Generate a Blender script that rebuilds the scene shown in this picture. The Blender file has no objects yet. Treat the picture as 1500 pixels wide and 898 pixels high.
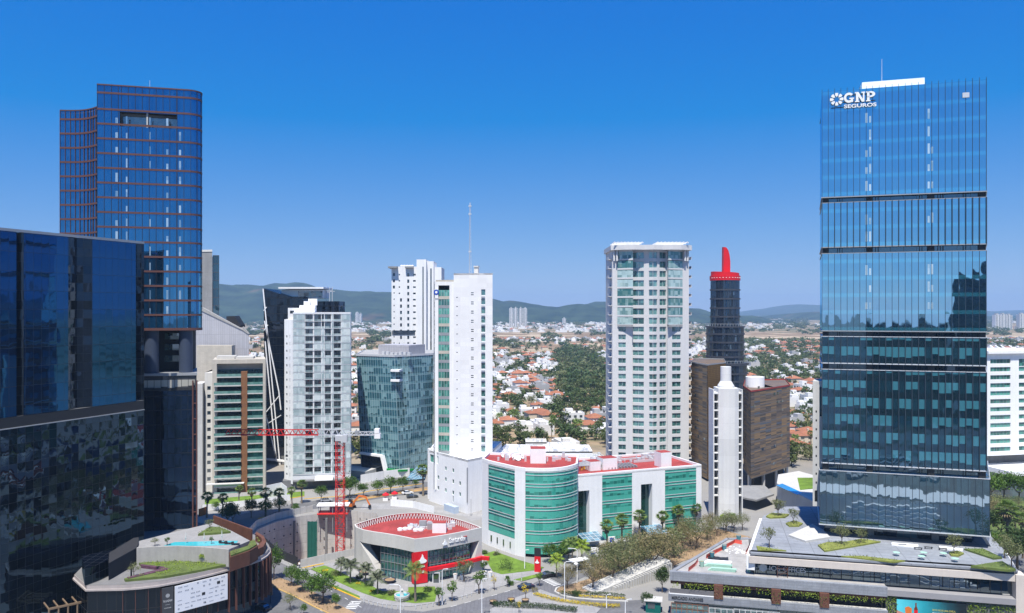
import bpy, math, random
from mathutils import Vector, Matrix, noise
from mathutils.geometry import tessellate_polygon
R = math.radians
SC = bpy.context.scene
COL = SC.collection

# ------------------------------------------------------------------ camera, sky, sun, exposure
F, H, HOR = 1167.0, 70.0, 455.0          # focal length in pixels of a 1500 px wide frame, eye height, horizon row
cd = bpy.data.cameras.new('camera')
cd.lens, cd.sensor_width, cd.sensor_fit = 36.0 * F / 1500.0, 36.0, 'HORIZONTAL'
cd.shift_y = (HOR - 449.0) / 1500.0
cd.clip_start, cd.clip_end = 1.0, 60000.0
cam = bpy.data.objects.new('camera', cd)
cam.location = (0, 0, H)
cam.rotation_euler = (R(90), 0, 0)
COL.objects.link(cam)
SC.camera = cam

SUN_EL = R(65.0)
SUN_DIR = Vector((-0.15, -0.989, 0)).normalized() * math.cos(SUN_EL) + Vector((0, 0, math.sin(SUN_EL)))
W = bpy.data.worlds.new('World')
SC.world = W
W.use_nodes = True
nt = W.node_tree
nt.nodes.clear()
wo = nt.nodes.new('ShaderNodeOutputWorld')
bg = nt.nodes.new('ShaderNodeBackground')
sky = nt.nodes.new('ShaderNodeTexSky')
sky.sky_type = 'NISHITA'
sky.sun_disc = False
sky.sun_elevation = SUN_EL
sky.sun_rotation = math.atan2(SUN_DIR.x, SUN_DIR.y)
sky.air_density, sky.dust_density, sky.ozone_density = 1.0, 0.2, 3.0
sky.altitude = 1600
sep = nt.nodes.new('ShaderNodeSeparateColor')
comb = nt.nodes.new('ShaderNodeCombineColor')
nt.links.new(sky.outputs[0], sep.inputs[0])
def sky_curve(i, gain, power, toe):      # grade of the clear sky: gain * (c - toe) ** power
    a = nt.nodes.new('ShaderNodeMath'); a.operation = 'SUBTRACT'; a.inputs[1].default_value = toe
    b = nt.nodes.new('ShaderNodeMath'); b.operation = 'MAXIMUM'; b.inputs[1].default_value = 0.01
    c = nt.nodes.new('ShaderNodeMath'); c.operation = 'POWER'; c.inputs[1].default_value = power
    d = nt.nodes.new('ShaderNodeMath'); d.operation = 'MULTIPLY'; d.inputs[1].default_value = gain
    nt.links.new(sep.outputs[i], a.inputs[0]); nt.links.new(a.outputs[0], b.inputs[0])
    nt.links.new(b.outputs[0], c.inputs[0]); nt.links.new(c.outputs[0], d.inputs[0])
    nt.links.new(d.outputs[0], comb.inputs[i])
sky_curve(0, 0.84, 0.8, 1.7)
sky_curve(1, 0.876, 0.78, 0.0)
sky_curve(2, 4.25, 0.21, 0.0)
bg.inputs['Strength'].default_value = 0.082
nt.links.new(comb.outputs[0], bg.inputs['Color'])
nt.links.new(bg.outputs[0], wo.inputs['Surface'])
sd = bpy.data.lights.new('sun', 'SUN')
sd.energy, sd.angle, sd.color = 5.0, R(0.53), (1.0, 0.955, 0.88)
so = bpy.data.objects.new('sun', sd)
so.rotation_euler = (-SUN_DIR).to_track_quat('-Z', 'Y').to_euler()
so.location = SUN_DIR * 500
COL.objects.link(so)
SC.view_settings.view_transform = 'Standard'
SC.view_settings.look = 'None'
SC.view_settings.exposure = 0.6
SC.view_settings.gamma = 1.0
SC.view_settings.use_curve_mapping = False
SC.cycles.max_bounces = 8
SC.cycles.glossy_bounces = 4
SC.cycles.diffuse_bounces = 3
SC.cycles.transparent_max_bounces = 8
SC.cycles.volume_bounces = 0

# ------------------------------------------------------------------ from picture to place
def D_(py, z=0.0):                       # distance at which the height z stands in row py
    return (H - z) * F / (py - HOR)
def X_(px, D):
    return (px - 750.0) / F * D
def Z_(py, D):
    return H - (py - HOR) / F * D
def at(px, py, z=0.0):                   # where the sight line meets the level z
    D = D_(py, z)
    return Vector((X_(px, D), D, z))
def pd(px, D, z=0.0):
    return Vector((X_(px, D), D, z))

# ------------------------------------------------------------------ meshes
class MB:
    def __init__(s):
        s.v, s.f, s.uv, s.mi = [], [], [], []
    def face(s, pts, uv=None, mi=0):
        n = len(s.v)
        pts = [Vector(p) for p in pts]
        s.v += pts
        s.f.append(list(range(n, n + len(pts))))
        s.mi.append(mi)
        if uv is None:
            nn = (pts[1] - pts[0]).cross(pts[2] - pts[0])
            if nn.length < 1e-9 and len(pts) > 3:
                nn = (pts[2] - pts[1]).cross(pts[3] - pts[1])
            if nn.length > 1e-9:
                nn.normalize()
            if abs(nn.z) < 0.8:
                t = Vector((-nn.y, nn.x, 0)).normalized() if nn.length > 0 else Vector((1, 0, 0))
                uv = [(p.dot(t), p.z) for p in pts]
            else:
                uv = [(p.x, p.y) for p in pts]
        s.uv.append(uv)
        return s
    def box(s, x0, x1, y0, y1, z0, z1, mi=0, bottom=True):
        a = [Vector((x, y, z)) for z in (z0, z1) for (x, y) in ((x0, y0), (x1, y0), (x1, y1), (x0, y1))]
        for q in ((0, 1, 5, 4), (1, 2, 6, 5), (2, 3, 7, 6), (3, 0, 4, 7), (4, 5, 6, 7)):
            s.face([a[i] for i in q], None, mi)
        if bottom:
            s.face([a[i] for i in (3, 2, 1, 0)], None, mi)
        return s
    def hexa(s, b, t, mi=0):             # bottom ring and top ring of the same count
        n = len(b)
        for i in range(n):
            j = (i + 1) % n
            s.face([b[i], b[j], t[j], t[i]], None, mi)
        s.face(t, None, mi)
        s.face(list(reversed(b)), None, mi)
        return s
    def beam(s, p, q, w, h=None, mi=0):
        p, q = Vector(p), Vector(q)
        h = w if h is None else h
        d = (q - p).normalized()
        up = Vector((0, 0, 1)) if abs(d.z) < 0.95 else Vector((0, 1, 0))
        a = d.cross(up).normalized()
        b = a.cross(d).normalized()
        r = [a * w / 2 - b * h / 2, a * w / 2 + b * h / 2, -a * w / 2 + b * h / 2, -a * w / 2 - b * h / 2]
        P, Q = [p + x for x in r], [q + x for x in r]
        for i in range(4):
            j = (i + 1) % 4
            s.face([P[j], P[i], Q[i], Q[j]], None, mi)
        s.face(P, None, mi)
        s.face(list(reversed(Q)), None, mi)
        return s
    def tube(s, pts, r, n=7, mi=0):
        pts = [Vector(p) for p in pts]
        rr = r if isinstance(r, (list, tuple)) else [r] * len(pts)
        rings = []
        for i, p in enumerate(pts):
            d = (pts[min(i + 1, len(pts) - 1)] - pts[max(i - 1, 0)]).normalized()
            up = Vector((0, 0, 1)) if abs(d.z) < 0.9 else Vector((0, 1, 0))
            a = d.cross(up).normalized()
            b = a.cross(d).normalized()
            rings.append([p + (a * math.cos(k * 2 * math.pi / n) + b * math.sin(k * 2 * math.pi / n)) * rr[i] for k in range(n)])
        for i in range(len(rings) - 1):
            for k in range(n):
                j = (k + 1) % n
                s.face([rings[i][j], rings[i][k], rings[i + 1][k], rings[i + 1][j]], None, mi)
        s.face(rings[0], None, mi)
        s.face(list(reversed(rings[-1])), None, mi)
        return s
    def prism(s, poly, z0, z1, mi=0, cap=True, bottom=False, mc=None, closed=True):
        u = 0.0                          # poly runs counter-clockwise seen from above
        n = len(poly)
        for i in range(n if closed else n - 1):
            a, b = poly[i], poly[(i + 1) % n]
            L = math.hypot(b[0] - a[0], b[1] - a[1])
            s.face([(a[0], a[1], z0), (b[0], b[1], z0), (b[0], b[1], z1), (a[0], a[1], z1)],
                   [(u, z0), (u + L, z0), (u + L, z1), (u, z1)], mi)
            u += L
        if cap:
            s.cap(poly, z1, mi if mc is None else mc)
        if bottom:
            s.cap(poly, z0, mi if mc is None else mc, True)
        return s
    def cap(s, poly, z, mi=0, down=False, holes=()):
        loops = [[Vector((p[0], p[1], 0)) for p in poly]] + [[Vector((p[0], p[1], 0)) for p in h] for h in holes]
        flat = [p for l in loops for p in l]
        for t in tessellate_polygon(loops):
            a, b, c = [flat[i] for i in t]
            if ((b - a).cross(c - a)).z < 0:
                b, c = c, b
            if down:
                b, c = c, b
            s.face([(q.x, q.y, z) for q in (a, b, c)], None, mi)
        return s
    def ring(s, poly, w, z0, z1, mi=0, closed=True):   # a band standing w proud of the outline
        out = offset(poly, w, closed)
        n = len(poly)
        u = 0.0
        for i in range(n if closed else n - 1):
            j = (i + 1) % n
            a, b, c, d = out[i], out[j], poly[i], poly[j]
            L = math.hypot(b[0] - a[0], b[1] - a[1])
            s.face([(a[0], a[1], z0), (b[0], b[1], z0), (b[0], b[1], z1), (a[0], a[1], z1)], [(u, z0), (u + L, z0), (u + L, z1), (u, z1)], mi)
            s.face([(a[0], a[1], z1), (b[0], b[1], z1), (d[0], d[1], z1), (c[0], c[1], z1)], None, mi)
            s.face([(c[0], c[1], z0), (d[0], d[1], z0), (b[0], b[1], z0), (a[0], a[1], z0)], None, mi)
            s.face([(d[0], d[1], z0), (c[0], c[1], z0), (c[0], c[1], z1), (d[0], d[1], z1)], None, mi)
            u += L
        if not closed:
            for i in (0, n - 1):
                a, c = out[i], poly[i]
                q = [(a[0], a[1], z0), (a[0], a[1], z1), (c[0], c[1], z1), (c[0], c[1], z0)]
                s.face(q if i == 0 else list(reversed(q)), None, mi)
        return s
    def lathe(s, prof, n=24, c=(0, 0), mi=0):
        rings = [[Vector((c[0] + r * math.cos(k * 2 * math.pi / n), c[1] + r * math.sin(k * 2 * math.pi / n), z)) for k in range(n)] for r, z in prof]
        for i in range(len(rings) - 1):
            for k in range(n):
                j = (k + 1) % n
                L = 2 * math.pi * prof[0][0] / n
                s.face([rings[i][k], rings[i][j], rings[i + 1][j], rings[i + 1][k]],
                       [(k * L, prof[i][1]), ((k + 1) * L, prof[i][1]), ((k + 1) * L, prof[i + 1][1]), (k * L, prof[i + 1][1])], mi)
        return s
    def mesh(s, name, mats):
        m = bpy.data.meshes.new(name)
        m.from_pydata([tuple(v) for v in s.v], [], s.f)
        uvl = m.uv_layers.new(name='UVMap')
        flat = [c for f in s.uv for p in f for c in (p[0], p[1])]
        uvl.data.foreach_set('uv', flat)
        mats = mats if isinstance(mats, (list, tuple)) else [mats]
        for x in mats:
            m.materials.append(x)
        if len(mats) > 1:
            m.polygons.foreach_set('material_index', s.mi)
        m.update()
        return m
    def build(s, name, mats, parent=None, label=None):
        o = bpy.data.objects.new(name, s.mesh(name, mats))
        COL.objects.link(o)
        if parent is not None:
            o.parent = parent
        if label:
            o['label'] = label
        return o

def offset(poly, w, closed=True):
    n = len(poly)
    out = []
    for i in range(n):
        p = Vector(poly[i][:2])
        a = Vector(poly[i - 1][:2]) if (closed or i > 0) else None
        b = Vector(poly[(i + 1) % n][:2]) if (closed or i < n - 1) else None
        ns = []
        if a is not None:
            d = (p - a).normalized(); ns.append(Vector((d.y, -d.x)))
        if b is not None:
            d = (b - p).normalized(); ns.append(Vector((d.y, -d.x)))
        m = ns[0] if len(ns) == 1 else (ns[0] + ns[1])
        if m.length < 1e-6:
            m = ns[0].copy()
        m.normalize()
        k = max(0.35, m.dot(ns[0]))
        out.append((p.x + m.x * w / k, p.y + m.y * w / k))
    return out

# ------------------------------------------------------------------ tagging
def thing(name, label, cat, loc=(0, 0, 0), rz=0.0, group=None):
    o = bpy.data.objects.new(name, None)
    o.empty_display_size = 0.5
    COL.objects.link(o)
    o.location = loc
    o.rotation_euler = (0, 0, rz)
    o['label'] = label
    o['category'] = cat
    if group:
        o['group'] = group
    return o
def tag(o, label, cat, group=None):
    o['label'] = label
    o['category'] = cat
    if group:
        o['group'] = group
    return o
def struct(o):
    o['kind'] = 'structure'
    return o
def dup(root, loc=None, rz=None, scale=None, label=None, group=None):
    r = root.copy()
    COL.objects.link(r)
    if loc is not None:
        r.location = loc
    if rz is not None:
        r.rotation_euler = (0, 0, rz)
    if scale is not None:
        r.scale = scale if isinstance(scale, (tuple, list)) else (scale,) * 3
    if label:
        r['label'] = label
    if group:
        r['group'] = group
    for ch in KIDS.get(root.name) or [c for c in list(root.children)]:
        c = ch.copy()
        COL.objects.link(c)
        c.parent = r
        for g in list(ch.children):
            d = g.copy()
            COL.objects.link(d)
            d.parent = c
    return r
KIDS = {}
def frame(name, label, cat, A, B, z=0.0, group=None):     # A, B = (pixel column, distance) of the front's left and right end
    a, b = pd(A[0], A[1]), pd(B[0], B[1])
    d = b - a
    t = thing(name, label, cat, (a.x, a.y, z), math.atan2(d.y, d.x), group)
    return t, d.length

# ------------------------------------------------------------------ materials
def nodes(name):
    m = bpy.data.materials.new(name)
    m.use_nodes = True
    t = m.node_tree
    t.nodes.clear()
    out = t.nodes.new('ShaderNodeOutputMaterial')
    return m, t, out
def N(t, typ, props=None, **ins):
    n = t.nodes.new(typ)
    for k, v in (props or {}).items():
        setattr(n, k, v)
    for k, v in ins.items():
        key = int(k[1:]) if k[0] == 'i' and k[1:].isdigit() else k.replace('_', ' ')
        s = n.inputs[key]
        if hasattr(v, 'bl_rna') and isinstance(v, bpy.types.NodeSocket):
            t.links.new(v, s)
        else:
            s.default_value = v
    return n
def M_(t, op, a, b=0.0, c=0.0):
    return N(t, 'ShaderNodeMath', {'operation': op}, i0=a, i1=b, i2=c).outputs[0]
def VM(t, op, a, b=(0, 0, 0)):
    return N(t, 'ShaderNodeVectorMath', {'operation': op}, i0=a, i1=b).outputs[0]
def c4(c):
    return (c[0], c[1], c[2], 1.0)
def MIX(t, f, a, b, mode='MIX'):
    n = t.nodes.new('ShaderNodeMix')
    n.data_type = 'RGBA'
    n.blend_type = mode
    for s, v in ((n.inputs[0], f), (n.inputs[6], a), (n.inputs[7], b)):
        if isinstance(v, bpy.types.NodeSocket):
            t.links.new(v, s)
        else:
            s.default_value = c4(v) if isinstance(v, (tuple, list)) else v
    return n.outputs[2]
def RAMP(t, f, stops):
    n = t.nodes.new('ShaderNodeValToRGB')
    t.links.new(f, n.inputs[0])
    e = n.color_ramp.elements
    while len(e) < len(stops):
        e.new(0.5)
    for i, (p, c) in enumerate(stops):
        e[i].position = p
        e[i].color = c4(c) if isinstance(c, (tuple, list)) else (c, c, c, 1)
    return n.outputs[0]
def NOISE(t, vec, sc, det=3.0, rough=0.55):
    return N(t, 'ShaderNodeTexNoise', None, Vector=vec, Scale=sc, Detail=det, Roughness=rough)

def surf(name, col, rough=0.75, var=0.18, sc=0.25, bump=0.0, streak=0.0, metal=0.0, spec=0.3, joints=None, jcol=0.75, randc=0.0):
    m, t, out = nodes(name)
    pos = N(t, 'ShaderNodeNewGeometry').outputs['Position']
    n1 = NOISE(t, pos, sc, 5.0, 0.6).outputs[0]
    n2 = NOISE(t, pos, sc * 9, 3.0).outputs[0]
    f = M_(t, 'ADD', M_(t, 'MULTIPLY', n1, 0.65), M_(t, 'MULTIPLY', n2, 0.35))
    lo = tuple(c * (1 - var) for c in col)
    hi = tuple(min(1, c * (1 + var * 0.8)) for c in col)
    c = MIX(t, RAMP(t, f, [(0.3, 0.0), (0.7, 1.0)]), lo, hi)
    if streak:
        sv = VM(t, 'MULTIPLY', pos, (1.1, 1.1, 0.06))
        ns = RAMP(t, NOISE(t, sv, 1.0, 4.0).outputs[0], [(0.42, 0.0), (0.72, 1.0)])
        c = MIX(t, M_(t, 'MULTIPLY', ns, streak), c, tuple(x * 0.45 for x in col))
    if joints:
        uv = N(t, 'ShaderNodeUVMap').outputs[0]
        sp = N(t, 'ShaderNodeSeparateXYZ', None, i0=uv)
        a = M_(t, 'FRACT', M_(t, 'DIVIDE', sp.outputs[0], joints[0]))
        b = M_(t, 'FRACT', M_(t, 'DIVIDE', sp.outputs[1], joints[1]))
        k = M_(t, 'MAXIMUM', M_(t, 'LESS_THAN', a, joints[2] / joints[0]), M_(t, 'LESS_THAN', b, joints[2] / joints[1]))
        cell = N(t, 'ShaderNodeCombineXYZ', None, i0=M_(t, 'FLOOR', M_(t, 'DIVIDE', sp.outputs[0], joints[0])), i1=M_(t, 'FLOOR', M_(t, 'DIVIDE', sp.outputs[1], joints[1]))).outputs[0]
        wn = N(t, 'ShaderNodeTexWhiteNoise', {'noise_dimensions': '2D'}, Vector=cell).outputs[0]
        c = MIX(t, M_(t, 'MULTIPLY', wn, 0.22), c, tuple(x * 0.55 for x in col))
        c = MIX(t, k, c, tuple(x * jcol for x in col))
    if randc:
        rv = N(t, 'ShaderNodeObjectInfo').outputs['Random']
        c = MIX(t, M_(t, 'MULTIPLY', rv, randc), c, tuple(x * 0.4 for x in col))
    b = N(t, 'ShaderNodeBsdfPrincipled', None, Base_Color=c, Roughness=rough, Metallic=metal)
    b.inputs['Specular IOR Level'].default_value = spec
    if bump:
        bp = N(t, 'ShaderNodeBump', None, Height=n2, Distance=bump, Strength=0.6)
        t.links.new(bp.outputs[0], b.inputs['Normal'])
    t.links.new(b.outputs[0], out.inputs[0])
    return m

def glass(name, dark, tint, r0=0.25, pw=1.5, ph=4.0, jit=0.012, wav=0.01, wsc=0.35, blind=None, bfrac=0.3, sp=None, spf=0.25, off=(0, 0),
          line=0.0, lcol=(0.05, 0.05, 0.06), hline=0.0, bpart=0.7, fscale=1.0, clutter=0.5):
    m, t, out = nodes(name)
    uv = N(t, 'ShaderNodeUVMap').outputs[0]
    s = N(t, 'ShaderNodeSeparateXYZ', None, i0=uv)
    u = M_(t, 'DIVIDE', M_(t, 'ADD', s.outputs[0], off[0]), pw)
    v = M_(t, 'DIVIDE', M_(t, 'ADD', s.outputs[1], off[1]), ph)
    fu, fv = M_(t, 'FRACT', u), M_(t, 'FRACT', v)
    cell = N(t, 'ShaderNodeCombineXYZ', None, i0=M_(t, 'FLOOR', u), i1=M_(t, 'FLOOR', v)).outputs[0]
    wn = N(t, 'ShaderNodeTexWhiteNoise', {'noise_dimensions': '2D'}, Vector=cell)
    r = wn.outputs[0]
    big = NOISE(t, VM(t, 'MULTIPLY', cell, (0.13, 0.45, 0)), 1.0, 2.0).outputs[0]
    c = MIX(t, r, tuple(x * 0.6 for x in dark), tuple(x * (1.0 + clutter) for x in dark))
    if blind:
        k = M_(t, 'LESS_THAN', M_(t, 'ADD', M_(t, 'MULTIPLY', r, 0.55), M_(t, 'MULTIPLY', M_(t, 'SUBTRACT', big, 0.28), 1.1)), bfrac)
        drop = M_(t, 'GREATER_THAN', fv, M_(t, 'SUBTRACT', 1.0, M_(t, 'MULTIPLY_ADD', wn.outputs[1], 0.35, bpart - 0.25)))
        c = MIX(t, M_(t, 'MULTIPLY', k, drop), c, blind)
    if sp:
        c = MIX(t, M_(t, 'LESS_THAN', fv, spf), c, sp)
    jx = VM(t, 'MULTIPLY', VM(t, 'SUBTRACT', wn.outputs[1], (0.5, 0.5, 0.5)), (jit * 2,) * 3)
    wv = N(t, 'ShaderNodeTexNoise', None, Vector=VM(t, 'ADD', VM(t, 'MULTIPLY', uv, (1, 0.6, 0)), VM(t, 'MULTIPLY', wn.outputs[1], (3, 3, 3))), Scale=wsc, Detail=1.0).outputs[1]
    jw = VM(t, 'MULTIPLY', VM(t, 'SUBTRACT', wv, (0.5, 0.5, 0.5)), (wav * 2,) * 3)
    nn = VM(t, 'NORMALIZE', VM(t, 'ADD', VM(t, 'ADD', N(t, 'ShaderNodeNewGeometry').outputs['Normal'], jx), jw))
    dif = N(t, 'ShaderNodeBsdfDiffuse', None, Color=c)
    gl = N(t, 'ShaderNodeBsdfGlossy', None, Color=c4(tint), Roughness=0.02, Normal=nn)
    fr = N(t, 'ShaderNodeFresnel', None, IOR=1.5).outputs[0]
    fac = N(t, 'ShaderNodeClamp', None, i0=M_(t, 'ADD', M_(t, 'MULTIPLY', fr, fscale), r0), i1=0.0, i2=0.95).outputs[0]
    sh = N(t, 'ShaderNodeMixShader', None, i0=fac, i1=dif.outputs[0], i2=gl.outputs[0]).outputs[0]
    if line or hline:
        k = M_(t, 'LESS_THAN', fu, line / pw)
        if hline:
            k = M_(t, 'MAXIMUM', k, M_(t, 'LESS_THAN', fv, hline / ph))
        fb = N(t, 'ShaderNodeBsdfPrincipled', None, Base_Color=c4(lcol), Roughness=0.45)
        sh = N(t, 'ShaderNodeMixShader', None, i0=k, i1=sh, i2=fb.outputs[0]).outputs[0]
    t.links.new(sh, out.inputs[0])
    return m

def leafmat(name, a, b, rnd=0.35):
    m, t, out = nodes(name)
    oi = N(t, 'ShaderNodeObjectInfo').outputs['Random']
    pos = N(t, 'ShaderNodeTexCoord').outputs['Object']
    n1 = NOISE(t, pos, 0.9, 2.0).outputs[0]
    f = M_(t, 'ADD', M_(t, 'MULTIPLY', RAMP(t, n1, [(0.35, 0.0), (0.65, 1.0)]), 1 - rnd), M_(t, 'MULTIPLY', oi, rnd))
    c = MIX(t, f, a, b)
    d = N(t, 'ShaderNodeBsdfPrincipled', None, Base_Color=c, Roughness=0.55)
    d.inputs['Specular IOR Level'].default_value = 0.25
    tr = N(t, 'ShaderNodeBsdfTranslucent', None, Color=MIX(t, 0.5, c, (0.2, 0.25, 0.02)))
    sh = N(t, 'ShaderNodeMixShader', None, i0=0.22, i1=d.outputs[0], i2=tr.outputs[0])
    t.links.new(sh.outputs[0], out.inputs[0])
    return m
# ------------------------------------------------------------------ ground, hills, air
def ground_mat():
    m, t, out = nodes('ground_soil')
    pos = N(t, 'ShaderNodeNewGeometry').outputs['Position']
    n1 = NOISE(t, pos, 0.004, 6.0, 0.6).outputs[0]
    n2 = NOISE(t, pos, 0.05, 5.0, 0.65).outputs[0]
    n3 = NOISE(t, pos, 0.012, 4.0, 0.6).outputs[0]
    dry = MIX(t, n2, (0.20, 0.14, 0.085), (0.40, 0.31, 0.20))
    grn = MIX(t, n2, (0.022, 0.042, 0.016), (0.075, 0.10, 0.04))
    c = MIX(t, RAMP(t, n3, [(0.48, 0.0), (0.60, 1.0)]), dry, grn)
    yk = M_(t, 'DIVIDE', N(t, 'ShaderNodeSeparateXYZ', None, i0=pos).outputs[1], 4000.0)
    bare = RAMP(t, M_(t, 'ADD', yk, M_(t, 'MULTIPLY', M_(t, 'SUBTRACT', n1, 0.5), 0.15)), [(0.30, 0.0), (0.34, 1.0), (0.60, 1.0), (0.66, 0.0)])
    sand = MIX(t, RAMP(t, NOISE(t, pos, 0.007, 4.0).outputs[0], [(0.48, 0.0), (0.58, 1.0)]), (0.22, 0.15, 0.09), (0.46, 0.37, 0.25))
    c = MIX(t, M_(t, 'MULTIPLY', bare, 0.92), c, sand)
    # near the towers the land is built over: paving and dust
    y = N(t, 'ShaderNodeSeparateXYZ', None, i0=pos).outputs[1]
    pav = MIX(t, n2, (0.20, 0.195, 0.185), (0.31, 0.30, 0.28))
    c = MIX(t, RAMP(t, M_(t, 'DIVIDE', y, 1000.0), [(0.33, 1.0), (0.42, 0.0)]), c, pav)
    town = MIX(t, RAMP(t, NOISE(t, pos, 0.03, 3.0).outputs[0], [(0.45, 0.0), (0.5, 1.0)]), (0.03, 0.045, 0.035), (0.10, 0.105, 0.12))
    c = MIX(t, RAMP(t, M_(t, 'DIVIDE', y, 100.0), [(0.6, 1.0), (1.0, 0.0)]), c, town)
    b = N(t, 'ShaderNodeBsdfPrincipled', None, Base_Color=c, Roughness=0.9)
    b.inputs['Specular IOR Level'].default_value = 0.1
    t.links.new(b.outputs[0], out.inputs[0])
    return m
GROUND = ground_mat()
# outline of the excavation, counter-clockwise, from its near right corner
PIT = [at(x, y) for x, y in ((412, 823), (440, 829), (476, 821), (519, 812), (540, 790), (556, 770), (552, 752), (520, 749), (480, 751), (440, 756), (405, 764), (378, 775), (366, 788), (372, 800), (392, 813))]
PIT2 = [(p.x, p.y) for p in PIT]
g = MB()
B_ = 30000.0
g.cap([(-B_, -6000), (B_, -6000), (B_, 40000), (-B_, 40000)], 0.0, 0, False, [list(reversed(PIT2))])
struct(g.build('ground', GROUND))

def hill_mat():
    m, t, out = nodes('hill_scrub')
    pos = N(t, 'ShaderNodeNewGeometry').outputs['Position']
    n1 = NOISE(t, pos, 0.0022, 6.0, 0.65).outputs[0]
    n2 = RAMP(t, NOISE(t, pos, 0.007, 8.0, 0.72).outputs[0], [(0.36, 0.0), (0.64, 1.0)])  # mottled scrub tone; the slopes' shading mottles are put into its contrast
    c = MIX(t, n2, (0.002, 0.012, 0.006), (0.036, 0.060, 0.028))
    c = MIX(t, RAMP(t, n1, [(0.60, 0.0), (0.70, 0.8)]), c, (0.15, 0.085, 0.05))
    b = N(t, 'ShaderNodeBsdfPrincipled', None, Base_Color=c, Roughness=0.95)
    b.inputs['Specular IOR Level'].default_value = 0.0
    t.links.new(b.outputs[0], out.inputs[0])
    return m
HILL = hill_mat()
def interp(tab, x):
    for (x0, y0), (x1, y1) in zip(tab, tab[1:]):
        if x <= x1:
            k = max(0, (x - x0) / (x1 - x0))
            k = k * k * (3 - 2 * k)
            return y0 + (y1 - y0) * k
    return tab[-1][1]
def range_(name, tab, Dr, Y0, Y1, amp):
    b = MB()
    px0, px1 = tab[0][0], tab[-1][0]
    nx, ny = 230, 40
    g_ = []
    for j in range(ny + 1):
        y = Y0 + (Y1 - Y0) * j / ny
        row = []
        for i in range(nx + 1):
            px = px0 + (px1 - px0) * i / nx
            h = max(0.0, Z_(interp(tab, px), Dr))
            k = (y - Y0) / (Dr - Y0) if y < Dr else (Y1 - y) / (Y1 - Dr)
            s = math.sin(min(1, max(0, k)) * math.pi / 2) ** 1.15
            x = X_(px, Dr)
            e = noise.fractal(Vector((x * 0.0016, y * 0.0016, 3.1)), 1.0, 2.0, 6)
            e2 = noise.fractal(Vector((x * 0.0007 + 9, y * 0.0004, 7.7)), 1.0, 2.0, 3)
            gul = abs(noise.noise(Vector((x * 0.0045 + y * .0008, y * 0.0012, 5.5)))) - .25
            e += gul * 1.3 * (1 - .5 * s)
            row.append(Vector((x, y, -4 + h * s + (e * amp + e2 * amp * 0.8) * s * (0.35 if k > 0.93 else 1) * min(1, h / 40))))
        g_.append(row)
    for j in range(ny):
        for i in range(nx):
            b.face([g_[j][i], g_[j][i + 1], g_[j + 1][i + 1], g_[j + 1][i]])
    o = b.build(name, HILL)
    for p in o.data.polygons:
        p.use_smooth = True
    return struct(o)
range_('hills', [(-700, 440), (-200, 430), (100, 425), (250, 420), (325, 418), (372, 419), (420, 420), (480, 424), (560, 430), (640, 438), (700, 441), (745, 443), (790, 448), (815, 450), (850, 445), (880, 442), (930, 446), (990, 452), (1040, 457), (1085, 462), (1120, 468), (1200, 470)], 5600, 4300, 7600, 46)
range_('far_mountains', [(1010, 466), (1060, 462), (1100, 458), (1140, 451), (1165, 446), (1185, 446), (1215, 449), (1260, 452), (1330, 450), (1420, 455), (1455, 460), (1490, 456), (1560, 452), (1700, 450), (2200, 450)], 11500, 9800, 14000, 14)
range_('low_hill', [(1120, 470), (1150, 466), (1180, 458), (1205, 456), (1260, 458), (1330, 462), (1420, 464), (1500, 463), (1700, 462)], 6500, 5600, 8000, 8)

def haze():
    b = MB()
    b.box(-9000, 9000, -700, 14500, -40, 345)
    m, t, out = nodes('haze_air')
    v = N(t, 'ShaderNodeVolumePrincipled')
    v.inputs['Color'].default_value = (0.45, 0.68, 0.97, 1)
    v.inputs['Density'].default_value = 0.000095
    v.inputs['Anisotropy'].default_value = 0.0
    t.links.new(v.outputs[0], out.inputs['Volume'])
    o = b.build('haze', m)
    o['kind'] = 'stuff'
    return o
haze()
# ------------------------------------------------------------------ material library
WHITE = surf('white_render', (0.78, 0.78, 0.77), 0.8, 0.07, 0.08, streak=0.18)
WHITE2 = surf('white_paint', (0.81, 0.81, 0.805), 0.6, 0.07, 0.12, streak=0.10)
WHITEJ = surf('white_panel', (0.78, 0.78, 0.775), 0.7, 0.05, 0.1, streak=0.06, joints=(3.2, 1.63, 0.035), jcol=0.82)
CREAM = surf('cream_render', (0.60, 0.585, 0.545), 0.85, 0.07, 0.08, streak=0.14)
BEIGE = surf('beige_stone', (0.50, 0.46, 0.39), 0.85, 0.12, 0.3, streak=0.15, joints=(1.6, 0.9, 0.02))
CONC = surf('concrete', (0.36, 0.35, 0.33), 0.9, 0.16, 0.15, streak=0.25)
CONCL = surf('light_concrete', (0.50, 0.49, 0.46), 0.9, 0.12, 0.15, streak=0.2)
CONCD = surf('dark_concrete', (0.17, 0.17, 0.17), 0.9, 0.2, 0.15, streak=0.25)
LAVEN = surf('corrugated_metal', (0.42, 0.42, 0.45), 0.55, 0.08, 0.1, joints=(0.9, 6.0, 0.09), jcol=0.6)
GREYT = surf('grey_tower_cladding', (0.27, 0.27, 0.265), 0.8, 0.22, 0.12, streak=0.3, joints=(3.0, 3.6, 0.06))
ROOFG = surf('grey_roof', (0.34, 0.34, 0.335), 0.9, 0.22, 0.1)
REDROOF = surf('red_roof_membrane', (0.33, 0.05, 0.045), 0.8, 0.45, 0.22, joints=(2.2, 9.0, 0.06), jcol=0.7)
REDP = surf('red_paint', (0.62, 0.012, 0.02), 0.45, 0.06, 0.4)
REDC = surf('crane_red', (0.60, 0.03, 0.025), 0.5, 0.15, 0.6)
BLACK = surf('black_metal', (0.025, 0.026, 0.028), 0.5, 0.1, 0.3)
DARK = surf('dark_interior', (0.012, 0.014, 0.018), 0.8, 0.2, 0.3)
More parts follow.
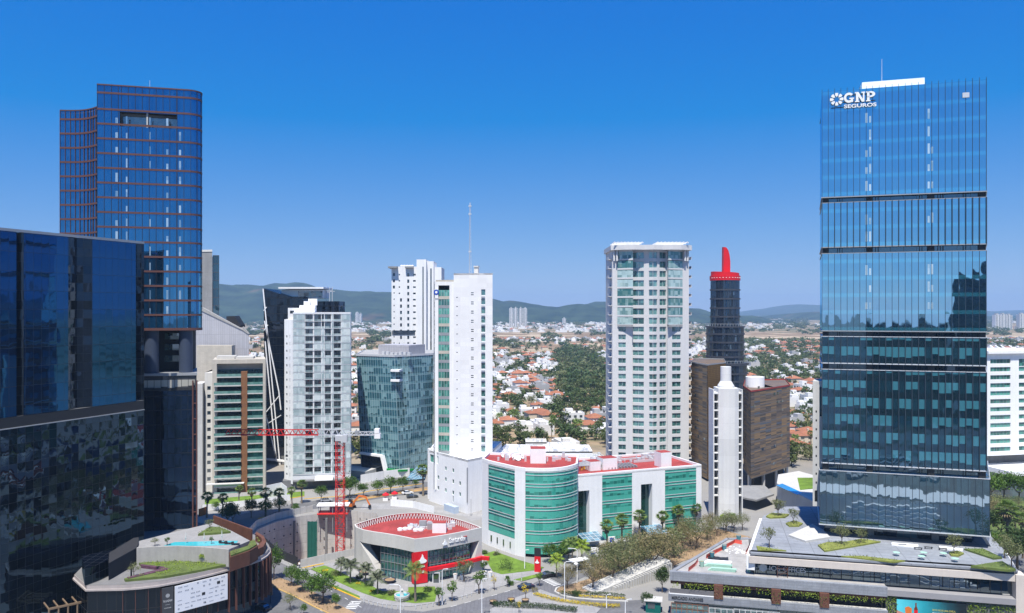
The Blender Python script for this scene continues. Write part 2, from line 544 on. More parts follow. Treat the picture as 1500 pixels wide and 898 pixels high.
GMET = surf('grey_metal', (0.34, 0.35, 0.36), 0.45, 0.1, 0.3, metal=0.3)
LMET = surf('light_metal', (0.62, 0.63, 0.64), 0.4, 0.08, 0.3, metal=0.3)
BROWN = surf('brown_bronze', (0.115, 0.052, 0.042), 0.5, 0.12, 0.3)
CORTEN = surf('corten_steel', (0.13, 0.055, 0.035), 0.75, 0.3, 0.4, streak=0.3)
WOOD = surf('wood_slats', (0.25, 0.115, 0.05), 0.65, 0.2, 0.4, joints=(4.0, 0.35, 0.06), jcol=0.45)
ASPH = surf('asphalt', (0.135, 0.135, 0.138), 0.9, 0.4, 0.12, bump=0.01)
COBB = surf('cobbled_road', (0.155, 0.155, 0.165), 0.9, 0.28, 0.5, joints=(0.9, 0.9, 0.12), jcol=0.7)
PAVE = surf('pavement_slabs', (0.30, 0.295, 0.29), 0.9, 0.26, 0.2, joints=(2.4, 2.4, 0.12), jcol=0.75)
STONE = surf('plaza_stone', (0.25, 0.265, 0.29), 0.85, 0.26, 0.12, joints=(4.8, 2.4, 0.15), jcol=0.62)
CLAD = surf('stone_cladding', (0.25, 0.265, 0.29), 0.85, 0.32, 0.4, joints=(1.9, 0.6, 0.05), jcol=0.7)
YEL = surf('yellow_paint', (0.62, 0.36, 0.02), 0.8, 0.2, 0.5)
SOIL = surf('dry_soil', (0.30, 0.205, 0.12), 0.95, 0.3, 0.2, bump=0.03)
LAWN = surf('lawn', (0.12, 0.20, 0.024), 0.95, 0.5, 0.30, bump=0.03)
LAWND = surf('rough_lawn', (0.10, 0.135, 0.035), 0.95, 0.4, 0.4, bump=0.04)
POOLW = surf('pool_water', (0.06, 0.42, 0.47), 0.08, 0.08, 0.4, spec=0.5)
POOLB = surf('blue_pool_water', (0.02, 0.24, 0.55), 0.08, 0.08, 0.4, spec=0.5)
TILEO = surf('orange_tiles', (0.38, 0.155, 0.085), 0.85, 0.35, 0.5, randc=0.45)
ORANGE = surf('orange_paint', (0.62, 0.16, 0.03), 0.6, 0.12, 0.4)
BARK = surf('bark', (0.13, 0.10, 0.075), 0.95, 0.25, 1.2)
PALMB = surf('palm_bark', (0.20, 0.165, 0.125), 0.95, 0.25, 1.5)
NETG = surf('green_net', (0.012, 0.10, 0.075), 0.9, 0.2, 0.4)
BLUEP = surf('blue_paint', (0.02, 0.07, 0.40), 0.5, 0.1, 0.4)
TERRA = surf('terracotta', (0.30, 0.12, 0.07), 0.85, 0.15, 0.6)

def panemat(name, a, b, tint=(0.8, 0.9, 0.95), r0=0.18):
    m, t, out = nodes(name)
    rv = N(t, 'ShaderNodeObjectInfo').outputs['Random']
    pos = N(t, 'ShaderNodeNewGeometry').outputs['Position']
    cell = VM(t, 'FLOOR', VM(t, 'MULTIPLY', pos, (0.9, 0.9, 0.6)))
    w2 = N(t, 'ShaderNodeTexWhiteNoise', {'noise_dimensions': '3D'}, Vector=cell)
    f = M_(t, 'ADD', M_(t, 'MULTIPLY', rv, 0.55), M_(t, 'MULTIPLY', w2.outputs[0], 0.45))
    c = MIX(t, RAMP(t, f, [(0.25, 0.0), (0.75, 1.0)]), a, b)
    nn = VM(t, 'NORMALIZE', VM(t, 'ADD', N(t, 'ShaderNodeNewGeometry').outputs['Normal'], VM(t, 'MULTIPLY', VM(t, 'SUBTRACT', w2.outputs[1], (0.5, 0.5, 0.5)), (0.05, 0.05, 0.05))))
    d = N(t, 'ShaderNodeBsdfDiffuse', None, Color=c)
    g_ = N(t, 'ShaderNodeBsdfGlossy', None, Color=c4(tint), Roughness=0.03, Normal=nn)
    fr = N(t, 'ShaderNodeFresnel', None, IOR=1.5).outputs[0]
    s = N(t, 'ShaderNodeMixShader', None, i0=M_(t, 'ADD', fr, r0), i1=d.outputs[0], i2=g_.outputs[0])
    t.links.new(s.outputs[0], out.inputs[0])
    return m
P_TEAL = panemat('teal_pane', (0.015, 0.075, 0.07), (0.15, 0.32, 0.29))
P_GREEN = panemat('green_pane', (0.015, 0.10, 0.075), (0.10, 0.36, 0.28), r0=0.12)
P_DARK = panemat('dark_pane', (0.01, 0.013, 0.016), (0.07, 0.08, 0.085))
P_PALE = panemat('pale_pane', (0.14, 0.20, 0.21), (0.48, 0.55, 0.55), r0=0.10)
P_SMOKE = panemat('smoked_pane', (0.01, 0.015, 0.018), (0.05, 0.09, 0.09), r0=0.15)

# ------------------------------------------------------------------ walls with real openings, windows set into them
def unit(a, b):
    L = math.hypot(b[0] - a[0], b[1] - a[1])
    return ((b[0] - a[0]) / L, (b[1] - a[1]) / L, L)
def facade(mb, p0, p1, z0, z1, opens, depth=0.25, mi=0):
    dx, dy, L = unit(p0, p1)
    nx, ny = dy, -dx
    P = lambda u, z, d=0.0: (p0[0] + dx * u - nx * d, p0[1] + dy * u - ny * d, z)
    us = sorted(set([0.0, L] + [round(c, 3) for o in opens for c in (o[0], o[1])]))
    zs = sorted(set([z0, z1] + [round(c, 3) for o in opens for c in (o[2], o[3])]))
    for i in range(len(us) - 1):
        uc = (us[i] + us[i + 1]) / 2
        col = [o for o in opens if o[0] < uc < o[1]]
        start = None
        for j in range(len(zs)):
            solid = j < len(zs) - 1 and not any(o[2] < (zs[j] + zs[j + 1]) / 2 < o[3] for o in col)
            if solid and start is None:
                start = zs[j]
            elif not solid and start is not None:
                mb.face([P(us[i], start), P(us[i + 1], start), P(us[i + 1], zs[j]), P(us[i], zs[j])], None, mi)
                start = None
    for o in opens:
        a, b, c, d = o[:4]
        mb.face([P(a, c), P(a, c, depth), P(a, d, depth), P(a, d)], None, mi)
        mb.face([P(b, c, depth), P(b, c), P(b, d), P(b, d, depth)], None, mi)
        mb.face([P(a, d, depth), P(b, d, depth), P(b, d), P(a, d)], None, mi)
        mb.face([P(a, c), P(b, c), P(b, c, depth), P(a, c, depth)], None, mi)
WMESH = {}
WCOUNT = {}
def window_mb(w, h, nv, nh, fw=0.07, pane=True):
    b = MB()
    b.face([(0, 0, 0), (w, 0, 0), (w, 0, h), (0, 0, h)], None, 0)
    e = -0.06
    for i in range(nv + 1 if nv else 0):
        x = (w - fw) * i / max(1, nv)
        b.box(x, x + fw, e, -0.004, 0, h, 1)
    for j in (range(nh + 1) if nh else (0, 1)):
        z = (h - fw) * j / max(1, nh)
        b.box(0, w, e + 0.006, -0.006, z, z + fw, 1)
    return b
def windows(root, p0, p1, opens, pane, fr, depth=0.25, nv=2, nh=1, fw=0.07, name='window', limit=100):
    dx, dy, L = unit(p0, p1)
    nx, ny = dy, -dx
    ang = math.atan2(dy, dx)
    rest = None
    for o in opens:
        a, b, c, d = o[:4]
        key = (round(b - a, 2), round(d - c, 2), nv, nh, pane.name, fr.name)
        cnt = WCOUNT.get((root.name, name), 0)
        if cnt < limit:
            if key not in WMESH:
                WMESH[key] = window_mb(b - a, d - c, nv, nh, fw).mesh(name, [pane, fr])
            ob = bpy.data.objects.new(name, WMESH[key])
            COL.objects.link(ob)
            ob.parent = root
            ob.location = (p0[0] + dx * a - nx * depth, p0[1] + dy * a - ny * depth, c)
            ob.rotation_euler = (0, 0, ang)
            WCOUNT[(root.name, name)] = cnt + 1
        else:
            if rest is None:
                rest = MB()
            t = window_mb(b - a, d - c, nv, nh, fw)
            for f, uv, mi in zip(t.f, t.uv, t.mi):
                pts = [t.v[i] for i in f]
                rest.face([(p0[0] + dx * (a + q.x) - nx * (depth + q.y), p0[1] + dy * (a + q.x) - ny * (depth + q.y), c + q.z) for q in pts], uv, mi)
    if rest:
        R_REST.setdefault((root.name, name), [root, pane, fr, []])[3].append(rest)
R_REST = {}
def flush_rest():
    for (rn, name), (root, pane, fr, lst) in R_REST.items():
        m = MB()
        for b in lst:
            n = len(m.v)
            m.v += b.v
            m.f += [[i + n for i in f] for f in b.f]
            m.uv += b.uv
            m.mi += b.mi
        o = m.build(name, [pane, fr], root)
        o['kind'] = 'stuff'
def fbox(root, name, x0, x1, y0, y1, z0, z1, mat, label=None):
    return MB().box(x0, x1, y0, y1, z0, z1).build(name, mat, root, label)
def wall_windows(root, mb, p0, p1, z0, z1, opens, pane, fr, depth=0.25, nv=2, nh=1, mi=0, **k):
    facade(mb, p0, p1, z0, z1, opens, depth, mi)
    windows(root, p0, p1, opens, pane, fr, depth, nv, nh, **k)

# ------------------------------------------------------------------ excavation
b = MB()
n = len(PIT2)
ZB = -15.0
u = 0
for i in range(n):                       # the sides look inward
    a, c = PIT2[i], PIT2[(i + 1) % n]
    L = math.hypot(c[0] - a[0], c[1] - a[1])
    b.face([(c[0], c[1], ZB), (a[0], a[1], ZB), (a[0], a[1], 0.0), (c[0], c[1], 0.0)], [(u + L, ZB), (u, ZB), (u, 0), (u + L, 0)])
    u += L
PITW = surf('shotcrete', (0.50, 0.49, 0.47), 0.95, 0.18, 0.12, streak=0.35, joints=(5.2, 3.1, 0.10), jcol=0.55)
struct(b.build('excavation_wall', PITW))
b = MB().cap(PIT2, ZB + 0.01)
struct(b.build('excavation_floor', surf('pit_earth', (0.36, 0.235, 0.15), 0.95, 0.35, 0.25, bump=0.1)))
b = MB()
random.seed(5)
for i in range(5, n - 1):                # drainage holes and anchor heads
    a, c = Vector(PIT2[i]), Vector(PIT2[(i + 1) % n])
    d = (c - a).normalized(); nrm = Vector((-d.y, d.x)); L = (c - a).length
    for k in range(int(L / 2.6)):
        for z in range(4):
            p = a + d * (1.3 + 2.6 * k) + nrm * 0.02
            zz = -2.2 - 3.1 * z
            q = p + nrm * 0.16
            b.box(min(p.x, q.x) - .14, max(p.x, q.x) + .14, min(p.y, q.y) - .14, max(p.y, q.y) + .14, zz - .16, zz + .16)
o = b.build('wall_anchor', CONCD)
struct(o)

# ------------------------------------------------------------------ roads, kerbs, lawns (each sheet a few millimetres above the one below)
def px_poly(pts, z=0.0):
    return [(p.x, p.y) for p in (at(x, y, z) for x, y in pts)]
def sheet(name, pts, mat, z, kind='structure', h=None):
    poly = px_poly(pts, 0.0)
    area = sum(a[0] * c[1] - c[0] * a[1] for a, c in zip(poly, poly[1:] + poly[:1]))
    if area < 0:
        poly.reverse()
    b = MB()
    if h:
        b.prism(poly, z, z + h)
    else:
        b.cap(poly, z)
    o = b.build(name, mat)
    o['kind'] = kind
    return poly
def strip(name, pts, w, mat, z, h=None):
    c = [at(x, y) for x, y in pts]
    l, r = [], []
    for i, p in enumerate(c):
        d = (c[min(i + 1, len(c) - 1)] - c[max(0, i - 1)]).normalized()
        nn = Vector((-d.y, d.x, 0))
        l.append(p + nn * w / 2); r.append(p - nn * w / 2)
    b = MB()
    for i in range(len(c) - 1):
        if h:
            b.hexa([(q.x, q.y, z) for q in (r[i], r[i + 1], l[i + 1], l[i])], [(q.x, q.y, z + h) for q in (r[i], r[i + 1], l[i + 1], l[i])])
        else:
            b.face([(q.x, q.y, z) for q in (r[i], r[i + 1], l[i + 1], l[i])])
    return struct(b.build(name, mat))
# land inside the picture, from the bottom road up
sheet('plaza_pavement', [(468, 829), (519, 818), (620, 800), (720, 815), (800, 836), (772, 850), (700, 868), (650, 882), (600, 889), (560, 886), (530, 878), (490, 858)], PAVE, 0.010, h=0.11)
sheet('boulevard', [(330, 940), (365, 868), (393, 842), (404, 828), (430, 838), (470, 852), (528, 880), (560, 892), (620, 896), (660, 889), (720, 873), (775, 857), (803, 845), (830, 832), (860, 806), (930, 792), (1000, 772), (1010, 780), (900, 812), (868, 840), (830, 857), (812, 866), (830, 876), (918, 880), (950, 878), (985, 905), (985, 940)], ASPH, 0.012)
sheet('cobbled_street', [(505, 897), (535, 884), (580, 893), (620, 896), (660, 890), (720, 874), (775, 858), (803, 847), (826, 858), (812, 868), (800, 872), (745, 882), (690, 896), (650, 912), (560, 912)], COBB, 0.018)
strip('upper_road', [(412, 846), (384, 826), (352, 804), (340, 786), (346, 770), (368, 757), (400, 749), (440, 743), (500, 733), (560, 724), (620, 716), (720, 704), (860, 690)], 11.5, ASPH, 0.014)
strip('far_cross_street', [(640, 716), (600, 706), (545, 700), (515, 690), (490, 676), (440, 668)], 10, ASPH, 0.008)
strip('rear_access_road', [(530, 742), (600, 741), (690, 752), (708, 760)], 9, PAVE, 0.009)
strip('kerb', [(378, 760), (410, 752), (446, 745)], 0.45, YEL, 0.014, 0.13)
strip('kerb', [(300, 741), (360, 737), (420, 731), (446, 727)], 0.45, YEL, 0.014, 0.13)
strip('kerb', [(446, 731), (514, 726), (544, 719), (618, 709)], 0.4, YEL, 0.014, 0.13)
strip('kerb', [(500, 738), (540, 730), (592, 721), (640, 716)], 0.4, YEL, 0.014, 0.13)
strip('kerb', [(476, 855), (490, 862), (527, 878)], 0.35, YEL, 0.014, 0.13)
strip('kerb', [(441, 833), (458, 829), (474, 826)], 0.4, YEL, 0.014, 0.13)
strip('footpath', [(398, 812), (412, 821), (440, 834), (480, 851), (535, 876)], 2.6, PAVE, 0.010, 0.12)
strip('footpath', [(330, 893), (362, 872), (380, 864), (396, 857)], 3.0, PAVE, 0.010, 0.12)
sheet('median', [(393, 853), (410, 847), (440, 858), (470, 873), (505, 891), (530, 903), (500, 909), (484, 899), (460, 888), (430, 872), (405, 861)], SOIL, 0.014, h=0.13)
strip('kerb', [(393, 854), (405, 862), (430, 873), (460, 889), (486, 901)], 0.35, surf('kerb_yellow_worn', (0.50, 0.33, 0.12), 0.9, 0.3, 0.5), 0.013, 0.15)
LAWN1 = sheet('lawn', [(455, 834), (475, 829), (481, 831), (496, 837), (503, 841), (515, 847), (541, 857), (550, 862), (560, 867), (598, 867), (598, 861), (637, 860), (640, 870), (637, 882), (608, 884.4), (576, 881), (557, 878), (530, 869), (490, 851)], LAWN, 0.125, h=0.05)
sheet('lawn', [(480, 857), (488, 857), (527, 874), (527, 877)], LAWN, 0.014, h=0.12)
LAWN2 = sheet('lawn', [(708, 812), (724, 808), (760, 821), (797, 832), (786, 836), (760, 839), (735, 842), (722, 838), (716, 828)], LAWN, 0.125, h=0.05)
sheet('lawn', [(752, 850), (790, 841), (790, 845), (765, 852)], LAWN, 0.125, h=0.05)
sheet('dry_bank', [(815, 866.5), (819.6, 860.7), (841.6, 855), (862, 849), (880, 820), (930, 800), (985, 784), (1050, 775), (1110, 790), (1000, 822.5), (975, 836), (900, 858), (875, 865), (862, 869), (838.7, 871)], SOIL, 0.014, h=0.14)
strip('kerb', [(826, 857), (815, 862), (813, 867), (822, 872), (840, 876), (870, 879), (920, 881.5)], 0.4, CONCL, 0.013, 0.17)
sheet('traffic_island', [(718, 893), (745, 880), (780, 867), (792, 864), (824, 876), (862, 886), (880, 892), (868, 905), (718, 912)], PAVE, 0.014, h=0.12)
sheet('verge', [(300, 742), (340, 738), (420, 731), (446, 727), (446, 720), (300, 732)], LAWN, 0.012, h=0.1)
sheet('verge', [(500, 736), (540, 727), (592, 718), (640, 712), (640, 716), (540, 731)], SOIL, 0.02, h=0.1)

PAINT = surf('road_paint', (0.62, 0.62, 0.60), 0.8, 0.3, 1.5)
def dashes(pts, n, w=0.16, f=0.45, z=0.026):
    c = [at(x, y) for x, y in pts]
    b = MB()
    for a, d in zip(c, c[1:]):
        dd = (d - a); L = dd.length; dd = dd.normalized(); nn = Vector((-dd.y, dd.x, 0)) * w / 2
        m = max(1, int(L / n))
        for k in range(m):
            p, q = a + dd * (L * k / m), a + dd * (L * (k + f) / m)
            b.face([(r.x, r.y, z) for r in (p - nn, q - nn, q + nn, p + nn)])
    return struct(b.build('lane_marking', PAINT))
dashes([(412, 862), (440, 877), (466, 892), (480, 900)], 3.0)
dashes([(420, 835), (470, 858), (505, 876), (535, 893)], 3.0)
dashes([(400, 749), (440, 743), (500, 733), (560, 724), (620, 716)], 4.0)
dashes([(660, 889), (720, 873), (775, 857), (803, 845)], 3.5)
dashes([(850, 826), (870, 806), (930, 792), (990, 777)], 3.5)
dashes([(522, 881), (512, 893)], .9, 2.6, .5)
dashes([(800, 849), (818, 858)], .9, 2.4, .5)

sheet('verge', [(1448, 740), (1446, 800), (1468, 806), (1494, 845), (1530, 860), (1530, 690), (1450, 690)], LAWND, 0.01, h=0.1)
strip('side_road', [(1440, 724), (1475, 716), (1510, 718), (1560, 724)], 8, ASPH, 0.13)
strip('side_road', [(1488, 800), (1500, 820), (1510, 850)], 7, ASPH, 0.13)
strip('kerb', [(1446, 719.5), (1476, 712.5), (1512, 714)], .4, YEL, 0.12, .16)
def rel(poly, c):
    return [(p[0] - c[0], p[1] - c[1]) for p in poly]
def extrude(mb, pts, y0, y1, mi=0, sh=0.0):      # outline in x, z pushed from y0 back to y1
    n = len(pts)
    for i in range(n):
        a, c = pts[i], pts[(i + 1) % n]
        mb.face([(c[0], y0, c[1]), (a[0], y0, a[1]), (a[0] + sh, y1, a[1]), (c[0] + sh, y1, c[1])], None, mi)
    mb.face([(p[0], y0, p[1]) for p in pts], None, mi)
    mb.face([(p[0] + sh, y1, p[1]) for p in reversed(pts)], None, mi)
    return mb
def skew(root, x, d):                    # the street grid runs askew: side walls lean back with it
    a = root.rotation_euler.z
    w = Vector((root.location.x + x * math.cos(a), root.location.y + x * math.sin(a)))
    lx, ly = w.x * math.cos(a) + w.y * math.sin(a), -w.x * math.sin(a) + w.y * math.cos(a)
    return (x + lx / ly * d, d)
def along(poly, step, closed=False):     # points and outward normals every so many metres
    out = []
    carry = 0.0
    pts = list(poly) + ([poly[0]] if closed else [])
    for a, c in zip(pts, pts[1:]):
        dx, dy, L = unit(a, c)
        s = carry
        while s < L:
            out.append((a[0] + dx * s, a[1] + dy * s, dy, -dx))
            s += step
        carry = s - L
    return out
def fins(mb, poly, step, z0, z1, w, d, mi=0, closed=False, out=0.0):
    for x, y, nx, ny in along(poly, step, closed):
        tx, ty = -ny, nx
        a = [(x + tx * w / 2 * s1 + nx * o_, y + ty * w / 2 * s1 + ny * o_) for s1, o_ in ((-1, out), (-1, out + d), (1, out + d), (1, out))]
        ar = sum(p[0] * q[1] - q[0] * p[1] for p, q in zip(a, a[1:] + a[:1]))
        if ar < 0:
            a.reverse()
        mb.hexa([(p[0], p[1], z0) for p in a], [(p[0], p[1], z1) for p in a], mi)
    return mb

# ================================================================== mirror-glass office block at the left edge
G_MIR = glass('mirror_glass_upper', (0.004, 0.010, 0.020), (0.035, 0.19, 0.44), 0.44, 1.75, 3.9, 0.003, 0.004, 0.5, sp=(0.012, 0.02, 0.026), spf=0.35, line=0.05, hline=0.07, lcol=(0.01, 0.014, 0.02))
G_MIR2 = glass('mirror_glass_lower', (0.004, 0.007, 0.011), (0.12, 0.205, 0.31), 0.30, 1.75, 1.95, 0.024, 0.018, 0.7, line=0.05, hline=0.05, lcol=(0.01, 0.012, 0.016), blind=(0.10, 0.13, 0.15), bfrac=0.12)
G_MIR3 = glass('mirror_glass_recess', (0.004, 0.006, 0.010), (0.20, 0.26, 0.34), 0.15, 1.75, 1.95, 0.05, 0.05, 0.7, line=0.05, hline=0.05, lcol=(0.006, 0.008, 0.01))  # less reflective glass puts the facets' dark reflections into the material
c0 = pd(211, 190.5)
root = thing('glass_office_block', 'near black mirror-glass office block at the left edge with wavy reflections', 'office building', (c0.x, c0.y, 0))
dirw = Vector((-89.0 + 101.7, 188.6 - 158.2)).normalized()
nw = Vector((dirw.y, -dirw.x))
P0 = Vector((-101.7, 158.2)) - dirw * 55
def wallpt(px, off=0.0):
    tx = (px - 750.0) / F
    s = (tx * P0.y - P0.x) / (dirw.x - tx * dirw.y)
    return P0 + dirw * s + nw * off
def rect_strip(mb, a, c, z0, z1):
    L = (c - a).length
    mb.face([(a.x, a.y, z0), (c.x, c.y, z0), (c.x, c.y, z1), (a.x, a.y, z1)], [(a.dot(dirw), z0), (a.dot(dirw) + L, z0), (a.dot(dirw) + L, z1), (a.dot(dirw), z1)])
o3 = Vector((c0.x, c0.y))
main_cols = [(P0, wallpt(24)), (wallpt(35), wallpt(100)), (wallpt(135), wallpt(199))]
rec_cols = [(24, 35), (100, 135), (199, 211)]
for z0, z1, mat, nm in ((48.6, 86.0, G_MIR, 'curtain_wall'), (0.0, 46.2, G_MIR2, 'curtain_wall')):
    b = MB()
    for a, c in main_cols:
        rect_strip(b, a - o3, c - o3, z0, z1)
    if z1 < 60:
        a, c = wallpt(199), wallpt(211)
        rect_strip(b, a - o3, c - o3, z0, z1)
        for l, r in rec_cols[:2]:
            rect_strip(b, wallpt(l) - o3, wallpt(r) - o3, z0, z1)
    b.build(nm, mat, root)
b = MB()
for l, r in rec_cols:                    # the bays that stand back a little and turn away
    a, c = wallpt(l), wallpt(r)
    m = (a + c) / 2 - nw * 1.1
    rect_strip(b, a - o3, m - o3, 48.6, 86.0)
    rect_strip(b, m - o3, c - o3, 48.6, 86.0)
b.build('recessed_bay', G_MIR3, root)
foot = rel([tuple(P0), tuple(wallpt(24)), tuple(wallpt(100)), tuple(wallpt(199)), tuple(wallpt(211)), (c0.x - 26, c0.y + 8), (c0.x - 50, c0.y - 90)], (c0.x, c0.y))
b = MB()
b.prism(offset(foot, -1.4), 0.2, 85.4, 0, True)
b.build('core', CONCD, root)
MB().ring(foot[:5], 0.12, 85.95, 86.5, 0, False).build('roof_edge', GMET, root)
MB().ring(foot[:5], -0.7, 46.4, 48.5, 0, False).build('shadow_gap', BLACK, root)
MB().ring(foot[:5], 0.25, 46.22, 46.4, 0, False).build('metal_trim', GMET, root)
MB().cap(foot, 48.55, 0, True).cap(foot, 46.22, 0).build('soffit', CONCD, root)

sk = [at(x, y, 14) for x, y in ((124, 857), (134, 853.5), (146, 849), (160, 842), (165, 826), (120, 836))]
MB().prism([(p.x - c0.x, p.y - c0.y) for p in sk], 13.9, 17.2).build('curved_skirt', glass('skirt_glass', (0.003, 0.005, 0.008), (0.10, 0.16, 0.22), 0.2, 1.75, 1.95, 0.02, 0.03, line=0.05, hline=0.05), root, 'dark glass skirt curving out over the podium')
# ================================================================== brown-banded glass tower on the podium
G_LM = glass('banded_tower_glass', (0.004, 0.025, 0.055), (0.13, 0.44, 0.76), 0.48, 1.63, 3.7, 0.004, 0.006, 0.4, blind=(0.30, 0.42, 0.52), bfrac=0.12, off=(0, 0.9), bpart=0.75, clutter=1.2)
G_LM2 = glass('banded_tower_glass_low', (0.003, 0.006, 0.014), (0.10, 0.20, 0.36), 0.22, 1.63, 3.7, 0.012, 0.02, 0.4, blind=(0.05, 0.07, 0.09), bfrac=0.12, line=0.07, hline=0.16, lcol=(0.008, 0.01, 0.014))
root, W = frame('banded_tower', 'tall blue glass tower with brown floor bands and a lower curved wing at left', 'tower', (142, 200), (295, 206))
rz = root.rotation_euler.z
def loc_of(p):
    d = Vector((p.x - root.location.x, p.y - root.location.y))
    return (d.x * math.cos(rz) + d.y * math.sin(rz), -d.x * math.sin(rz) + d.y * math.cos(rz))
W -= 0.3
BR_ = (skew(root, W, 19)[0] - .1, 19)
arc = [(W - 3 + 3 * math.sin(t), 3 - 3 * math.cos(t)) for t in [i * math.pi / 12 for i in range(1, 7)]]
wl, wr = loc_of(pd(88, 206.5)), (-0.05, 2.4)
wing = []
for i in range(9):
    k = i / 8
    sag = 2.6 * math.sin(math.pi * k) * 0.9
    wing.append((wl[0] + (wr[0] - wl[0]) * k + 0.25 * sag, wl[1] + (wr[1] - wl[1]) * k + sag * 0.75))
zt, zl, zw = 126.7, 65.2, 121.8
op = (0.215 * W, 0.77 * W, 116.6, 120.3)
b = MB()
facade(b, (0, 0), (W - 3, 0), zl, zt, [op], 0.02)
b.build('curtain_wall', G_LM, root, 'flat front of blue glass')
MB().prism([(W - 3, 0)] + arc + [BR_, (0, 19), (0, 0)], zl, zt, 0, False, False, None, False).build('curtain_wall', G_LM, root)
MB().prism(wing, 12, zw, 0, False, False, None, False).prism([(wl[0], 20), wl], 12, zw, 0, False, False, None, False).build('wing', G_LM, root, 'lower concave wing of narrow panes')
MB().prism([(W - 3, 0.05)] + arc + [BR_, (0, 19), (0, 0.05)], zt - 0.6, zt - 0.5).prism(wing + [(0, 20), (wl[0], 20)], zw - 0.6, zw - 0.5).prism([(0.2, 2.2), (W - 1, 3.2), (BR_[0] - 1, 18.6), (0.2, 18.6)], zl, zt - 0.7, 0, False, True).build('roof', ROOFG, root)
b = MB()                                 # loggia near the top
b.box(op[0], op[1], 0.05, 2.1, op[2] - 0.1, op[2] - 0.02).box(op[0], op[1], 0.05, 2.1, op[3], op[3] + 0.1)
b.build('loggia', BLACK, root)
MB().box(op[0], op[1], 1.9, 1.98, op[2], op[3] - 0.8).build('loggia_glazing', panemat('loggia_pane', (0.05, 0.07, 0.08), (0.28, 0.30, 0.29)), root)
MB().box(0.47 * W, 0.47 * W + 0.35, 0.3, 0.7, op[2], op[3]).build('loggia_post', CONCL, root)
main = [(0, 0), (W - 3, 0)] + arc + [BR_]
zs = [zt - 1.9, zt - 6.0] + [120.7 - 3.7 * k for k in range(1, 16)]
for z in zs:
    MB().ring(main, 0.16, z - 0.24, z + 0.24, 0, False).build('floor_band', BROWN, root)
for k in range(15):
    z = 119.6 - 3.7 * k
    MB().ring(wing, 0.2, z - 0.24, z + 0.24, 0, False).build('floor_band', BROWN, root)
for ln_, za_, zb3 in ((main, zt - .02, zt + .28), (wing, zw - .02, zw + .25), (main, zl - .3, zl + .35)):
    MB().ring(ln_, 0.2, za_, zb3, 0, False).build('cornice', BROWN, root)
b = MB()
fins(b, [(0.05, 0), (op[0] - .05, 0)], 1.63, zl, zt, 0.09, 0.12)
fins(b, [(op[0] + .4, 0), (op[1], 0)], 1.63, zl, op[2], 0.09, 0.12)
fins(b, [(op[0] + .4, 0), (op[1], 0)], 1.63, op[3], zt, 0.09, 0.12)
fins(b, [(op[1] + .05, 0), (W - 3, 0)] + arc + [BR_], 1.63, zl, zt, 0.09, 0.12)
b.build('mullions', BLACK, root)
b = MB()
fins(b, wing, 1.3, 15, zw, 0.10, 0.16)
b.build('wing_fins', BROWN, root)
PBL = panemat('pale_blind', (0.12, 0.22, 0.34), (0.34, 0.46, 0.56), r0=0.15)
BRND = random.Random(31)
for fx, w_ in ((.175, .55), (.275, .35), (.50, .3), (.665, .5), (.79, .5)):
    for k in range(14):
        if BRND.random() < .85:
            z0 = 120.7 - 3.7 * (k + 1) + .3
            h_ = BRND.choice((1.4, 1.9, 2.3))
            MB().box(fx * W, fx * W + w_, -.02, -.005, z0, z0 + h_).build('window_blind', PBL, root)
# open sky lobby, then the lower shaft
b = MB()
for cx, r in ((0.505 * W, 1.75), (0.845 * W, 1.7)):
    b.lathe([(r, 53.9), (r, 65.0)], 24, (cx, 2.4))
o = b.build('column', surf('blue_grey_column', (0.045, 0.06, 0.095), 0.5, 0.06, 0.2), root)
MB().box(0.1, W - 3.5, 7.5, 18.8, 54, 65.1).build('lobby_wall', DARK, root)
b = MB()
for z in (56.5, 59.5, 62.4):
    b.box(0.6 * W, 0.80 * W, 7.3, 7.45, z, z + 1.6)
b.build('lobby_glazing', P_SMOKE, root)
MB().prism([(0, -.05), (W - .7, -.05), (BR_[0] - .7, 19), (0, 19)], 53.3, 53.95, 0, True, True).build('floor_slab', GMET, root)
MB().prism([(.15, .3), (W - .9, .3), (BR_[0] - .9, 18.9), (.15, 18.9)], 50.2, 53.3).build('office_storey', glass('lit_storey', (0.05, 0.05, 0.05), (0.5, 0.55, 0.6), 0.1, 1.63, 2.9, blind=(0.40, 0.39, 0.34), bfrac=0.5, line=0.12, lcol=(0.02, 0.02, 0.03)), root)  # pale pane colour stands in for lit windows
MB().prism([(0, -.1), (W - .7, -.1), (BR_[0] - .7, 19), (0, 19)], 49.5, 50.2).build('floor_slab', BLACK, root)
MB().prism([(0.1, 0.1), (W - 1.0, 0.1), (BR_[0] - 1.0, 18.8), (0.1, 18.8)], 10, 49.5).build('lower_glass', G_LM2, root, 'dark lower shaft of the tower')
b = MB()
for x in (W - 1.9, W - 0.95):
    b.box(x, x + 0.32, -0.35, 0.05, 12, 52)
for z in range(14, 50, 4):
    b.box(W - 1.6, W - 0.9, -0.3, -0.12, z, z + 0.25)
b.build('corner_frame', BROWN, root)
b = MB().tube([(W * 0.46, 6, zt), (W * 0.46, 6, zt + 3.6)], 0.05, 5)
b.build('mast', LMET, root)

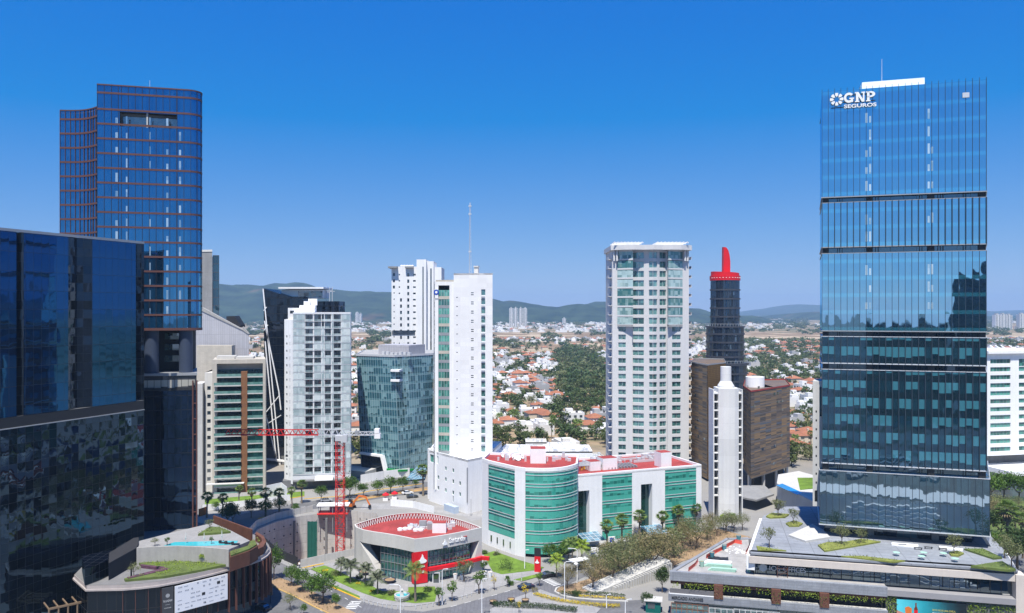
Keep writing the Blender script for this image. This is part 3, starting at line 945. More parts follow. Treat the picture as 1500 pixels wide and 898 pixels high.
# ================================================================== buildings behind it
root, W = frame('concrete_tower', 'grey concrete tower with a dark glass edge, standing close behind the brown-banded tower', 'tower', (275, 345), (311, 343))
b = MB().prism([(0, 0), (W, 0), skew(root, W, 14), (-3, 14)], 0, Z_(369, 344))
b.build('wall', GREYT, root)
e = pd(323.5, 268)
rr = root.rotation_euler.z
MB().prism([(W + 0.02, 0.5), (W + 2.7, 0.9), skew(root, W + 2.7, 13.6), skew(root, W + 0.05, 13.6)], 30, Z_(374, 344), 0).build('glass_edge', glass('tower_edge_glass', (0.01, 0.03, 0.04), (0.3, 0.45, 0.55), 0.25, 1.2, 3.6, 0.01, 0.01, line=0.1, hline=0.25), root)
MB().prism([(-0.2, -0.2), (W + 0.1, -0.2), skew(root, W, 14.2), (-3, 14.2)], Z_(369, 344), Z_(369, 344) + .9).build('roof_edge', CREAM, root)
root, W = frame('slanted_hall', 'grey corrugated metal building with a sloping roofline beside the brown-banded tower', 'building', (285, 332), (366, 332))
zz = lambda y: Z_(y, 332)
xx = lambda px: (px - 285) / F * 332
pts = [(0, 0), (xx(366), 0), (xx(364.5), zz(490)), (xx(356), zz(484)), (xx(297), zz(456)), (0, zz(452))]
extrude(MB(), pts, 0, 26, 0, skew(root, xx(366), 26)[0] - xx(366) - .4).build('wall', LAVEN, root)
b = MB()
for a, c in zip(pts[2:], pts[3:]):
    b.hexa([(c[0], -0.3, c[1]), (a[0], -0.3, a[1]), (a[0], 1.2, a[1]), (c[0], 1.2, c[1])], [(c[0], -0.3, c[1] + 1.6), (a[0], -0.3, a[1] + 0.3), (a[0], 1.2, a[1] + 0.3), (c[0], 1.2, c[1] + 1.6)])
b.build('parapet', CONC, root)
extrude(MB(), [(xx(324), zz(474)), (xx(345), zz(480)), (xx(345), zz(477)), (xx(336), zz(463)), (xx(324), zz(463.5))], 6, 12).build('roof_hatch', BLACK, root)
fbox(root, 'roof_frame', xx(296), xx(347), -6, -2, 0, zz(505), BEIGE, 'beige stair block in front of the metal wall')

# ================================================================== beige tower of balconies
root, W = frame('balcony_tower', 'beige apartment tower with green glass balconies and a vertical wood strip', 'apartment tower', (311, 305), (389, 309))
zt = 51.2
b = MB()
xl, xr = 1.6, W - 1.0
xa, xb = (353 - 311) / 78 * W, (362 - 311) / 78 * W
b.box(0, xl, 0, 2.98, 0, zt).box(xr, W, 0, 2.98, 0, zt).box(xl, xr, 0, 2.98, zt - 1.6, zt)
b.prism([(0, 3), (skew(root, W, 3)[0] - .05, 3), (skew(root, W, 16)[0] - .2, 16), (skew(root, W, 16)[0] - W, 16)], 0, zt - .02)
b.build('frame', BEIGE, root)
fl = 3.22
for k in range(15):
    z = zt - 2.6 - 0.6 - fl * k - 0.8
    if z < 2:
        break
    zz_ = z - fl + 0.45
    top = k == 0
    for (x0, x1, kind) in (((xl, xr, 0),) if top else ((xl, xa, 1), (xb, xr, 2))):
        w_ = MB().box(x0, x1, 2.0, 2.6, zz_ + 0.2, z)
        w_.build('balcony_window', P_SMOKE if top or kind == 1 else P_GREEN, root)
        d = 1.5 if kind == 1 else 0.4
        MB().box(x0 - (0.9 if kind == 1 else 0), x1, -d + 0.3, 2.4, zz_ - 0.25, zz_ + 0.2).build('balcony_slab', CONCL, root)
        MB().box(x0 - (0.85 if kind == 1 else 0), x1, -d + 0.32, -d + 0.37, zz_ + 0.2, zz_ + 1.2).build('balustrade', panemat('green_balustrade', (0.10, 0.22, 0.19), (0.20, 0.34, 0.30), r0=0.1) if 'green_balustrade' not in bpy.data.materials else bpy.data.materials['green_balustrade'], root)
MB().box(xa, xb, -0.3, 2.8, 0, zt - 4.7).build('wood_strip', WOOD, root)
b = MB()
sx = -3.4
ops = [(0.9, 2.2, 4 + 3.2 * k, 5.5 + 3.2 * k) for k in range(12)]
wall_windows(root, b, (sx, 4), (-0.01, 4), 0, 46, ops, P_DARK, GMET, 0.3, 1, 0)
b.prism([(sx, 4), (sx, 20), (-0.01, 20)][::-1], 0, 46, 0, True, False, None, False)
b.cap([(sx, 4), (0, 4), (0, 20), (sx, 20)], 46)
b.build('side_wing', CREAM, root)
fbox(root, 'side_pier', sx - 3.2, sx - 0.4, 1.5, 12, 0, 42, CONCL)
fbox(root, 'entrance_canopy', -2, W * 0.6, -2, 0, 3.6, 3.95, CREAM)
b = MB().box(1, 8, 4, 9, zt, zt + 1.2).box(W - 12, W - 5, 4, 11, zt, zt + 0.8)
b.build('roof_plant', CONCL, root)

# ================================================================== dark angular tower with white bracing
root, W = frame('angular_tower', 'black glass tower with a slanted top and white diagonal bracing on its left edge', 'tower', (386, 362), (444, 362))
x_ = lambda px: (px - 386) / F * 362
z_ = lambda y: Z_(y, 362)
G_ANG = glass('angular_glass', (0.004, 0.006, 0.009), (0.22, 0.28, 0.36), 0.14, 1.5, 3.6, 0.02, 0.02, blind=(0.05, 0.06, 0.07), bfrac=0.1, line=0.08, hline=0.3, lcol=(0.006, 0.007, 0.009))
extrude(MB(), [(x_(388), 8), (x_(444), 8), (x_(444), z_(434.5)), (x_(422), z_(434.5)), (x_(386), z_(422.5))], 0, 24).build('shaft', G_ANG, root)
extrude(MB(), [(x_(386), 0), (x_(444), 0), (x_(444), 8.2), (x_(386), 8.2)], 2, 24).build('base', CONCD, root)
b = MB()
for (xa_, ya, xb_, yb) in ((386, 423, 411, 683), (388, 470, 409, 573), (409, 573, 412, 600), (389, 500, 405, 672), (389, 605, 409, 580), (390, 622, 412, 608), (388, 600, 405, 670), (387, 455, 391, 450), (387, 484, 393, 476)):
    b.beam((x_(xa_), -0.5, z_(ya)), (x_(xb_), -0.5, z_(yb)), 0.5, 0.35)
b.beam((x_(390), -0.5, z_(672)), (x_(444), -0.5, z_(678)), 1.0, 0.8)
b.build('bracing', WHITE2, root)
b = MB().box(x_(405), x_(467), 8, 22, z_(436), z_(424))
b.box(x_(403), x_(470), 5, 24, z_(422.6), z_(420))
b.build('penthouse', WHITE, root, 'white flat-roofed penthouse with a deep roof slab')
MB().box(x_(430), x_(466), 7.9, 8.0, z_(435), z_(426)).build('penthouse_glazing', P_DARK, root)
MB().box(x_(444) + .05, x_(489), 10, 24, 0, z_(441)).build('rear_block', G_ANG, root)
b = MB()
for px, y0 in ((469, 433), (474, 431), (478, 432)):
    b.beam((x_(px), 12, z_(441)), (x_(px), 12, z_(419)), 0.25)
    b.beam((x_(px) - 1.2, 12, z_(y0 - 6)), (x_(px) + 1.2, 12, z_(y0 - 6)), 0.25)
b.build('antenna', LMET, root)

# ================================================================== pale glass apartment tower
root, W = frame('pale_apartment_tower', 'white and pale glass apartment tower with staggered recessed balconies', 'apartment tower', (429, 312), (513.5, 316))
px2 = lambda px: (px - 429) / 84.5 * W
z_ = lambda y: Z_(y, 313)
fl = 2.86
ztop = z_(457.5)
nfl = int((ztop - 5) / fl)
P_PG = panemat('pale_glass_panel', (0.30, 0.38, 0.39), (0.60, 0.66, 0.655), r0=0.08)
random.seed(11)
b = MB()
ops, pal = [], []
bays = [(429.6, 446), (447, 458), (460, 470), (471, 474.5), (475.5, 484.5), (486, 488), (488.5, 499), (500, 513)]
for k in range(nfl):
    z1 = ztop - 0.6 - fl * k
    z0 = z1 - fl + 0.30
    for i, (a, c) in enumerate(bays):
        if i in (1, 6) or (i == 4 and random.random() < 0.75) or (i == 2 and random.random() < (0.3 if k % 3 else 0.8)) or (k < 2 and i in (2, 3, 4)) or (i == 1):
            if z_(470) < z1 and px2(c) < px2(458):
                continue
            ops.append((px2(a), px2(c), z0, z1 - 0.05))
        else:
            pal.append((px2(a), px2(c), z0 - 0.1, z1 + 0.1))
facade(b, (0, 0), (W, 0), 3.5, ztop, ops, 1.5)
b.prism([(W, 0), (W, 18), (0, 18)], 3.5, ztop, 0, False, False, None, False)
b.cap([(0, 0), (W, 0), (W, 18), (0, 18)], ztop)
b.build('wall', surf('apartment_white', (0.66, 0.665, 0.67), 0.7, 0.06, 0.1, streak=0.1), root)
windows(root, (0, 0), (W, 0), ops, P_DARK, GMET, 1.5, 2, 0, name='balcony_window')
for o in ops:
    cnt = WCOUNT.get((root.name, 'rail'), 0)
    if cnt < 90:
        WCOUNT[(root.name, 'rail')] = cnt + 1
        MB().box(o[0], o[1], -0.10, -0.04, o[2] - 0.25, o[2] + 0.5).build('balustrade', P_PALE, root)
for j, o in enumerate(pal[:95]):
    MB().box(o[0], o[1], -0.16, -0.02, o[2], o[3]).build('glass_panel', P_PG, root)
b = MB()
for o in pal[95:]:
    b.box(o[0], o[1], -0.16, -0.02, o[2], o[3])
o = b.build('glass_panel', P_PG, root); o['kind'] = 'stuff'
b = MB()
for k in range(nfl + 1):
    b.box(-0.05, W + 0.05, -0.22, -0.165, ztop - 0.75 - fl * k, ztop - 0.55 - fl * k)
b.build('floor_line', LMET, root)
b = MB()                                  # white side wall at the left corner
lp = (px2(415), 4.6)
ops = []
for k in range(int((z_(470) - 6) / fl)):
    ops.append((1.2, 2.1, 5 + fl * k, 5.9 + fl * k))
    ops.append((3.6, 4.0, 4.6 + fl * k, 6.2 + fl * k))
zs2 = z_(468)
L_ = math.hypot(lp[0], lp[1])
wall_windows(root, b, lp, (-0.02, 0), 2, zs2, ops, P_DARK, GMET, 0.2, 1, 0)
b.prism([(-0.02, 0), (-0.02, 16), (lp[0], 16), lp], 2, zs2, 0, False, False, None, False)
b.cap([lp, (-0.02, 0), (-0.02, 16), (lp[0], 16)], zs2)
b.build('side_wall', WHITE, root)
b = MB().box(px2(421), px2(460), 2.5, 15, ztop - 3.4, z_(451)).box(px2(437), px2(460), 4.5, 14, z_(452), z_(447)).box(px2(443), px2(452), 6, 12, z_(447), z_(441)).box(px2(449), px2(462), 9, 13, z_(447), z_(437))
b.build('roof_block', WHITE, root)
b = MB().box(px2(424), px2(430), 2.44, 2.5, z_(459), z_(455)).box(px2(434), px2(444), 2.44, 2.5, z_(466), z_(462))
b.build('roof_window', P_DARK, root)
MB().box(px2(430), W, -2.5, 1, 3.3, 3.7).box(-4, W, 1, 17, 0, 3.3).build('entrance_storey', CONCD, root)
MB().box(px2(462), px2(488), -6, 0.9, 4.2, 4.6).build('canopy', WHITE2, root)
# ================================================================== teal glass office, leaning outward
root, W = frame('teal_office', 'teal glass office building with leaning walls and a white folded frame at its foot', 'office building', (528, 345), (586, 336))
G_TE = glass('teal_glass', (0.02, 0.085, 0.10), (0.50, 0.70, 0.78), 0.26, 1.25, 3.5, 0.012, 0.014, blind=(0.20, 0.36, 0.38), bfrac=0.45, sp=(0.12, 0.25, 0.27), spf=0.28, line=0.16, hline=0.10, lcol=(0.26, 0.36, 0.38))
rr = root.rotation_euler.z
def lp(px, D):
    p = pd(px, D); d = Vector((p.x - root.location.x, p.y - root.location.y))
    return (d.x * math.cos(rr) + d.y * math.sin(rr), -d.x * math.sin(rr) + d.y * math.cos(rr))
zt = Z_(521, 340)
base = [lp(529, 345), lp(586, 336), lp(633, 352), lp(640, 380), lp(540, 382)]
top = [lp(522, 345), lp(578, 336), lp(634, 352), lp(640, 380), lp(534, 382)]
b = MB()
for i in range(5):
    j = (i + 1) % 5
    L = math.dist(base[i], base[j])
    b.face([(*base[i], 0), (*base[j], 0), (*top[j], zt), (*top[i], zt)], [(0, 0), (L, 0), (L, zt), (0, zt)])
b.build('curtain_wall', G_TE, root)
MB().cap(top, zt - 0.02).build('roof', ROOFG, root)
MB().ring(top, 0.2, zt - 0.35, zt + 0.5).build('parapet', LMET, root)
def wallrow(px, D, y):
    return (*lp(px, D), Z_(y, D))
for ya, yb in ((541.5, 544.5), (556, 559)):
    b = MB()
    a, c = lp(572, 335), lp(585, 334)
    a2, c2 = lp(574, 338), lp(590, 339)
    b.hexa([(*a, Z_(yb, 335)), (*c, Z_(yb, 335)), (*c2, Z_(yb, 335)), (*a2, Z_(yb, 335))], [(*a, Z_(ya, 335)), (*c, Z_(ya, 335)), (*c2, Z_(ya, 335)), (*a2, Z_(ya, 335))])
    b.build('balcony_slab', WHITE2, root)
b = MB()
def dpt(px, y, D):
    q = lp(px, D); return Vector((q[0], q[1], Z_(y, D)))
b.beam(dpt(528, 663.5, 344), dpt(560, 668, 338.5), 1.4, 0.9)
b.beam(dpt(560, 667, 338), dpt(567, 698, 336.5), 1.6, 1.2)
b.build('folded_frame', WHITE2, root)
MB().hexa([(*lp(530, 343.5), 0), (*lp(565, 338), 0), (*lp(565, 339), 0), (*lp(530, 344.6), 0)], [(*lp(529, 343.5), 8.4), (*lp(559, 338.6), 7.6), (*lp(559, 339.6), 7.6), (*lp(529, 344.6), 8.4)]).build('entrance_glazing', G_ANG, root)
b = MB()
b.beam(dpt(567, 687.5, 336.5), dpt(586, 689.5, 334.5), 0.9, 0.8)
b.beam(dpt(586, 689.5, 334.5), dpt(606, 688, 340), 0.9, 0.8)
b.build('green_fascia', surf('green_sign', (0.01, 0.26, 0.05), 0.5, 0.1, 0.4), root)
b = MB()
q = [dpt(592, 704, 326), dpt(622, 701, 328), dpt(624, 683, 341), dpt(612, 682, 341)]
b.face(q)
b.build('glass_canopy', glass('canopy_glass', (0.10, 0.22, 0.30), (0.6, 0.7, 0.8), 0.2, 1.5, 1.5, 0.03, 0.01, line=0.12, hline=0.12, lcol=(0.5, 0.5, 0.5)), root)
b = MB().box(*[3, 19, 9, 22, zt, zt + 4.2])
b.build('roof_screen', LAVEN, root)
random.seed(2)
for k in range(7):
    x = 8 + k * 2.2
    MB().box(x, x + 1.3, 4.5, 6, zt, zt + 1.1 + random.random() * .5).build('roof_unit', LMET, root)
MB().box(-8, 9, -9, 0, 0, 2.6).build('retaining_wall', CONCL, root)

# ================================================================== far white apartment tower
root, W = frame('white_apartment_tower', 'tall stepped white apartment tower with a flat overhanging roof, behind the teal office', 'apartment tower', (573.5, 420), (646, 420))
k_ = 420 / F
u_ = lambda px: (px - 573.5) * k_
z_ = lambda y: Z_(y, 420)
b = MB()
ops = []
for k in range(15):
    z = z_(400) - 3.3 * k
    ops += [(u_(575.5), u_(578.5), z - 1.6, z)] if k < 3 else [(u_(576.5), u_(578), z - 1, z - 0.2)]
    ops += [(u_(586), u_(588.8), z - 1.9, z - 0.1)] if k > 3 and k not in (11,) else [(u_(584), u_(586), z - 1.2, z - 0.4)]
    ops += [(u_(596.5), u_(599.5), z - 1.9, z - 0.1)]
    ops += [(u_(605), u_(609), z - 1.3, z - 0.4)]
facade(b, (0, 0), (u_(611), 0), 0, z_(390.5), ops, 0.4)
b.prism([(u_(611), 0), (u_(611), 22), (0, 22), (0, 0)], 0, z_(390.5), 0, True, False, None, False)
b.cap([(0, 0), (u_(611), 0), (u_(611), 22), (0, 22)], z_(390.5))
b.build('wall', WHITE, root)
windows(root, (0, 0), (u_(611), 0), ops, P_SMOKE, GMET, 0.4, 1, 0)
b = MB().box(u_(573.6), u_(611), -0.35, -0.02, z_(495), z_(435.5))
MB().box(u_(575), u_(610.5), 0.8, 1.0, 0, 1).build('lower_wall', WHITE, root)
MB().box(u_(574.5), u_(608), -0.3, -0.02, z_(490), z_(484)).build('recess_band', P_DARK, root)
MB().box(u_(569.5), u_(583), -3, 12, z_(393), z_(390.6)).box(u_(594), u_(606), -2, 12, z_(393), z_(390.6)).build('roof_slab', GREYT, root)
MB().box(u_(611), u_(625), -2.2, 20, 0, z_(380.5)).box(u_(624.8), u_(635), 1, 18, 0, z_(382.5)).build('core', WHITE, root, 'taller blank core')
MB().box(u_(619.5), u_(621.2), -2.4, -2.2, 4, z_(391)).box(u_(630), u_(632), 0.8, 1.0, 4, z_(393)).build('slot_window', P_DARK, root)
MB().box(u_(635), u_(646), 2.5, 21, 0, z_(391)).build('rear_wing', WHITE, root)
b = MB()
for px in (586, 590, 594, 598, 602):
    b.lathe([(0.9, z_(390.5)), (0.9, z_(388.2)), (0.3, z_(387.2))], 10, (u_(px), 6))
b.build('water_tank', WHITE2, root)

# ================================================================== white tower with the green window column
D0 = 288
root, W = frame('white_tower', 'slim bright white tower with a green window column and a tall roof aerial', 'tower', (636, 288), (721.5, 285))
u_ = lambda px: (px - 636) / 85.5 * W
z_ = lambda y: Z_(y, 287)
zt, zl = z_(400.5), z_(412.5)
WB = skew(root, W, 17)[0] - .15
b = MB()
ops = []
for k in range(18):
    z = z_(424) - 3.30 * k
    ops.append((u_(705), u_(711), z - 2.1, z))
    if k < 19:
        ops.append((u_(690), u_(694), z - 2.1, z - 1.75)); ops.append((u_(690), u_(694), z - 1.4, z - 1.05))
        ops.append((u_(668.5), u_(670.8), z - 3.0, z - 2.7))
ops = [(o[0] - u_(664.8), o[1] - u_(664.8), o[2], o[3]) for o in ops]
facade(b, (u_(664.8), 0), (W, 0), 5, zt, ops, 0.3)
b.prism([(W, 0), (WB, 17), (WB - 12, 17), (u_(664.8), 0)], 5, zt, 0, False, False, None, False)
b.cap([(u_(664.8), 0), (W, 0), (WB, 17), (WB - 12, 17)], zt - 0.6)
b.ring([(u_(664.8) + .4, 0.4), (W - .4, 0.4), (WB - .4, 16.6), (WB - 11.6, 16.6)], 0.4, zt - 0.6, zt)
b.build('wall', WHITEJ, root)
wo_ = ops
windows(root, (u_(664.8), 0), (W, 0), [o for o in wo_ if o[3] - o[2] > 1.5], P_TEAL, GMET, 0.3, 1, 0)
windows(root, (u_(664.8), 0), (W, 0), [o for o in wo_ if o[3] - o[2] < 1.5], P_DARK, GMET, 0.28, 0, 0, fw=0.02, name='vent')
b = MB()
for k in range(18):
    z = z_(424) - 3.30 * k
    b.box(u_(705.2), u_(710.8), -0.22, 0.02, z - 2.9, z - 2.35)
b.build('sill_unit', LMET, root)
b = MB()                                  # left block
ops = [(u_(641) - u_(636), u_(657.5) - u_(636), 8, zl - 1.3)]
facade(b, (u_(636), 1.2), (u_(664.7), 1.2), 5, zl, ops, 0.5)
b.prism([(u_(664.7), 1.2), (u_(664.7), 15), (u_(636), 15), (u_(636), 1.2)], 5, zl, 0, False, False, None, False)
b.cap([(u_(636), 1.2), (u_(664.7), 1.2), (u_(664.7), 15), (u_(636), 15)], zl)
b.build('window_bay', WHITE, root, 'lower bay with the green windows')
for k in range(19):
    z = zl - 1.4 - 3.30 * k - (1.6 if k == 0 else 1.6)
    MB().box(u_(641) + .02, u_(657.5) - .02, 1.55, 1.69, z - 2.2, z).build('green_window', P_GREEN, root)
    MB().box(u_(641) + .02, u_(657.5) - .02, 1.5, 1.66, z - 3.28, z - 2.22).build('spandrel', GMET if k % 3 else BEIGE, root)
    b = MB()
    for t in range(1, 4):
        x = u_(641) + (u_(657.5) - u_(641)) * t / 4
        b.box(x - .04, x + .04, 1.5, 1.545, z - 2.2, z)
    b.build('mullion', LMET, root)
b = MB()
for k in range(20):
    z = zl - 3.3 * k
    b.beam((u_(634), 1.8, z), (u_(636) - .05, 1.5, z - 3.3), 0.12).beam((u_(636) - .05, 1.5, z), (u_(634), 1.8, z - 3.3), 0.12)
    b.beam((u_(634), 1.8, z), (u_(636), 1.5, z), 0.12)
b.beam((u_(633.8), 1.8, 5), (u_(633.8), 1.8, zl), 0.14)
b.build('lattice_edge', GMET, root)
MB().box(u_(637), u_(664), 1.4, 10, zl + .02, zl + 0.7).build('roof_edge', BEIGE, root)
b = MB().box(u_(691.5), u_(697.5), 4, 6.2, zt - 0.6, z_(390.5)).box(u_(691), u_(698), 3.7, 6.5, z_(390.5), z_(388.8))
b.build('vent_stack', CREAM, root)
b = MB()
za, zb_ = zt - 0.6, z_(294)
cx, cy = u_(684), 6.0
for k in range(3):
    a_ = k * 2.094
    b.beam((cx + .45 * math.cos(a_), cy + .45 * math.sin(a_), za), (cx + .2 * math.cos(a_), cy + .2 * math.sin(a_), zb_), 0.10)
n_ = 22
for k in range(n_):
    z0, z1 = za + (zb_ - za) * k / n_, za + (zb_ - za) * (k + 1) / n_
    b.beam((cx - .35, cy, z0), (cx + .35, cy, z1), 0.06)
for z in (z_(300), z_(312), z_(368)):
    b.box(cx - .5, cx + .5, cy - .3, cy + .3, z, z + 0.5)
b.build('lattice_aerial', LMET, root)
MB().box(u_(640.5) - 1.1, u_(641) - .05, 1.0, 1.15, z_(437), z_(422)).build('sign_panel', WHITE2, root)
b = MB().lathe([(1.0, 0), (1.0, 0.2), (0.02, 0.22)], 20)
o = b.build('round_sign', BLUEP, root)
o.location = (u_(638.2), 1.16, z_(428)); o.rotation_euler = (R(90), 0, 0)
MB().lathe([(0.45, 0), (0.45, 0.26), (0.02, 0.28)], 16).build('round_sign', WHITE2, root)
o = COL.objects[-1]; o.location = (u_(638.2), 1.14, z_(428)); o.rotation_euler = (R(90), 0, 0)

# low white hospital wing in front of it
ca, cb, cc = pd(628.7, 293), pd(685, 274), pd(712, 281)
root = thing('white_clinic_wing', 'low white building with small square windows at the foot of the white tower', 'building', (cb.x, cb.y, 0), math.atan2(cb.y - ca.y, cb.x - ca.x))
rr = root.rotation_euler.z
def lq(p):
    d = Vector((p.x - root.location.x, p.y - root.location.y))
    return (d.x * math.cos(rr) + d.y * math.sin(rr), -d.x * math.sin(rr) + d.y * math.cos(rr))
A, B, C = lq(ca), (0, 0), lq(cc)
D1, E1 = lq(pd(735, 312)), lq(pd(640, 318))
zt = 18.7
Lw = -A[0]
f_ = lambda px: Lw * ((px - 628.7) / 56.3) ** 0.96
ops = []
for px, y in ((653, 686), (664, 689), (642, 699), (653, 702), (664, 705), (674, 708), (642, 714.5), (653, 718), (664, 721.5), (674, 724)):
    x = f_(px)
    Dx = 293 - (px - 628.7) / 56.3 * 19
    z = Z_(y, Dx)
    ops.append((x - 0.55, x + 0.55, z - 0.7, z + 0.7))
ops.append((f_(664) - .3, f_(664) + .3, 2.5, 4.7))
ops.append((0.5, f_(642), zt - 4.2, zt - 1.4))
b = MB()
facade(b, A, B, 0, zt, ops, 0.3)
b.prism([B, C, D1, E1, A], 0, zt, 0, False, False, None, False)
b.cap([A, B, C, D1, E1], zt - 0.8)
b.ring(offset([A, B, C, D1, E1], -0.35), 0.35, zt - 0.8, zt + 0.02)
b.build('wall', WHITE2, root)
windows(root, A, B, ops, P_GREEN, GMET, 0.3, 1, 0)
MB().box(-0.15, 0.1, -0.3, 0.05, 4, 16).build('downpipe', GMET, root)
b = MB()
for i in range(26):
    t_ = i / 25
    p = (A[0] + (B[0] - A[0]) * t_, 0.4)
    b.beam((p[0], p[1], zt), (p[0], p[1], zt + 1.3), 0.07)
b.beam((A[0], .4, zt + 1.3), (0, .4, zt + 1.3), 0.08).beam((A[0], .4, zt + .7), (0, .4, zt + .7), 0.06)
b.build('roof_railing', GMET, root)
MB().box(A[0] - 3.4, A[0] + 1.5, 1.5, 9, 0, Z_(657, 296)).build('stair_block', WHITE2, root)
MB().box(-9.5, -3, -3.4, -1.6, 0, 2.3).build('service_cabinet', surf('cabinet_blue', (0.42, 0.5, 0.6), 0.6), root)

# ================================================================== green-glass hospital: two bodies
G_GR = glass('green_glass', (0.030, 0.21, 0.165), (0.45, 0.66, 0.62), 0.08, 1.25, 3.55, 0.010, 0.010, blind=(0.075, 0.40, 0.315), bfrac=0.78, bpart=0.9, line=0.07, lcol=(0.09, 0.32, 0.27), clutter=0.5, fscale=0.7)
G_GRD = glass('dark_green_glass', (0.004, 0.035, 0.03), (0.4, 0.55, 0.55), 0.15, 1.4, 3.2, 0.02, 0.02, line=0.05, hline=0.08, lcol=(0.02, 0.06, 0.05))
root = thing('green_glass_clinic', 'white clinic with bands of emerald green glass and red roofs, its near corner rounded', 'clinic', (*pd(765, 226).xy, 0))
ox, oy = root.location.x, root.location.y
W_ = lambda px, D: (X_(px, D) - ox, D - oy)
zt1 = 25.0
L0, L1, L2, L3 = W_(706, 241), W_(715.6, 237.4), W_(754, 228.2), W_(769.6, 226.0)
cur = []
a_, c_ = Vector(W_(769.6, 226.3)), Vector(W_(846, 233.0))
mid = (a_ + c_) / 2
for i in range(15):
    k = i / 14
    nrm = Vector(((c_ - a_).y, -(c_ - a_).x)).normalized()
    q = a_ + (c_ - a_) * k + nrm * (3.6 * (1 - (2 * k - 1) ** 2))
    cur.append((q.x, q.y))
R1 = W_(846, 234.5)
back1 = [W_(848, 247), W_(716, 251)]
b = MB()
b.prism([L0, L1], 0, zt1, 0, False, False, None, False)
b.prism([L2, L3, cur[0]], 0, zt1, 0, False, False, None, False)
b.prism([R1] + back1 + [L0], 0, zt1, 0, False, False, None, False)
b.prism([L1, L2], 0, 4.6, 0, False, False, None, False)
body1 = [L0, L1, L2, L3] + cur[1:] + [R1] + back1
b.ring(offset(body1, -0.5), 0.52, zt1 - 0.6, zt1 + 0.35)
b.build('wall', WHITE2, root)
MB().cap(body1, zt1 - 0.35).build('roof', REDROOF, root)
def glass_bands(root, line, z0, z1, nb, name='glass_band', inset=0.0):
    h = (z1 - z0) / nb
    for k in range(nb):
        b = MB()
        o = offset(line, -inset, False)
        b.prism(o, z0 + h * k, z0 + h * (k + 1) - 0.02, 0, False, False, None, False)
        b.build(name, G_GR, root)
        b = MB()
        b.ring(line, 0.12, z0 + h * (k + 1) - 0.22, z0 + h * (k + 1) - 0.06, 0, False)
        b.ring(line, 0.12, z0 + h * (k + 1) - 1.05, z0 + h * (k + 1) - 0.9, 0, False)
        b.build('white_transom', LMET, root)
glass_bands(root, [L1, L2], 4.6, zt1 - 0.7, 6, inset=0.08)
glass_bands(root, cur, 1.0, zt1 - 0.7, 7)
b = MB()
for px, D in ((720, 236.3), (729, 234.2), (738, 232), (748, 229.7)):
    q = W_(px, D - 0.15)
    b.box(q[0] - .3, q[0] + .3, q[1] - .02, q[1] + .1, 1.6, 3.4)
b.build('small_window', P_DARK, root)
# right body
root2, W2 = frame('green_glass_wing', 'long white clinic wing with three green glass panels between tall dark entrance slots', 'clinic', (846, 235.8), (1027.6, 251.5))
u_ = lambda px: (lambda tx: ((tx * root2.location.y - root2.location.x) / (math.cos(root2.rotation_euler.z) - tx * math.sin(root2.rotation_euler.z))))((px - 750) / F)
zt2 = 21.0
def band_panel(pxa, pxb, z0, z1, nb):
    line = [(u_(pxa), -0.06), (u_(pxb), -0.06)]
    glass_bands(root2, line, z0, z1, nb)
b = MB()
slots = [(u_(847), u_(863.5), 0.2, 16.5), (u_(939), u_(955.5), 0.2, 16.8)]
slots2 = [(u_(882), u_(925.6), 1.2, zt2 - 0.3), (u_(974), u_(1019.5), 1.2, zt2 - 0.3)]
facade(b, (0, 0), (W2, 0), 0, zt2, slots, 2.2)
b.prism([(W2, 0), (W2, 24), (0, 24), (0, 0)], 0, zt2, 0, False, False, None, False)
b.ring(offset([(0, 0), (W2, 0), (W2, 24), (0, 24)], -0.5), 0.5, zt2 - 0.4, zt2 + 0.45)
b.build('wall', WHITE2, root2)
MB().cap([(0.1, 0.1), (W2 - .1, 0.1), (W2 - .1, 23.9), (0.1, 23.9)], zt2 - 0.25).build('roof', REDROOF, root2)
for s in slots:
    MB().box(s[0], s[1], 2.1, 2.18, s[2], s[3]).build('entrance_glazing', G_GRD, root2)
band_panel(882, 925.6, 1.2, zt2 - 0.2, 5)
band_panel(974, 1019.5, 1.2, zt2 - 0.2, 5)
for s in slots:
    b = MB()
    b.hexa([(s[0] - .5, -6, 3.0), (s[1] + 2.5, -6, 3.0), (s[1] + 2.5, 0, 4.0), (s[0] - .5, 0, 4.0)], [(s[0] - .5, -6, 3.12), (s[1] + 2.5, -6, 3.12), (s[1] + 2.5, 0, 4.12), (s[0] - .5, 0, 4.12)])
    b.build('entrance_canopy', bpy.data.materials['canopy_glass'], root2)
# roof plant, both bodies
b = MB().box(*(lambda q: (q[0], q[0] + 4.6, q[1], q[1] + 4.4))(W_(777, 236)), zt1 - .3, zt1 + 4.0)
b.build('lift_house', WHITE2, root)
MB().box(*(lambda q: (q[0] + .05, q[0] + 4.55, q[1] + .05, q[1] + 4.35))(W_(777, 236)), zt1 + 4.0, zt1 + 4.1).build('lift_house_roof', REDROOF, root)
for px, D, w, d, h in ((897, 250, 5.0, 4, 3.3), (878, 245, 3.6, 3.5, 2.6), (976, 254, 3.8, 4, 4.4)):
    x = u_(px)
    y = 6 if px != 976 else 3
    MB().box(x, x + w, y, y + d, zt2 - .2, zt2 + h).build('lift_house', WHITE2, root2)
    MB().box(x + .05, x + w - .05, y + .05, y + d - .05, zt2 + h, zt2 + h + .1).build('lift_house_roof', REDROOF, root2)
random.seed(8)
b = MB()
for k in range(12):
    x, y = u_(848) + k * 1.25, 8 + random.random() * 4
    b.beam((x, y, zt2 - .2), (x, y, zt2 + 1.3), 0.35)
b.build('pipe_support', YEL, root2)
b = MB()
for k in range(6):
    y = 7.0 + k * 1.0
    b.tube([(u_(848), y, zt2 + 1.4), (u_(848) + 15, y, zt2 + 1.4)], 0.22, 6)
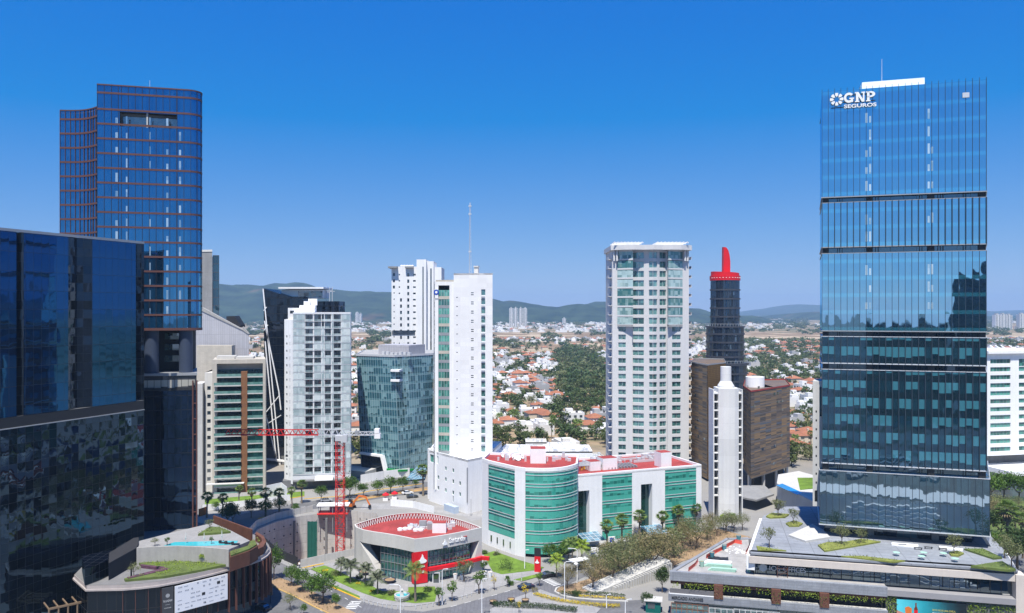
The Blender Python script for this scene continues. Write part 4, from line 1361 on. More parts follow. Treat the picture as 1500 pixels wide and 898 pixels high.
for k in range(10):
    b.box(u_(905) + k * 1.1, u_(905) + k * 1.1 + .4, 6, 12, zt2 - .2, zt2 + 0.4)
b.build('pipework', GMET, root2)
b = MB()
for k in range(60):
    x = 1 + random.random() * (W2 - 3)
    y = 13.5 + random.random() * 9
    s = 0.3 + random.random() * 0.9
    b.box(x, x + s, y, y + s * 1.2, zt2 - .2, zt2 + 0.2 + random.random() * 0.9)
b.box(u_(960), u_(1010), 13, 13.4, zt2 - .2, zt2 + .5).box(u_(930), u_(1000), 18, 18.5, zt2 - .2, zt2 + .4)
b.build('roof_unit', LMET, root2)
def dish(root, x, y, z, r, rz):
    b = MB()
    prof = [(0.02, 0), (r * .5, r * .08), (r * .8, r * .22), (r, r * .38)]
    b.lathe(prof, 16).lathe([(q, w - 0.04) for q, w in reversed(prof)], 16)
    o = b.build('dish', WHITE2, root)
    o.location = (x, y, z + r * 0.7)
    o.rotation_euler = (R(55), 0, rz)
    MB().beam((x, y, z - .2), (x, y, z + r * .7), 0.12).build('dish_post', GMET, root)
for px, D, r in ((752, 243, 1.1), (758, 241, 1.0), (764, 244, 0.8), (744, 245, 0.8), (735, 246, 0.7)):
    q = W_(px, D)
    dish(root, q[0], q[1], zt1 - 0.3, r, R(20 + D * 7 % 60))
b = MB()
for k in range(26):
    px, D = 725 + random.random() * 110, 239 + random.random() * 7
    q = W_(px, D); s = .3 + random.random() * .8
    b.box(q[0], q[0] + s, q[1], q[1] + s, zt1 - .36, zt1 + .4 + random.random() * .8)
b.build('roof_unit', LMET, root)

# low white service buildings behind it
def plain_block(name, label, cat, pxa, Da, pxb, Db, depth, h, mat, extra=None, group=None):
    root, W = frame(name, label, cat, (pxa, Da), (pxb, Db), 0, group)
    b = MB().prism([(0, 0), (W, 0), (W, depth), (0, depth)], 0, h, 0, False)
    b.cap([(0, 0), (W, 0), (W, depth), (0, depth)], h - 0.5)
    b.ring(offset([(0, 0), (W, 0), (W, depth), (0, depth)], -0.3), 0.3, h - 0.5, h + 0.02)
    b.build('wall', mat, root)
    b = MB()
    rnd = random.Random(int(pxa * 7 + Da))
    for k in range(int(W * depth / 6)):
        x, y, s = rnd.random() * (W - 2) + .6, rnd.random() * (depth - 2) + .6, .3 + rnd.random() * .9
        b.box(x, x + s, y, y + s, h - .5, h - .2 + rnd.random() * 0.9)
    b.build('roof_unit', LMET, root)
    return root, W
plain_block('service_block', 'white flat-roofed service block crowded with roof machinery behind the green glass clinic', 'building', 714, 286, 800, 282, 34, 16.5, WHITE2)
plain_block('service_block', 'plain white block above the clinic roofs left of the grey residential tower', 'building', 797, 280, 868, 280, 14, 20.5, WHITE2)
plain_block('service_block', 'small white pavilion behind the machinery-covered roof', 'building', 770, 336, 801, 336, 10, 14.5, CREAM)
plain_block('service_block', 'long low white parapet building behind the clinic plant roof', 'building', 800, 333, 845, 333, 9, 13.5, WHITE2)
plain_block('service_block', 'low flat building full of ducts at the foot of the grey residential tower', 'building', 842, 300, 900, 302, 24, 12.0, CONCL)

# ================================================================== pale grey residential tower
D0 = 334
root, W = frame('residential_tower', 'tall pale grey residential tower with green windows and a white roof pergola', 'apartment tower', (898, 336), (1011, 336))
k_ = W / 113.0
u_ = lambda px: (px - 898) * k_
z_ = lambda y: Z_(y, 335)
ztop = z_(366)
PALE = surf('pale_grey_render', (0.58, 0.575, 0.57), 0.8, 0.04, 0.1, streak=0.08)
pl = [(u_(898), 2.4), (u_(926.5), 0.6), (u_(926.5), 2.2), (u_(950), -0.2), (u_(956), -0.8), (u_(963), -0.2), (u_(978), 1.6), (u_(978), 0.6), (u_(1011), 2.4)]
fh, fu = 3.33, 3.96
zup = [z_(368) - fu * k for k in range(8)]
zlo = [zup[-1] - fu - fh * k for k in range(0, 19)]
b = MB()
wins = []
def tower_face(p0, p1, ups, los, z0=3, z1=None):
    L = math.dist(p0, p1)
    ops = []
    for a, c in ups:
        for z in zup:
            ops.append((a * L, c * L, z - 2.95, z - 0.25))
    for a, c in los:
        for z in zlo:
            ops.append((a * L, c * L, z - 2.25, z - 0.1))
    facade(b, p0, p1, z0, z1 or ztop, ops, 0.35)
    wins.append((p0, p1, ops))
tower_face(pl[0], pl[1], [(0.30, 0.98)], [(0.30, 0.68)])
tower_face(pl[2], pl[3], [(0.06, 0.72)], [(0.06, 0.72)])
tower_face(pl[3], pl[4], [(0.05, 0.97)], [(0.12, 0.97)])
tower_face(pl[4], pl[5], [(0.03, 0.95)], [(0.03, 0.88)])
tower_face(pl[5], pl[6], [(0.22, 0.92)], [(0.22, 0.92)])
tower_face(pl[7], pl[8], [(0.03, 0.62)], [(0.22, 0.62)])
b.prism([pl[1], pl[2]], 3, ztop, 0, False, False, None, False).prism([pl[6], pl[7]], 3, ztop, 0, False, False, None, False)
b.prism([pl[8], (W, 26), (0, 26), pl[0]], 3, ztop, 0, False, False, None, False)
b.cap(pl + [(W, 26), (0, 26)], ztop)
b.build('wall', PALE, root)
for p0, p1, ops in wins:
    windows(root, p0, p1, ops, P_TEAL if 'x' else P_GREEN, LMET, 0.35, 2 if ops[0][1] - ops[0][0] > 2.2 else 1, 1, 0.09)
P_BAY = panemat('bay_pane', (0.05, 0.16, 0.15), (0.42, 0.55, 0.52), r0=0.1)
P_BAY = panemat('bay_pane', (0.05, 0.16, 0.15), (0.42, 0.55, 0.52), r0=0.1)
# corner bays that grow out of the shaft above the deep notches
def bay(a, c, proj):
    return [(u_(a), 1.5), (u_(c), proj), (u_(c), 1.9)] if c > a else [(u_(c), proj), (u_(a), 1.5), (u_(c), 1.9)]
for a, c in ((905, 926.4), (1001, 978.1)):
    MB().prism(bay(a, c, -1.7), zup[-1] - 3.9, zup[-1] - 3.2, 0, True, True).build('bay_soffit', PALE, root)
    for z in zup:
        MB().prism(bay(a, c, -1.7), z - 3.75, z - 3.05, 0, True, True).build('bay_spandrel', PALE, root)
        MB().prism(bay(a, c, -1.55), z - 3.05, z - 0.02, 0, False).build('bay_window', P_BAY, root)
    MB().prism(bay(a, c, -1.7), zup[0] - .05, ztop).build('bay_spandrel', PALE, root)
for i, z in enumerate(zup + zlo):
    hh = 1.0
    for s in (0, 1):
        x0, x1 = (-1.5, 0.0) if s == 0 else (W, W + 1.5)
        MB().box(x0, x1, 4, 11, z - 3.2, z - 2.95).box(x0 + (0 if s == 0 else 1.42), x0 + (.08 if s == 0 else 1.5), 4, 11, z - 2.95, z - 2.95 + hh).build('side_balcony', PALE, root)
b = MB()
crown = [(u_(895), 0.6), (u_(913), -2.4), (u_(928), -3.0), (u_(942), -2.2), (u_(956), -3.4), (u_(970), -2.2), (u_(984), -3.0), (u_(996), -2.4), (u_(1014), 0.6), (u_(1014), 26), (u_(895), 26)]
b.prism(crown, ztop, z_(359), 0, True, True)
b.build('crown', PALE, root)
b = MB()
for a, c in ((900, 940), (963, 1006)):
    for i in range(9):
        t_ = i / 8
        x = u_(a) + (u_(c) - u_(a)) * t_
        b.beam((x, -1.6, z_(354.5)), (x, 10, z_(354.5)), 0.25, 0.3)
    for y in (-1.2, 4, 9.5):
        b.beam((u_(a) - .5, y, z_(355.6)), (u_(c) + .5, y, z_(355.6)), 0.3, 0.4)
    for px in (a + 20, a + 30):
        b.beam((u_(px), 0.5, z_(359)), (u_(px), 0.5, z_(355.5)), 0.5)
b.build('pergola', WHITE2, root)
b = MB()
for px in (900, 904, 1004, 1008):
    b.beam((u_(px), 1.2 if px not in (904, 1004) else .6, zup[0] - 4), (u_(px), 1.2 if px not in (904, 1004) else .6, ztop), 0.7)
b.build('corner_post', PALE, root)

# ================================================================== cylindrical dark tower with the red fin
D0 = 385
c = pd(1062, D0)
root = thing('round_tower', 'dark cylindrical office tower with a red crown and a tall red fin on top', 'tower', (c.x, c.y, 0))
z_ = lambda y: Z_(y, D0)
k_ = D0 / F
G_RD = glass('round_tower_glass', (0.012, 0.018, 0.028), (0.32, 0.42, 0.52), 0.20, 0.9, 3.6, 0.02, 0.02, blind=(0.08, 0.12, 0.16), bfrac=0.25, line=0.16, lcol=(0.012, 0.016, 0.022))
r1, r2, r3 = 20.7 * k_, 26.8 * k_, 31 * k_
MB().lathe([(r1, z_(480)), (r1, z_(411))], 48).build('upper_drum', G_RD, root)
MB().lathe([(r2, z_(533)), (r2, z_(478))], 48).build('middle_drum', G_RD, root)
MB().lathe([(r3, 0), (r3, z_(533.5))], 48).build('lower_drum', G_RD, root)
def disc_ring(r, z0, z1):
    return MB().lathe([(r - 1.2, z0), (r, z0), (r, z1), (r - 1.2, z1)], 48)
RIM = surf('tower_rim', (0.05, 0.055, 0.07), 0.5, 0.1, 0.4)
for i, y in enumerate([426, 439, 452.5, 465]):
    disc_ring(r1 + 0.35, z_(y), z_(y - 2.2)).build('floor_ring', RIM, root)
for i, y in enumerate([490, 502, 513, 523]):
    disc_ring(r2 + 0.35, z_(y), z_(y - 2.4)).build('floor_ring', RIM, root)
for y in (547, 558):
    disc_ring(r3 + 0.3, z_(y), z_(y - 2.4)).build('floor_ring', RIM, root)
MB().lathe([(0.1, z_(477.5)), (r2 + .5, z_(477.5)), (r2 + .5, z_(479.5)), (r2 - .5, z_(479.5))][::-1], 48).build('terrace', RIM, root)
MB().lathe([(0.1, z_(530.5)), (r3 + .6, z_(530.5)), (r3 + .6, z_(534)), (r3 - .5, z_(534))][::-1], 48).build('terrace', RIM, root)
b = MB()
for r, y in ((r2 + .3, 477.5), (r3 + .3, 530.5)):
    for t_ in range(40):
        a_ = t_ * math.pi / 20
        b.beam((r * math.cos(a_), r * math.sin(a_), z_(y)), (r * math.cos(a_), r * math.sin(a_), z_(y) + 1.1), 0.08)
    b.lathe([(r, z_(y) + 1.05), (r + .08, z_(y) + 1.05), (r + .08, z_(y) + 1.15), (r, z_(y) + 1.15)], 40)
b.build('railing', LMET, root)
b = MB().lathe([(0.1, z_(404.4)), (r1 + .4, z_(404.4)), (r1 + .4, z_(411)), (r1 - 1, z_(411))][::-1], 48)
pts = []
for i in range(25):
    a_ = R(90 + 10) + i / 24 * R(250)
    pts.append((r1 * .98 * math.cos(a_), r1 * .98 * math.sin(a_)))
for i in range(24):
    h0, h1 = [z_(404.4) + 2.7 * math.sin(min(1, j / 10) * math.pi / 2) * (1 - .55 * j / 24) for j in (i, i + 1)]
    p, q = pts[i], pts[i + 1]
    b.face([(*p, z_(404.4)), (*q, z_(404.4)), (*q, h1), (*p, h0)])
    b.face([(p[0] * .2, p[1] * .2, h0), (*p, h0), (*q, h1), (q[0] * .2, q[1] * .2, h1)])
b.build('red_crown', REDP, root)
fin = [(-3.6 * k_, z_(403)), (6.5 * k_, z_(403)), (6.5 * k_, z_(383)), (5.5 * k_, z_(374)), (3.6 * k_, z_(367)), (1.0 * k_, z_(363)), (-3.2 * k_, z_(362))]
extrude(MB(), fin, -1.6, 1.6).build('red_fin', REDP, root)
b = MB()
for i in range(12):
    a_ = R(200 + 12 * i)
    p = ((r1 + .42) * math.cos(a_), (r1 + .42) * math.sin(a_))
    b.box(p[0] - .2, p[0] + .2, p[1] - .1, p[1] + .1, z_(407.8), z_(406.8))
b.build('crown_light', WHITE2, root)

# ================================================================== brown louvred hotel blocks
m, t, out = nodes('brown_louvre')
uv = N(t, 'ShaderNodeUVMap').outputs[0]
s = N(t, 'ShaderNodeSeparateXYZ', None, i0=uv)
u, v = s.outputs[0], s.outputs[1]
cell = N(t, 'ShaderNodeCombineXYZ', None, i0=M_(t, 'FLOOR', M_(t, 'DIVIDE', u, 4.6)), i1=M_(t, 'FLOOR', M_(t, 'DIVIDE', v, 0.55))).outputs[0]
wn = N(t, 'ShaderNodeTexWhiteNoise', {'noise_dimensions': '2D'}, Vector=cell).outputs[0]
col = RAMP(t, wn, [(0.0, (0.04, 0.03, 0.024)), (0.35, (0.12, 0.08, 0.05)), (0.6, (0.19, 0.12, 0.055)), (0.93, (0.28, 0.165, 0.06)), (0.985, (0.06, 0.09, 0.13))])
kk = M_(t, 'MAXIMUM', M_(t, 'LESS_THAN', M_(t, 'FRACT', M_(t, 'DIVIDE', v, 3.4)), 0.10), M_(t, 'LESS_THAN', M_(t, 'FRACT', M_(t, 'DIVIDE', v, 0.55)), 0.22))
col = MIX(t, kk, col, (0.13, 0.12, 0.115))
bs = N(t, 'ShaderNodeBsdfPrincipled', None, Base_Color=col, Roughness=0.6)
t.links.new(bs.outputs[0], out.inputs[0])
LOUV = m
GOLD = surf('golden_louvre', (0.20, 0.115, 0.035), 0.6, 0.35, 0.6, joints=(1.5, 0.75, 0.12), jcol=0.4)
root = thing('louvred_hotel', 'brown slatted hotel of two blocks with a white roof drum behind the lift shaft', 'hotel', (*pd(1062, 330).xy, 0))
ox, oy = root.location.x, root.location.y
W_ = lambda px, D: (X_(px, D) - ox, D - oy)
z_ = lambda y, D=330: Z_(y, D)
lb = [W_(1012, 345), W_(1036, 326), W_(1063, 340), W_(1060, 365), W_(1018, 370)]
MB().prism(lb, z_(702, 326), z_(535, 326)).build('louvre_block', LOUV, root)
MB().prism([W_(1036.4, 325.8), W_(1063, 339.8)], z_(702, 326), z_(535.5, 326) , 0, False, False, None, False).build('golden_face', GOLD, root)
MB().prism(offset(lb, -1.5), 0, z_(702, 326) + .1).build('base', CONCD, root)
rb = [W_(1089, 318), W_(1100, 298), W_(1157, 322), W_(1150, 350), W_(1092, 345)]
zr = z_(574, 298)
MB().prism(rb, z_(702, 298), zr, 0, True, True).build('louvre_block', LOUV, root)
b = MB()
for i in range(26):
    for j in range(12):
        pass
lines = [(rb[0], rb[1]), (rb[1], rb[2])]
wn_b = MB()
random.seed(3)
for (a, c) in ((rb[1], rb[2]), (lb[0], lb[1]), (rb[0], rb[1])):
    dx, dy, L = unit(a, c)
    for k in range(10):
        for q in range(int(L / 3.4)):
            if random.random() < 0.14:
                u0 = 1 + q * 3.4 + random.random()
                z0 = z_(695, 298) + 3.4 * k + 1
                p, e = (a[0] + dx * u0, a[1] + dy * u0), (a[0] + dx * (u0 + 1.7), a[1] + dy * (u0 + 1.7))
                wn_b.prism(offset([p, e], 0.05, False), z0, z0 + 1.0, 0, False, False, None, False)
wn_b.build('window_strip', P_DARK, root)
MB().ring(rb, 0.15, zr - 0.1, zr + 0.5).build('parapet', REDROOF, root)
MB().ring(lb, 0.15, z_(535, 326) - .1, z_(535, 326) + .4).build('parapet', GMET, root)
b = MB()
q = W_(1106, 318)
b.lathe([(13.5 * .27, zr), (13.5 * .27, z_(553, 314))], 28, (q[0], q[1]))
b.cap([(q[0] + 13.5 * .27 * math.cos(i * .2244), q[1] + 13.5 * .27 * math.sin(i * .2244)) for i in range(28)], z_(553, 314))
b.build('roof_drum', WHITE2, root)
MB().box(W_(1120, 316)[0], W_(1134, 316)[0], W_(1120, 316)[1], W_(1120, 330)[1], zr, z_(569, 316)).build('roof_block', WHITE2, root)
MB().box(W_(1046, 344)[0], W_(1054, 344)[0], W_(1046, 344)[1] - 1, W_(1046, 352)[1], z_(560, 330), z_(553, 330)).build('roof_block', P_TEAL, root)
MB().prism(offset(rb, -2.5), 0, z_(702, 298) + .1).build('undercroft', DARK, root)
for px, D in ((1098, 305), (1118, 308), (1136, 318), (1152, 326)):
    q = W_(px, D)
    MB().lathe([(0.7, 0), (0.7, z_(702, 298) + .2)], 14, q).build('column', CONCL, root)
b = MB()
q = W_(1092, 300)
b.prism([W_(1078, 283), W_(1108, 277), W_(1134, 286), W_(1120, 300), W_(1080, 300)], 3.6, 4.2, 0, True, True)
b.build('porch_roof', GREYT, root)

c = pd(1067, 266)
root = thing('white_lift_shaft', 'slender white lift shaft with stacked side ledges and a round chimney, before the brown hotel', 'tower', (c.x, c.y, 0))
z_ = lambda y: Z_(y, 266)
k_ = 266 / F
f_ = lambda px: (px - 1067) * k_
SH = surf('shaft_white', (0.70, 0.70, 0.685), 0.75, 0.05, 0.1, streak=0.12, joints=(8.0, 5.4, 0.06), jcol=0.75)
front = [(f_(1053), 0.6), (f_(1060), -0.3), (f_(1067), -0.6), (f_(1076), -0.3), (f_(1083), 0.6), (f_(1083), 7), (f_(1053), 7)]
MB().prism(front, 0, z_(569)).build('shaft', SH, root)
for s in (0, 1):
    x0, x1 = (f_(1045.5), f_(1047)) if s == 0 else (f_(1087.3), f_(1088.8))
    MB().box(x0, x1, 0.6, 7, 0, z_(571)).build('side_fin', SH, root)
for k in range(13):
    z = z_(576) - 2.85 * k
    for s in (0, 1):
        b = MB()
        xa, xb = (f_(1047), f_(1053)) if s == 0 else (f_(1083), f_(1087.3))
        b.box(xa, xb, 0.75, 6.5, z - 0.35, z)
        b.build('ledge', SH, root)
MB().box(f_(1047.2), f_(1052.8), 4.0, 6.8, 0, z_(578)).box(f_(1083.2), f_(1087.2), 4.0, 6.8, 0, z_(578)).build('shaded_back', CONCD, root)  # dark concrete puts the shade behind the ledges into colour
b = MB().lathe([(f_(1079), z_(569)), (f_(1079), z_(566)), (f_(1074.8), z_(559)), (f_(1074.8), z_(538)), (0.1, z_(537.5))], 24, (0, 3.2))
b.build('chimney', SH, root)
# ------------------------------------------------------------------ lettering
def text(name, s, width, height, mat, parent, loc, rot, depth=0.12, bold=0.0, label=None):
    cu = bpy.data.curves.new(name, 'FONT')
    cu.body = s
    cu.size = 1.0
    cu.extrude = 0.05
    cu.offset = bold
    tmp = bpy.data.objects.new(name, cu)
    COL.objects.link(tmp)
    bpy.context.view_layer.update()
    me = bpy.data.meshes.new_from_object(tmp)
    bpy.data.objects.remove(tmp)
    xs = [v.co.x for v in me.vertices]; ys = [v.co.y for v in me.vertices]; zs = [v.co.z for v in me.vertices]
    kx, ky, kz = width / (max(xs) - min(xs)), height / (max(ys) - min(ys)), depth / max(1e-6, max(zs) - min(zs))
    x0, y0 = min(xs), min(ys)
    for v in me.vertices:
        v.co = Vector(((v.co.x - x0) * kx, (v.co.y - y0) * ky, (v.co.z - max(zs)) * kz + depth))
    me.materials.clear()
    me.materials.append(mat)
    o = bpy.data.objects.new(name, me)
    COL.objects.link(o)
    if parent:
        o.parent = parent
    o.location = loc
    o.rotation_euler = rot
    if label:
        o['label'] = label
    return o
def flat(mb, pts, d=0.15, mi=0):         # outline in x, z standing d proud (towards -y)
    area = sum(p[0] * q[1] - q[0] * p[1] for p, q in zip(pts, pts[1:] + pts[:1]))
    if area < 0:
        pts = list(reversed(pts))
    n = len(pts)
    loops = [[Vector((p[0], p[1], 0)) for p in pts]]
    for t in tessellate_polygon(loops):
        a, b, c = [loops[0][i] for i in t]
        if ((b - a).cross(c - a)).z < 0:
            b, c = c, b
        mb.face([(q.x, -d, q.y) for q in (a, b, c)], None, mi)
    for i in range(n):
        p, q = pts[i], pts[(i + 1) % n]
        mb.face([(p[0], 0, p[1]), (q[0], 0, q[1]), (q[0], -d, q[1]), (p[0], -d, p[1])], None, mi)
    return mb
def flame(mb, cx, cz, s, d=0.15):
    el = [(cx + s * .5 * math.cos(a), cz - s * .26 + s * .24 * math.sin(a)) for a in [i * math.pi / 9 for i in range(18)]]
    flat(mb, el, d)
    flat(mb, [(cx - .20 * s, cz - .10 * s), (cx - .22 * s, cz + .06 * s), (cx - .08 * s, cz + .26 * s), (cx - .03 * s, cz + .55 * s), (cx + .10 * s, cz + .36 * s), (cx + .12 * s, cz + .2 * s), (cx + .24 * s, cz + .05 * s), (cx + .2 * s, cz - .1 * s)], d * 1.02)
    return mb

# ================================================================== bank with the red roof
STUC = surf('grey_stucco', (0.52, 0.505, 0.475), 0.9, 0.10, 0.15, streak=0.08)
G_BK = glass('bank_glass', (0.03, 0.10, 0.10), (0.5, 0.66, 0.68), 0.20, 1.1, 2.1, 0.012, 0.01, line=0.10, hline=0.10, lcol=(0.03, 0.05, 0.055), blind=(0.10, 0.24, 0.23), bfrac=0.25)
C_, L_, R_ = pd(607, 203), pd(519, 217), pd(706, 214)
root = thing('bank', 'rounded grey bank with a red roof terrace and a red corner panel', 'bank', (C_.x, C_.y, 0))
Q = lambda x, y: (x - C_.x, y - C_.y)
lc = [Q(L_.x, L_.y), Q(-42.0, 214.2), Q(-39.6, 211.6), Q(-36.6, 209.8), Q(-33.4, 208.3), Q(-30.2, 206.6), Q(-27.4, 204.8), (0, 0)]
rc = [(0, 0), Q(-21.5, 204.5), Q(-18, 206.4), Q(-14.5, 208.7), Q(-11.2, 211.3), Q(R_.x, R_.y)]
bc = []
pR, pL, pM = Vector(Q(R_.x, R_.y)), Vector(Q(L_.x, L_.y)), Vector(Q(-27.0, 229.5))
for i in range(1, 16):
    k = i / 16
    q = pR * (1 - k) ** 2 + (pM * 2 - (pR + pL) / 2) * 2 * k * (1 - k) + pL * k * k
    bc.append((q.x, q.y))
full = lc + rc[1:] + bc
ZB1, ZT1, ZR = 8.4, 11.75, 10.35
def bank_wall(line, sol, sl0, sl1, flip):
    """solid up to the band on one end, a slanted edge to the opening"""
    lens = [0]
    for a, c in zip(line, line[1:]):
        lens.append(lens[-1] + math.dist(a, c))
    T = lens[-1]
    def P(u):
        for i in range(len(line) - 1):
            if u <= lens[i + 1] + 1e-6:
                k = (u - lens[i]) / (lens[i + 1] - lens[i])
                return (line[i][0] + (line[i + 1][0] - line[i][0]) * k, line[i][1] + (line[i + 1][1] - line[i][1]) * k)
        return line[-1]
    return P, T
b = MB()
b.ring(offset(full, -0.45), 0.45, ZB1, ZT1)
PL_, TL = bank_wall(lc, 0, 0, 0, False)
PR_, TR = bank_wall(rc, 0, 0, 0, True)
def hgt(u, u1, u2):                      # height of the wall edge along the slant
    return ZB1 if u <= u1 else (0.05 if u >= u2 else ZB1 * (1 - ((u - u1) / (u2 - u1)) ** 1.25))
def slant(P, T, u1, u2, rev):
    n = 26
    for i in range(n):
        a, c = u2 * i / n, u2 * (i + 1) / n
        p, q = (P(T - c), P(T - a)) if rev else (P(a), P(c))
        ha, hc = (hgt(c, u1, u2), hgt(a, u1, u2)) if rev else (hgt(a, u1, u2), hgt(c, u1, u2))
        b.face([(*p, 0), (*q, 0), (*q, hc), (*p, ha)])
        d = Vector((q[0] - p[0], q[1] - p[1])).normalized(); nn = Vector((-d.y, d.x)) * 2.6
        b.face([(*p, ha), (*q, hc), (q[0] + nn.x, q[1] + nn.y, hc), (p[0] + nn.x, p[1] + nn.y, ha)])
slant(PL_, TL, TL * .2, TL * .53, False)
slant(PR_, TR, 0.8, 3.6, True)
b.prism([pR.to_tuple()] + bc + [pL.to_tuple()], 0, ZB1, 0, False, False, None, False)
b.cap(full, ZB1 + 0.004, 0, True)
b.build('wall', STUC, root)
gl_l = [PL_(u) for u in [TL * .50 + (TL * .495) * i / 14 for i in range(15)]]
gl_r = [PR_(u) for u in [0.2 + (TR - 3.4) * i / 14 for i in range(15)]]
MB().prism(offset(gl_l, -1.1, False), 0.05, ZB1, 0, False, False, None, False).build('glass_wall', G_BK, root)
MB().prism(offset(gl_r, -1.3, False), 0.05, ZB1, 0, False, False, None, False).build('glass_wall', G_BK, root)
for ln, ins in ((gl_l, -1.0), (gl_r, -1.2)):
    b = MB()
    ln2 = offset(ln, ins, False)
    fins(b, ln2, 1.1, 0.05, ZB1, 0.07, 0.12)
    for z in (2.1, 4.2, 6.3):
        b.ring(ln2, 0.1, z - .04, z + .04, 0, False)
    b.build('mullions', GMET, root)
MB().cap(offset(full, -0.5), ZR).build('roof', REDROOF, root)
ins = offset(full, -0.46)
nl = len(lc) + len(rc) - 2
arcin = ins[nl:] + [ins[0]]
MB().prism(list(reversed(arcin)), ZR, ZT1 + 0.02, 0, False, False, None, False).build('parapet_lining', REDROOF, root, 'red inner face of the back parapet')
b = MB()
pts = along(list(reversed(offset(arcin, -0.55, False))), 0.85)
for i in range(len(pts) - 1):
    x, y, nx, ny = pts[i]
    dx, dy = -ny * 0.42, nx * 0.42
    b.beam((x, y, ZR), (x + dx + nx * -0.35, y + dy + ny * -0.35, ZT1 - 0.1), 0.09)
    b.beam((x + 2 * dx, y + 2 * dy, ZR), (x + dx - nx * .35, y + dy - ny * .35, ZT1 - 0.1), 0.09)
b.build('parapet_brace', WHITE2, root)
# red corner
q1 = PR_(3.5)
MB().prism(offset([(-0.06, -0.02), q1], 0.03, False), 0.3, ZB1 + 0.02, 0, False, False, None, False).prism([q1, (q1[0] - 1, q1[1] + 1.5), (-0.8, 0.9), (-0.06, -0.02)], 0.3, ZB1 - .02, 0, False, False, None, False).build('red_corner', REDP, root)
ang = math.atan2(q1[1], q1[0])
b = flame(MB(), 2.1, 6.5, 2.3, 0.12)
flat(b, [(1.7, 4.3), (2.7, 4.45), (2.7, 4.75), (1.7, 4.6)], 0.12)
flat(b, [(2.0, 2.9), (2.5, 3.0), (2.5, 3.5), (2.0, 3.4)], 0.12)
o = b.build('white_emblem', WHITE2, root); o.location = (0.02, -0.06, 0); o.rotation_euler = (0, 0, ang)
b = MB().prism(offset([PR_(3.6 + (TR + 2 - 3.6) * i / 12) if 3.6 + (TR + 2 - 3.6) * i / 12 < TR else PR_(TR - .01) for i in range(12)], 0.35, False), 3.4, 4.4, 0, False, False, None, False)
b = MB()
line = [PR_(3.6 + (TR - 3.7) * i / 10) for i in range(11)]
line.append((line[-1][0] + 2.2, line[-1][1] - 0.6))
b.ring(line, 0.9, 3.3, 4.2, 0, False)
b.build('red_canopy', REDP, root)
ps = PR_(TR * 0.40); pe = PR_(TR * 0.72)
ang2 = math.atan2(pe[1] - ps[1], pe[0] - ps[0])
o = flame(MB(), 0.1, 10.0, 1.5, 0.2).build('white_emblem', WHITE2, root)
o.location = (ps[0] + .3 * math.sin(ang2), ps[1] - .3 * math.cos(ang2), 0); o.rotation_euler = (0, 0, ang2)
text('lettering', 'Santander', math.dist(ps, pe) - 1.3, 1.35, WHITE2, root, (ps[0] + 1.5 * math.cos(ang2) + .12 * math.sin(ang2), ps[1] + 1.5 * math.sin(ang2) - .12 * math.cos(ang2), 9.45), (R(90), 0, ang2), 0.18, 0.012)
# plant on the roof
b = MB().box(3.5, 7.2, 10.5, 13.2, ZR, ZR + 2.6)
b.build('lift_house', WHITE2, root)
MB().box(3.55, 7.15, 10.55, 13.15, ZR + 2.6, ZR + 2.7).build('lift_house_roof', REDROOF, root)
for x, y in ((-5.5, 13.2), (-4.2, 13.8), (-3.0, 14.2), (-1.2, 12.6), (0.2, 12.9)):
    MB().lathe([(0.75, 0), (0.75, 0.5), (0.55, 0.62), (0.5, 0.5), (0.05, 0.48)], 14).build('roof_fan', WHITE2, root).location = (x, y, ZR + .02)
MB().box(-0.6, 1.4, 15.5, 16.6, ZR, ZR + 1.9).box(1.8, 3.4, 13.8, 15.4, ZR, ZR + 1.7).build('air_unit', GMET, root)
b = MB()
random.seed(4)
for k in range(34):
    x, y = -4 + random.random() * 13, 13.5 + random.random() * 5.5
    b.box(x, x + .5 + random.random(), y, y + .6, ZR, ZR + .5 + random.random() * .6)
b.build('roof_unit', LMET, root)
MB().box(8, 13, 7, 13.5, ZR + .01, ZR + .16).build('roof_walkway', surf('dark_red_walkway', (0.30, 0.05, 0.045), 0.8, 0.15), root)
b = MB().box(4.4, 6.4, 1.6, 1.9, 0.1, 2.7)
b.build('door_frame', LMET, root)
MB().box(4.7, 6.1, 1.5, 1.58, 0.1, 2.5).build('door', P_DARK, root)

# ================================================================== blue glass insurance tower
SC_ = 0.955
A_, B_2 = (1204, 204 * SC_), (1445, 193 * SC_)
root, W = frame('insurance_tower', 'tall pale blue glass tower of stacked boxes with white lettering at the top left', 'tower', A_, B_2)
D0 = A_[1]
z_ = lambda y: Z_(y, D0)
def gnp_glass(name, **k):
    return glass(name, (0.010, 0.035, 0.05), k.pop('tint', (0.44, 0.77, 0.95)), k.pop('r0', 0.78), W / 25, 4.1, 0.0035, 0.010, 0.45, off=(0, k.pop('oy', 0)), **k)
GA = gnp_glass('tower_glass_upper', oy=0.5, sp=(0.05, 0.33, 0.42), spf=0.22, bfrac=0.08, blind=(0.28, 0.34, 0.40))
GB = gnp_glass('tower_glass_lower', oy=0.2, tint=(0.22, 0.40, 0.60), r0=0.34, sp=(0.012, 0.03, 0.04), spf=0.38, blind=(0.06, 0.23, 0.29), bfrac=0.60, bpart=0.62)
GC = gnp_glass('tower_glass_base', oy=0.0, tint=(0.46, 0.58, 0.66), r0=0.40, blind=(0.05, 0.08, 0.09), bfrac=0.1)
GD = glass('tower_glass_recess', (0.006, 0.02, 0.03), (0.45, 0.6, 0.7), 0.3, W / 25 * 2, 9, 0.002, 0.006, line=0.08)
depth = 24.0
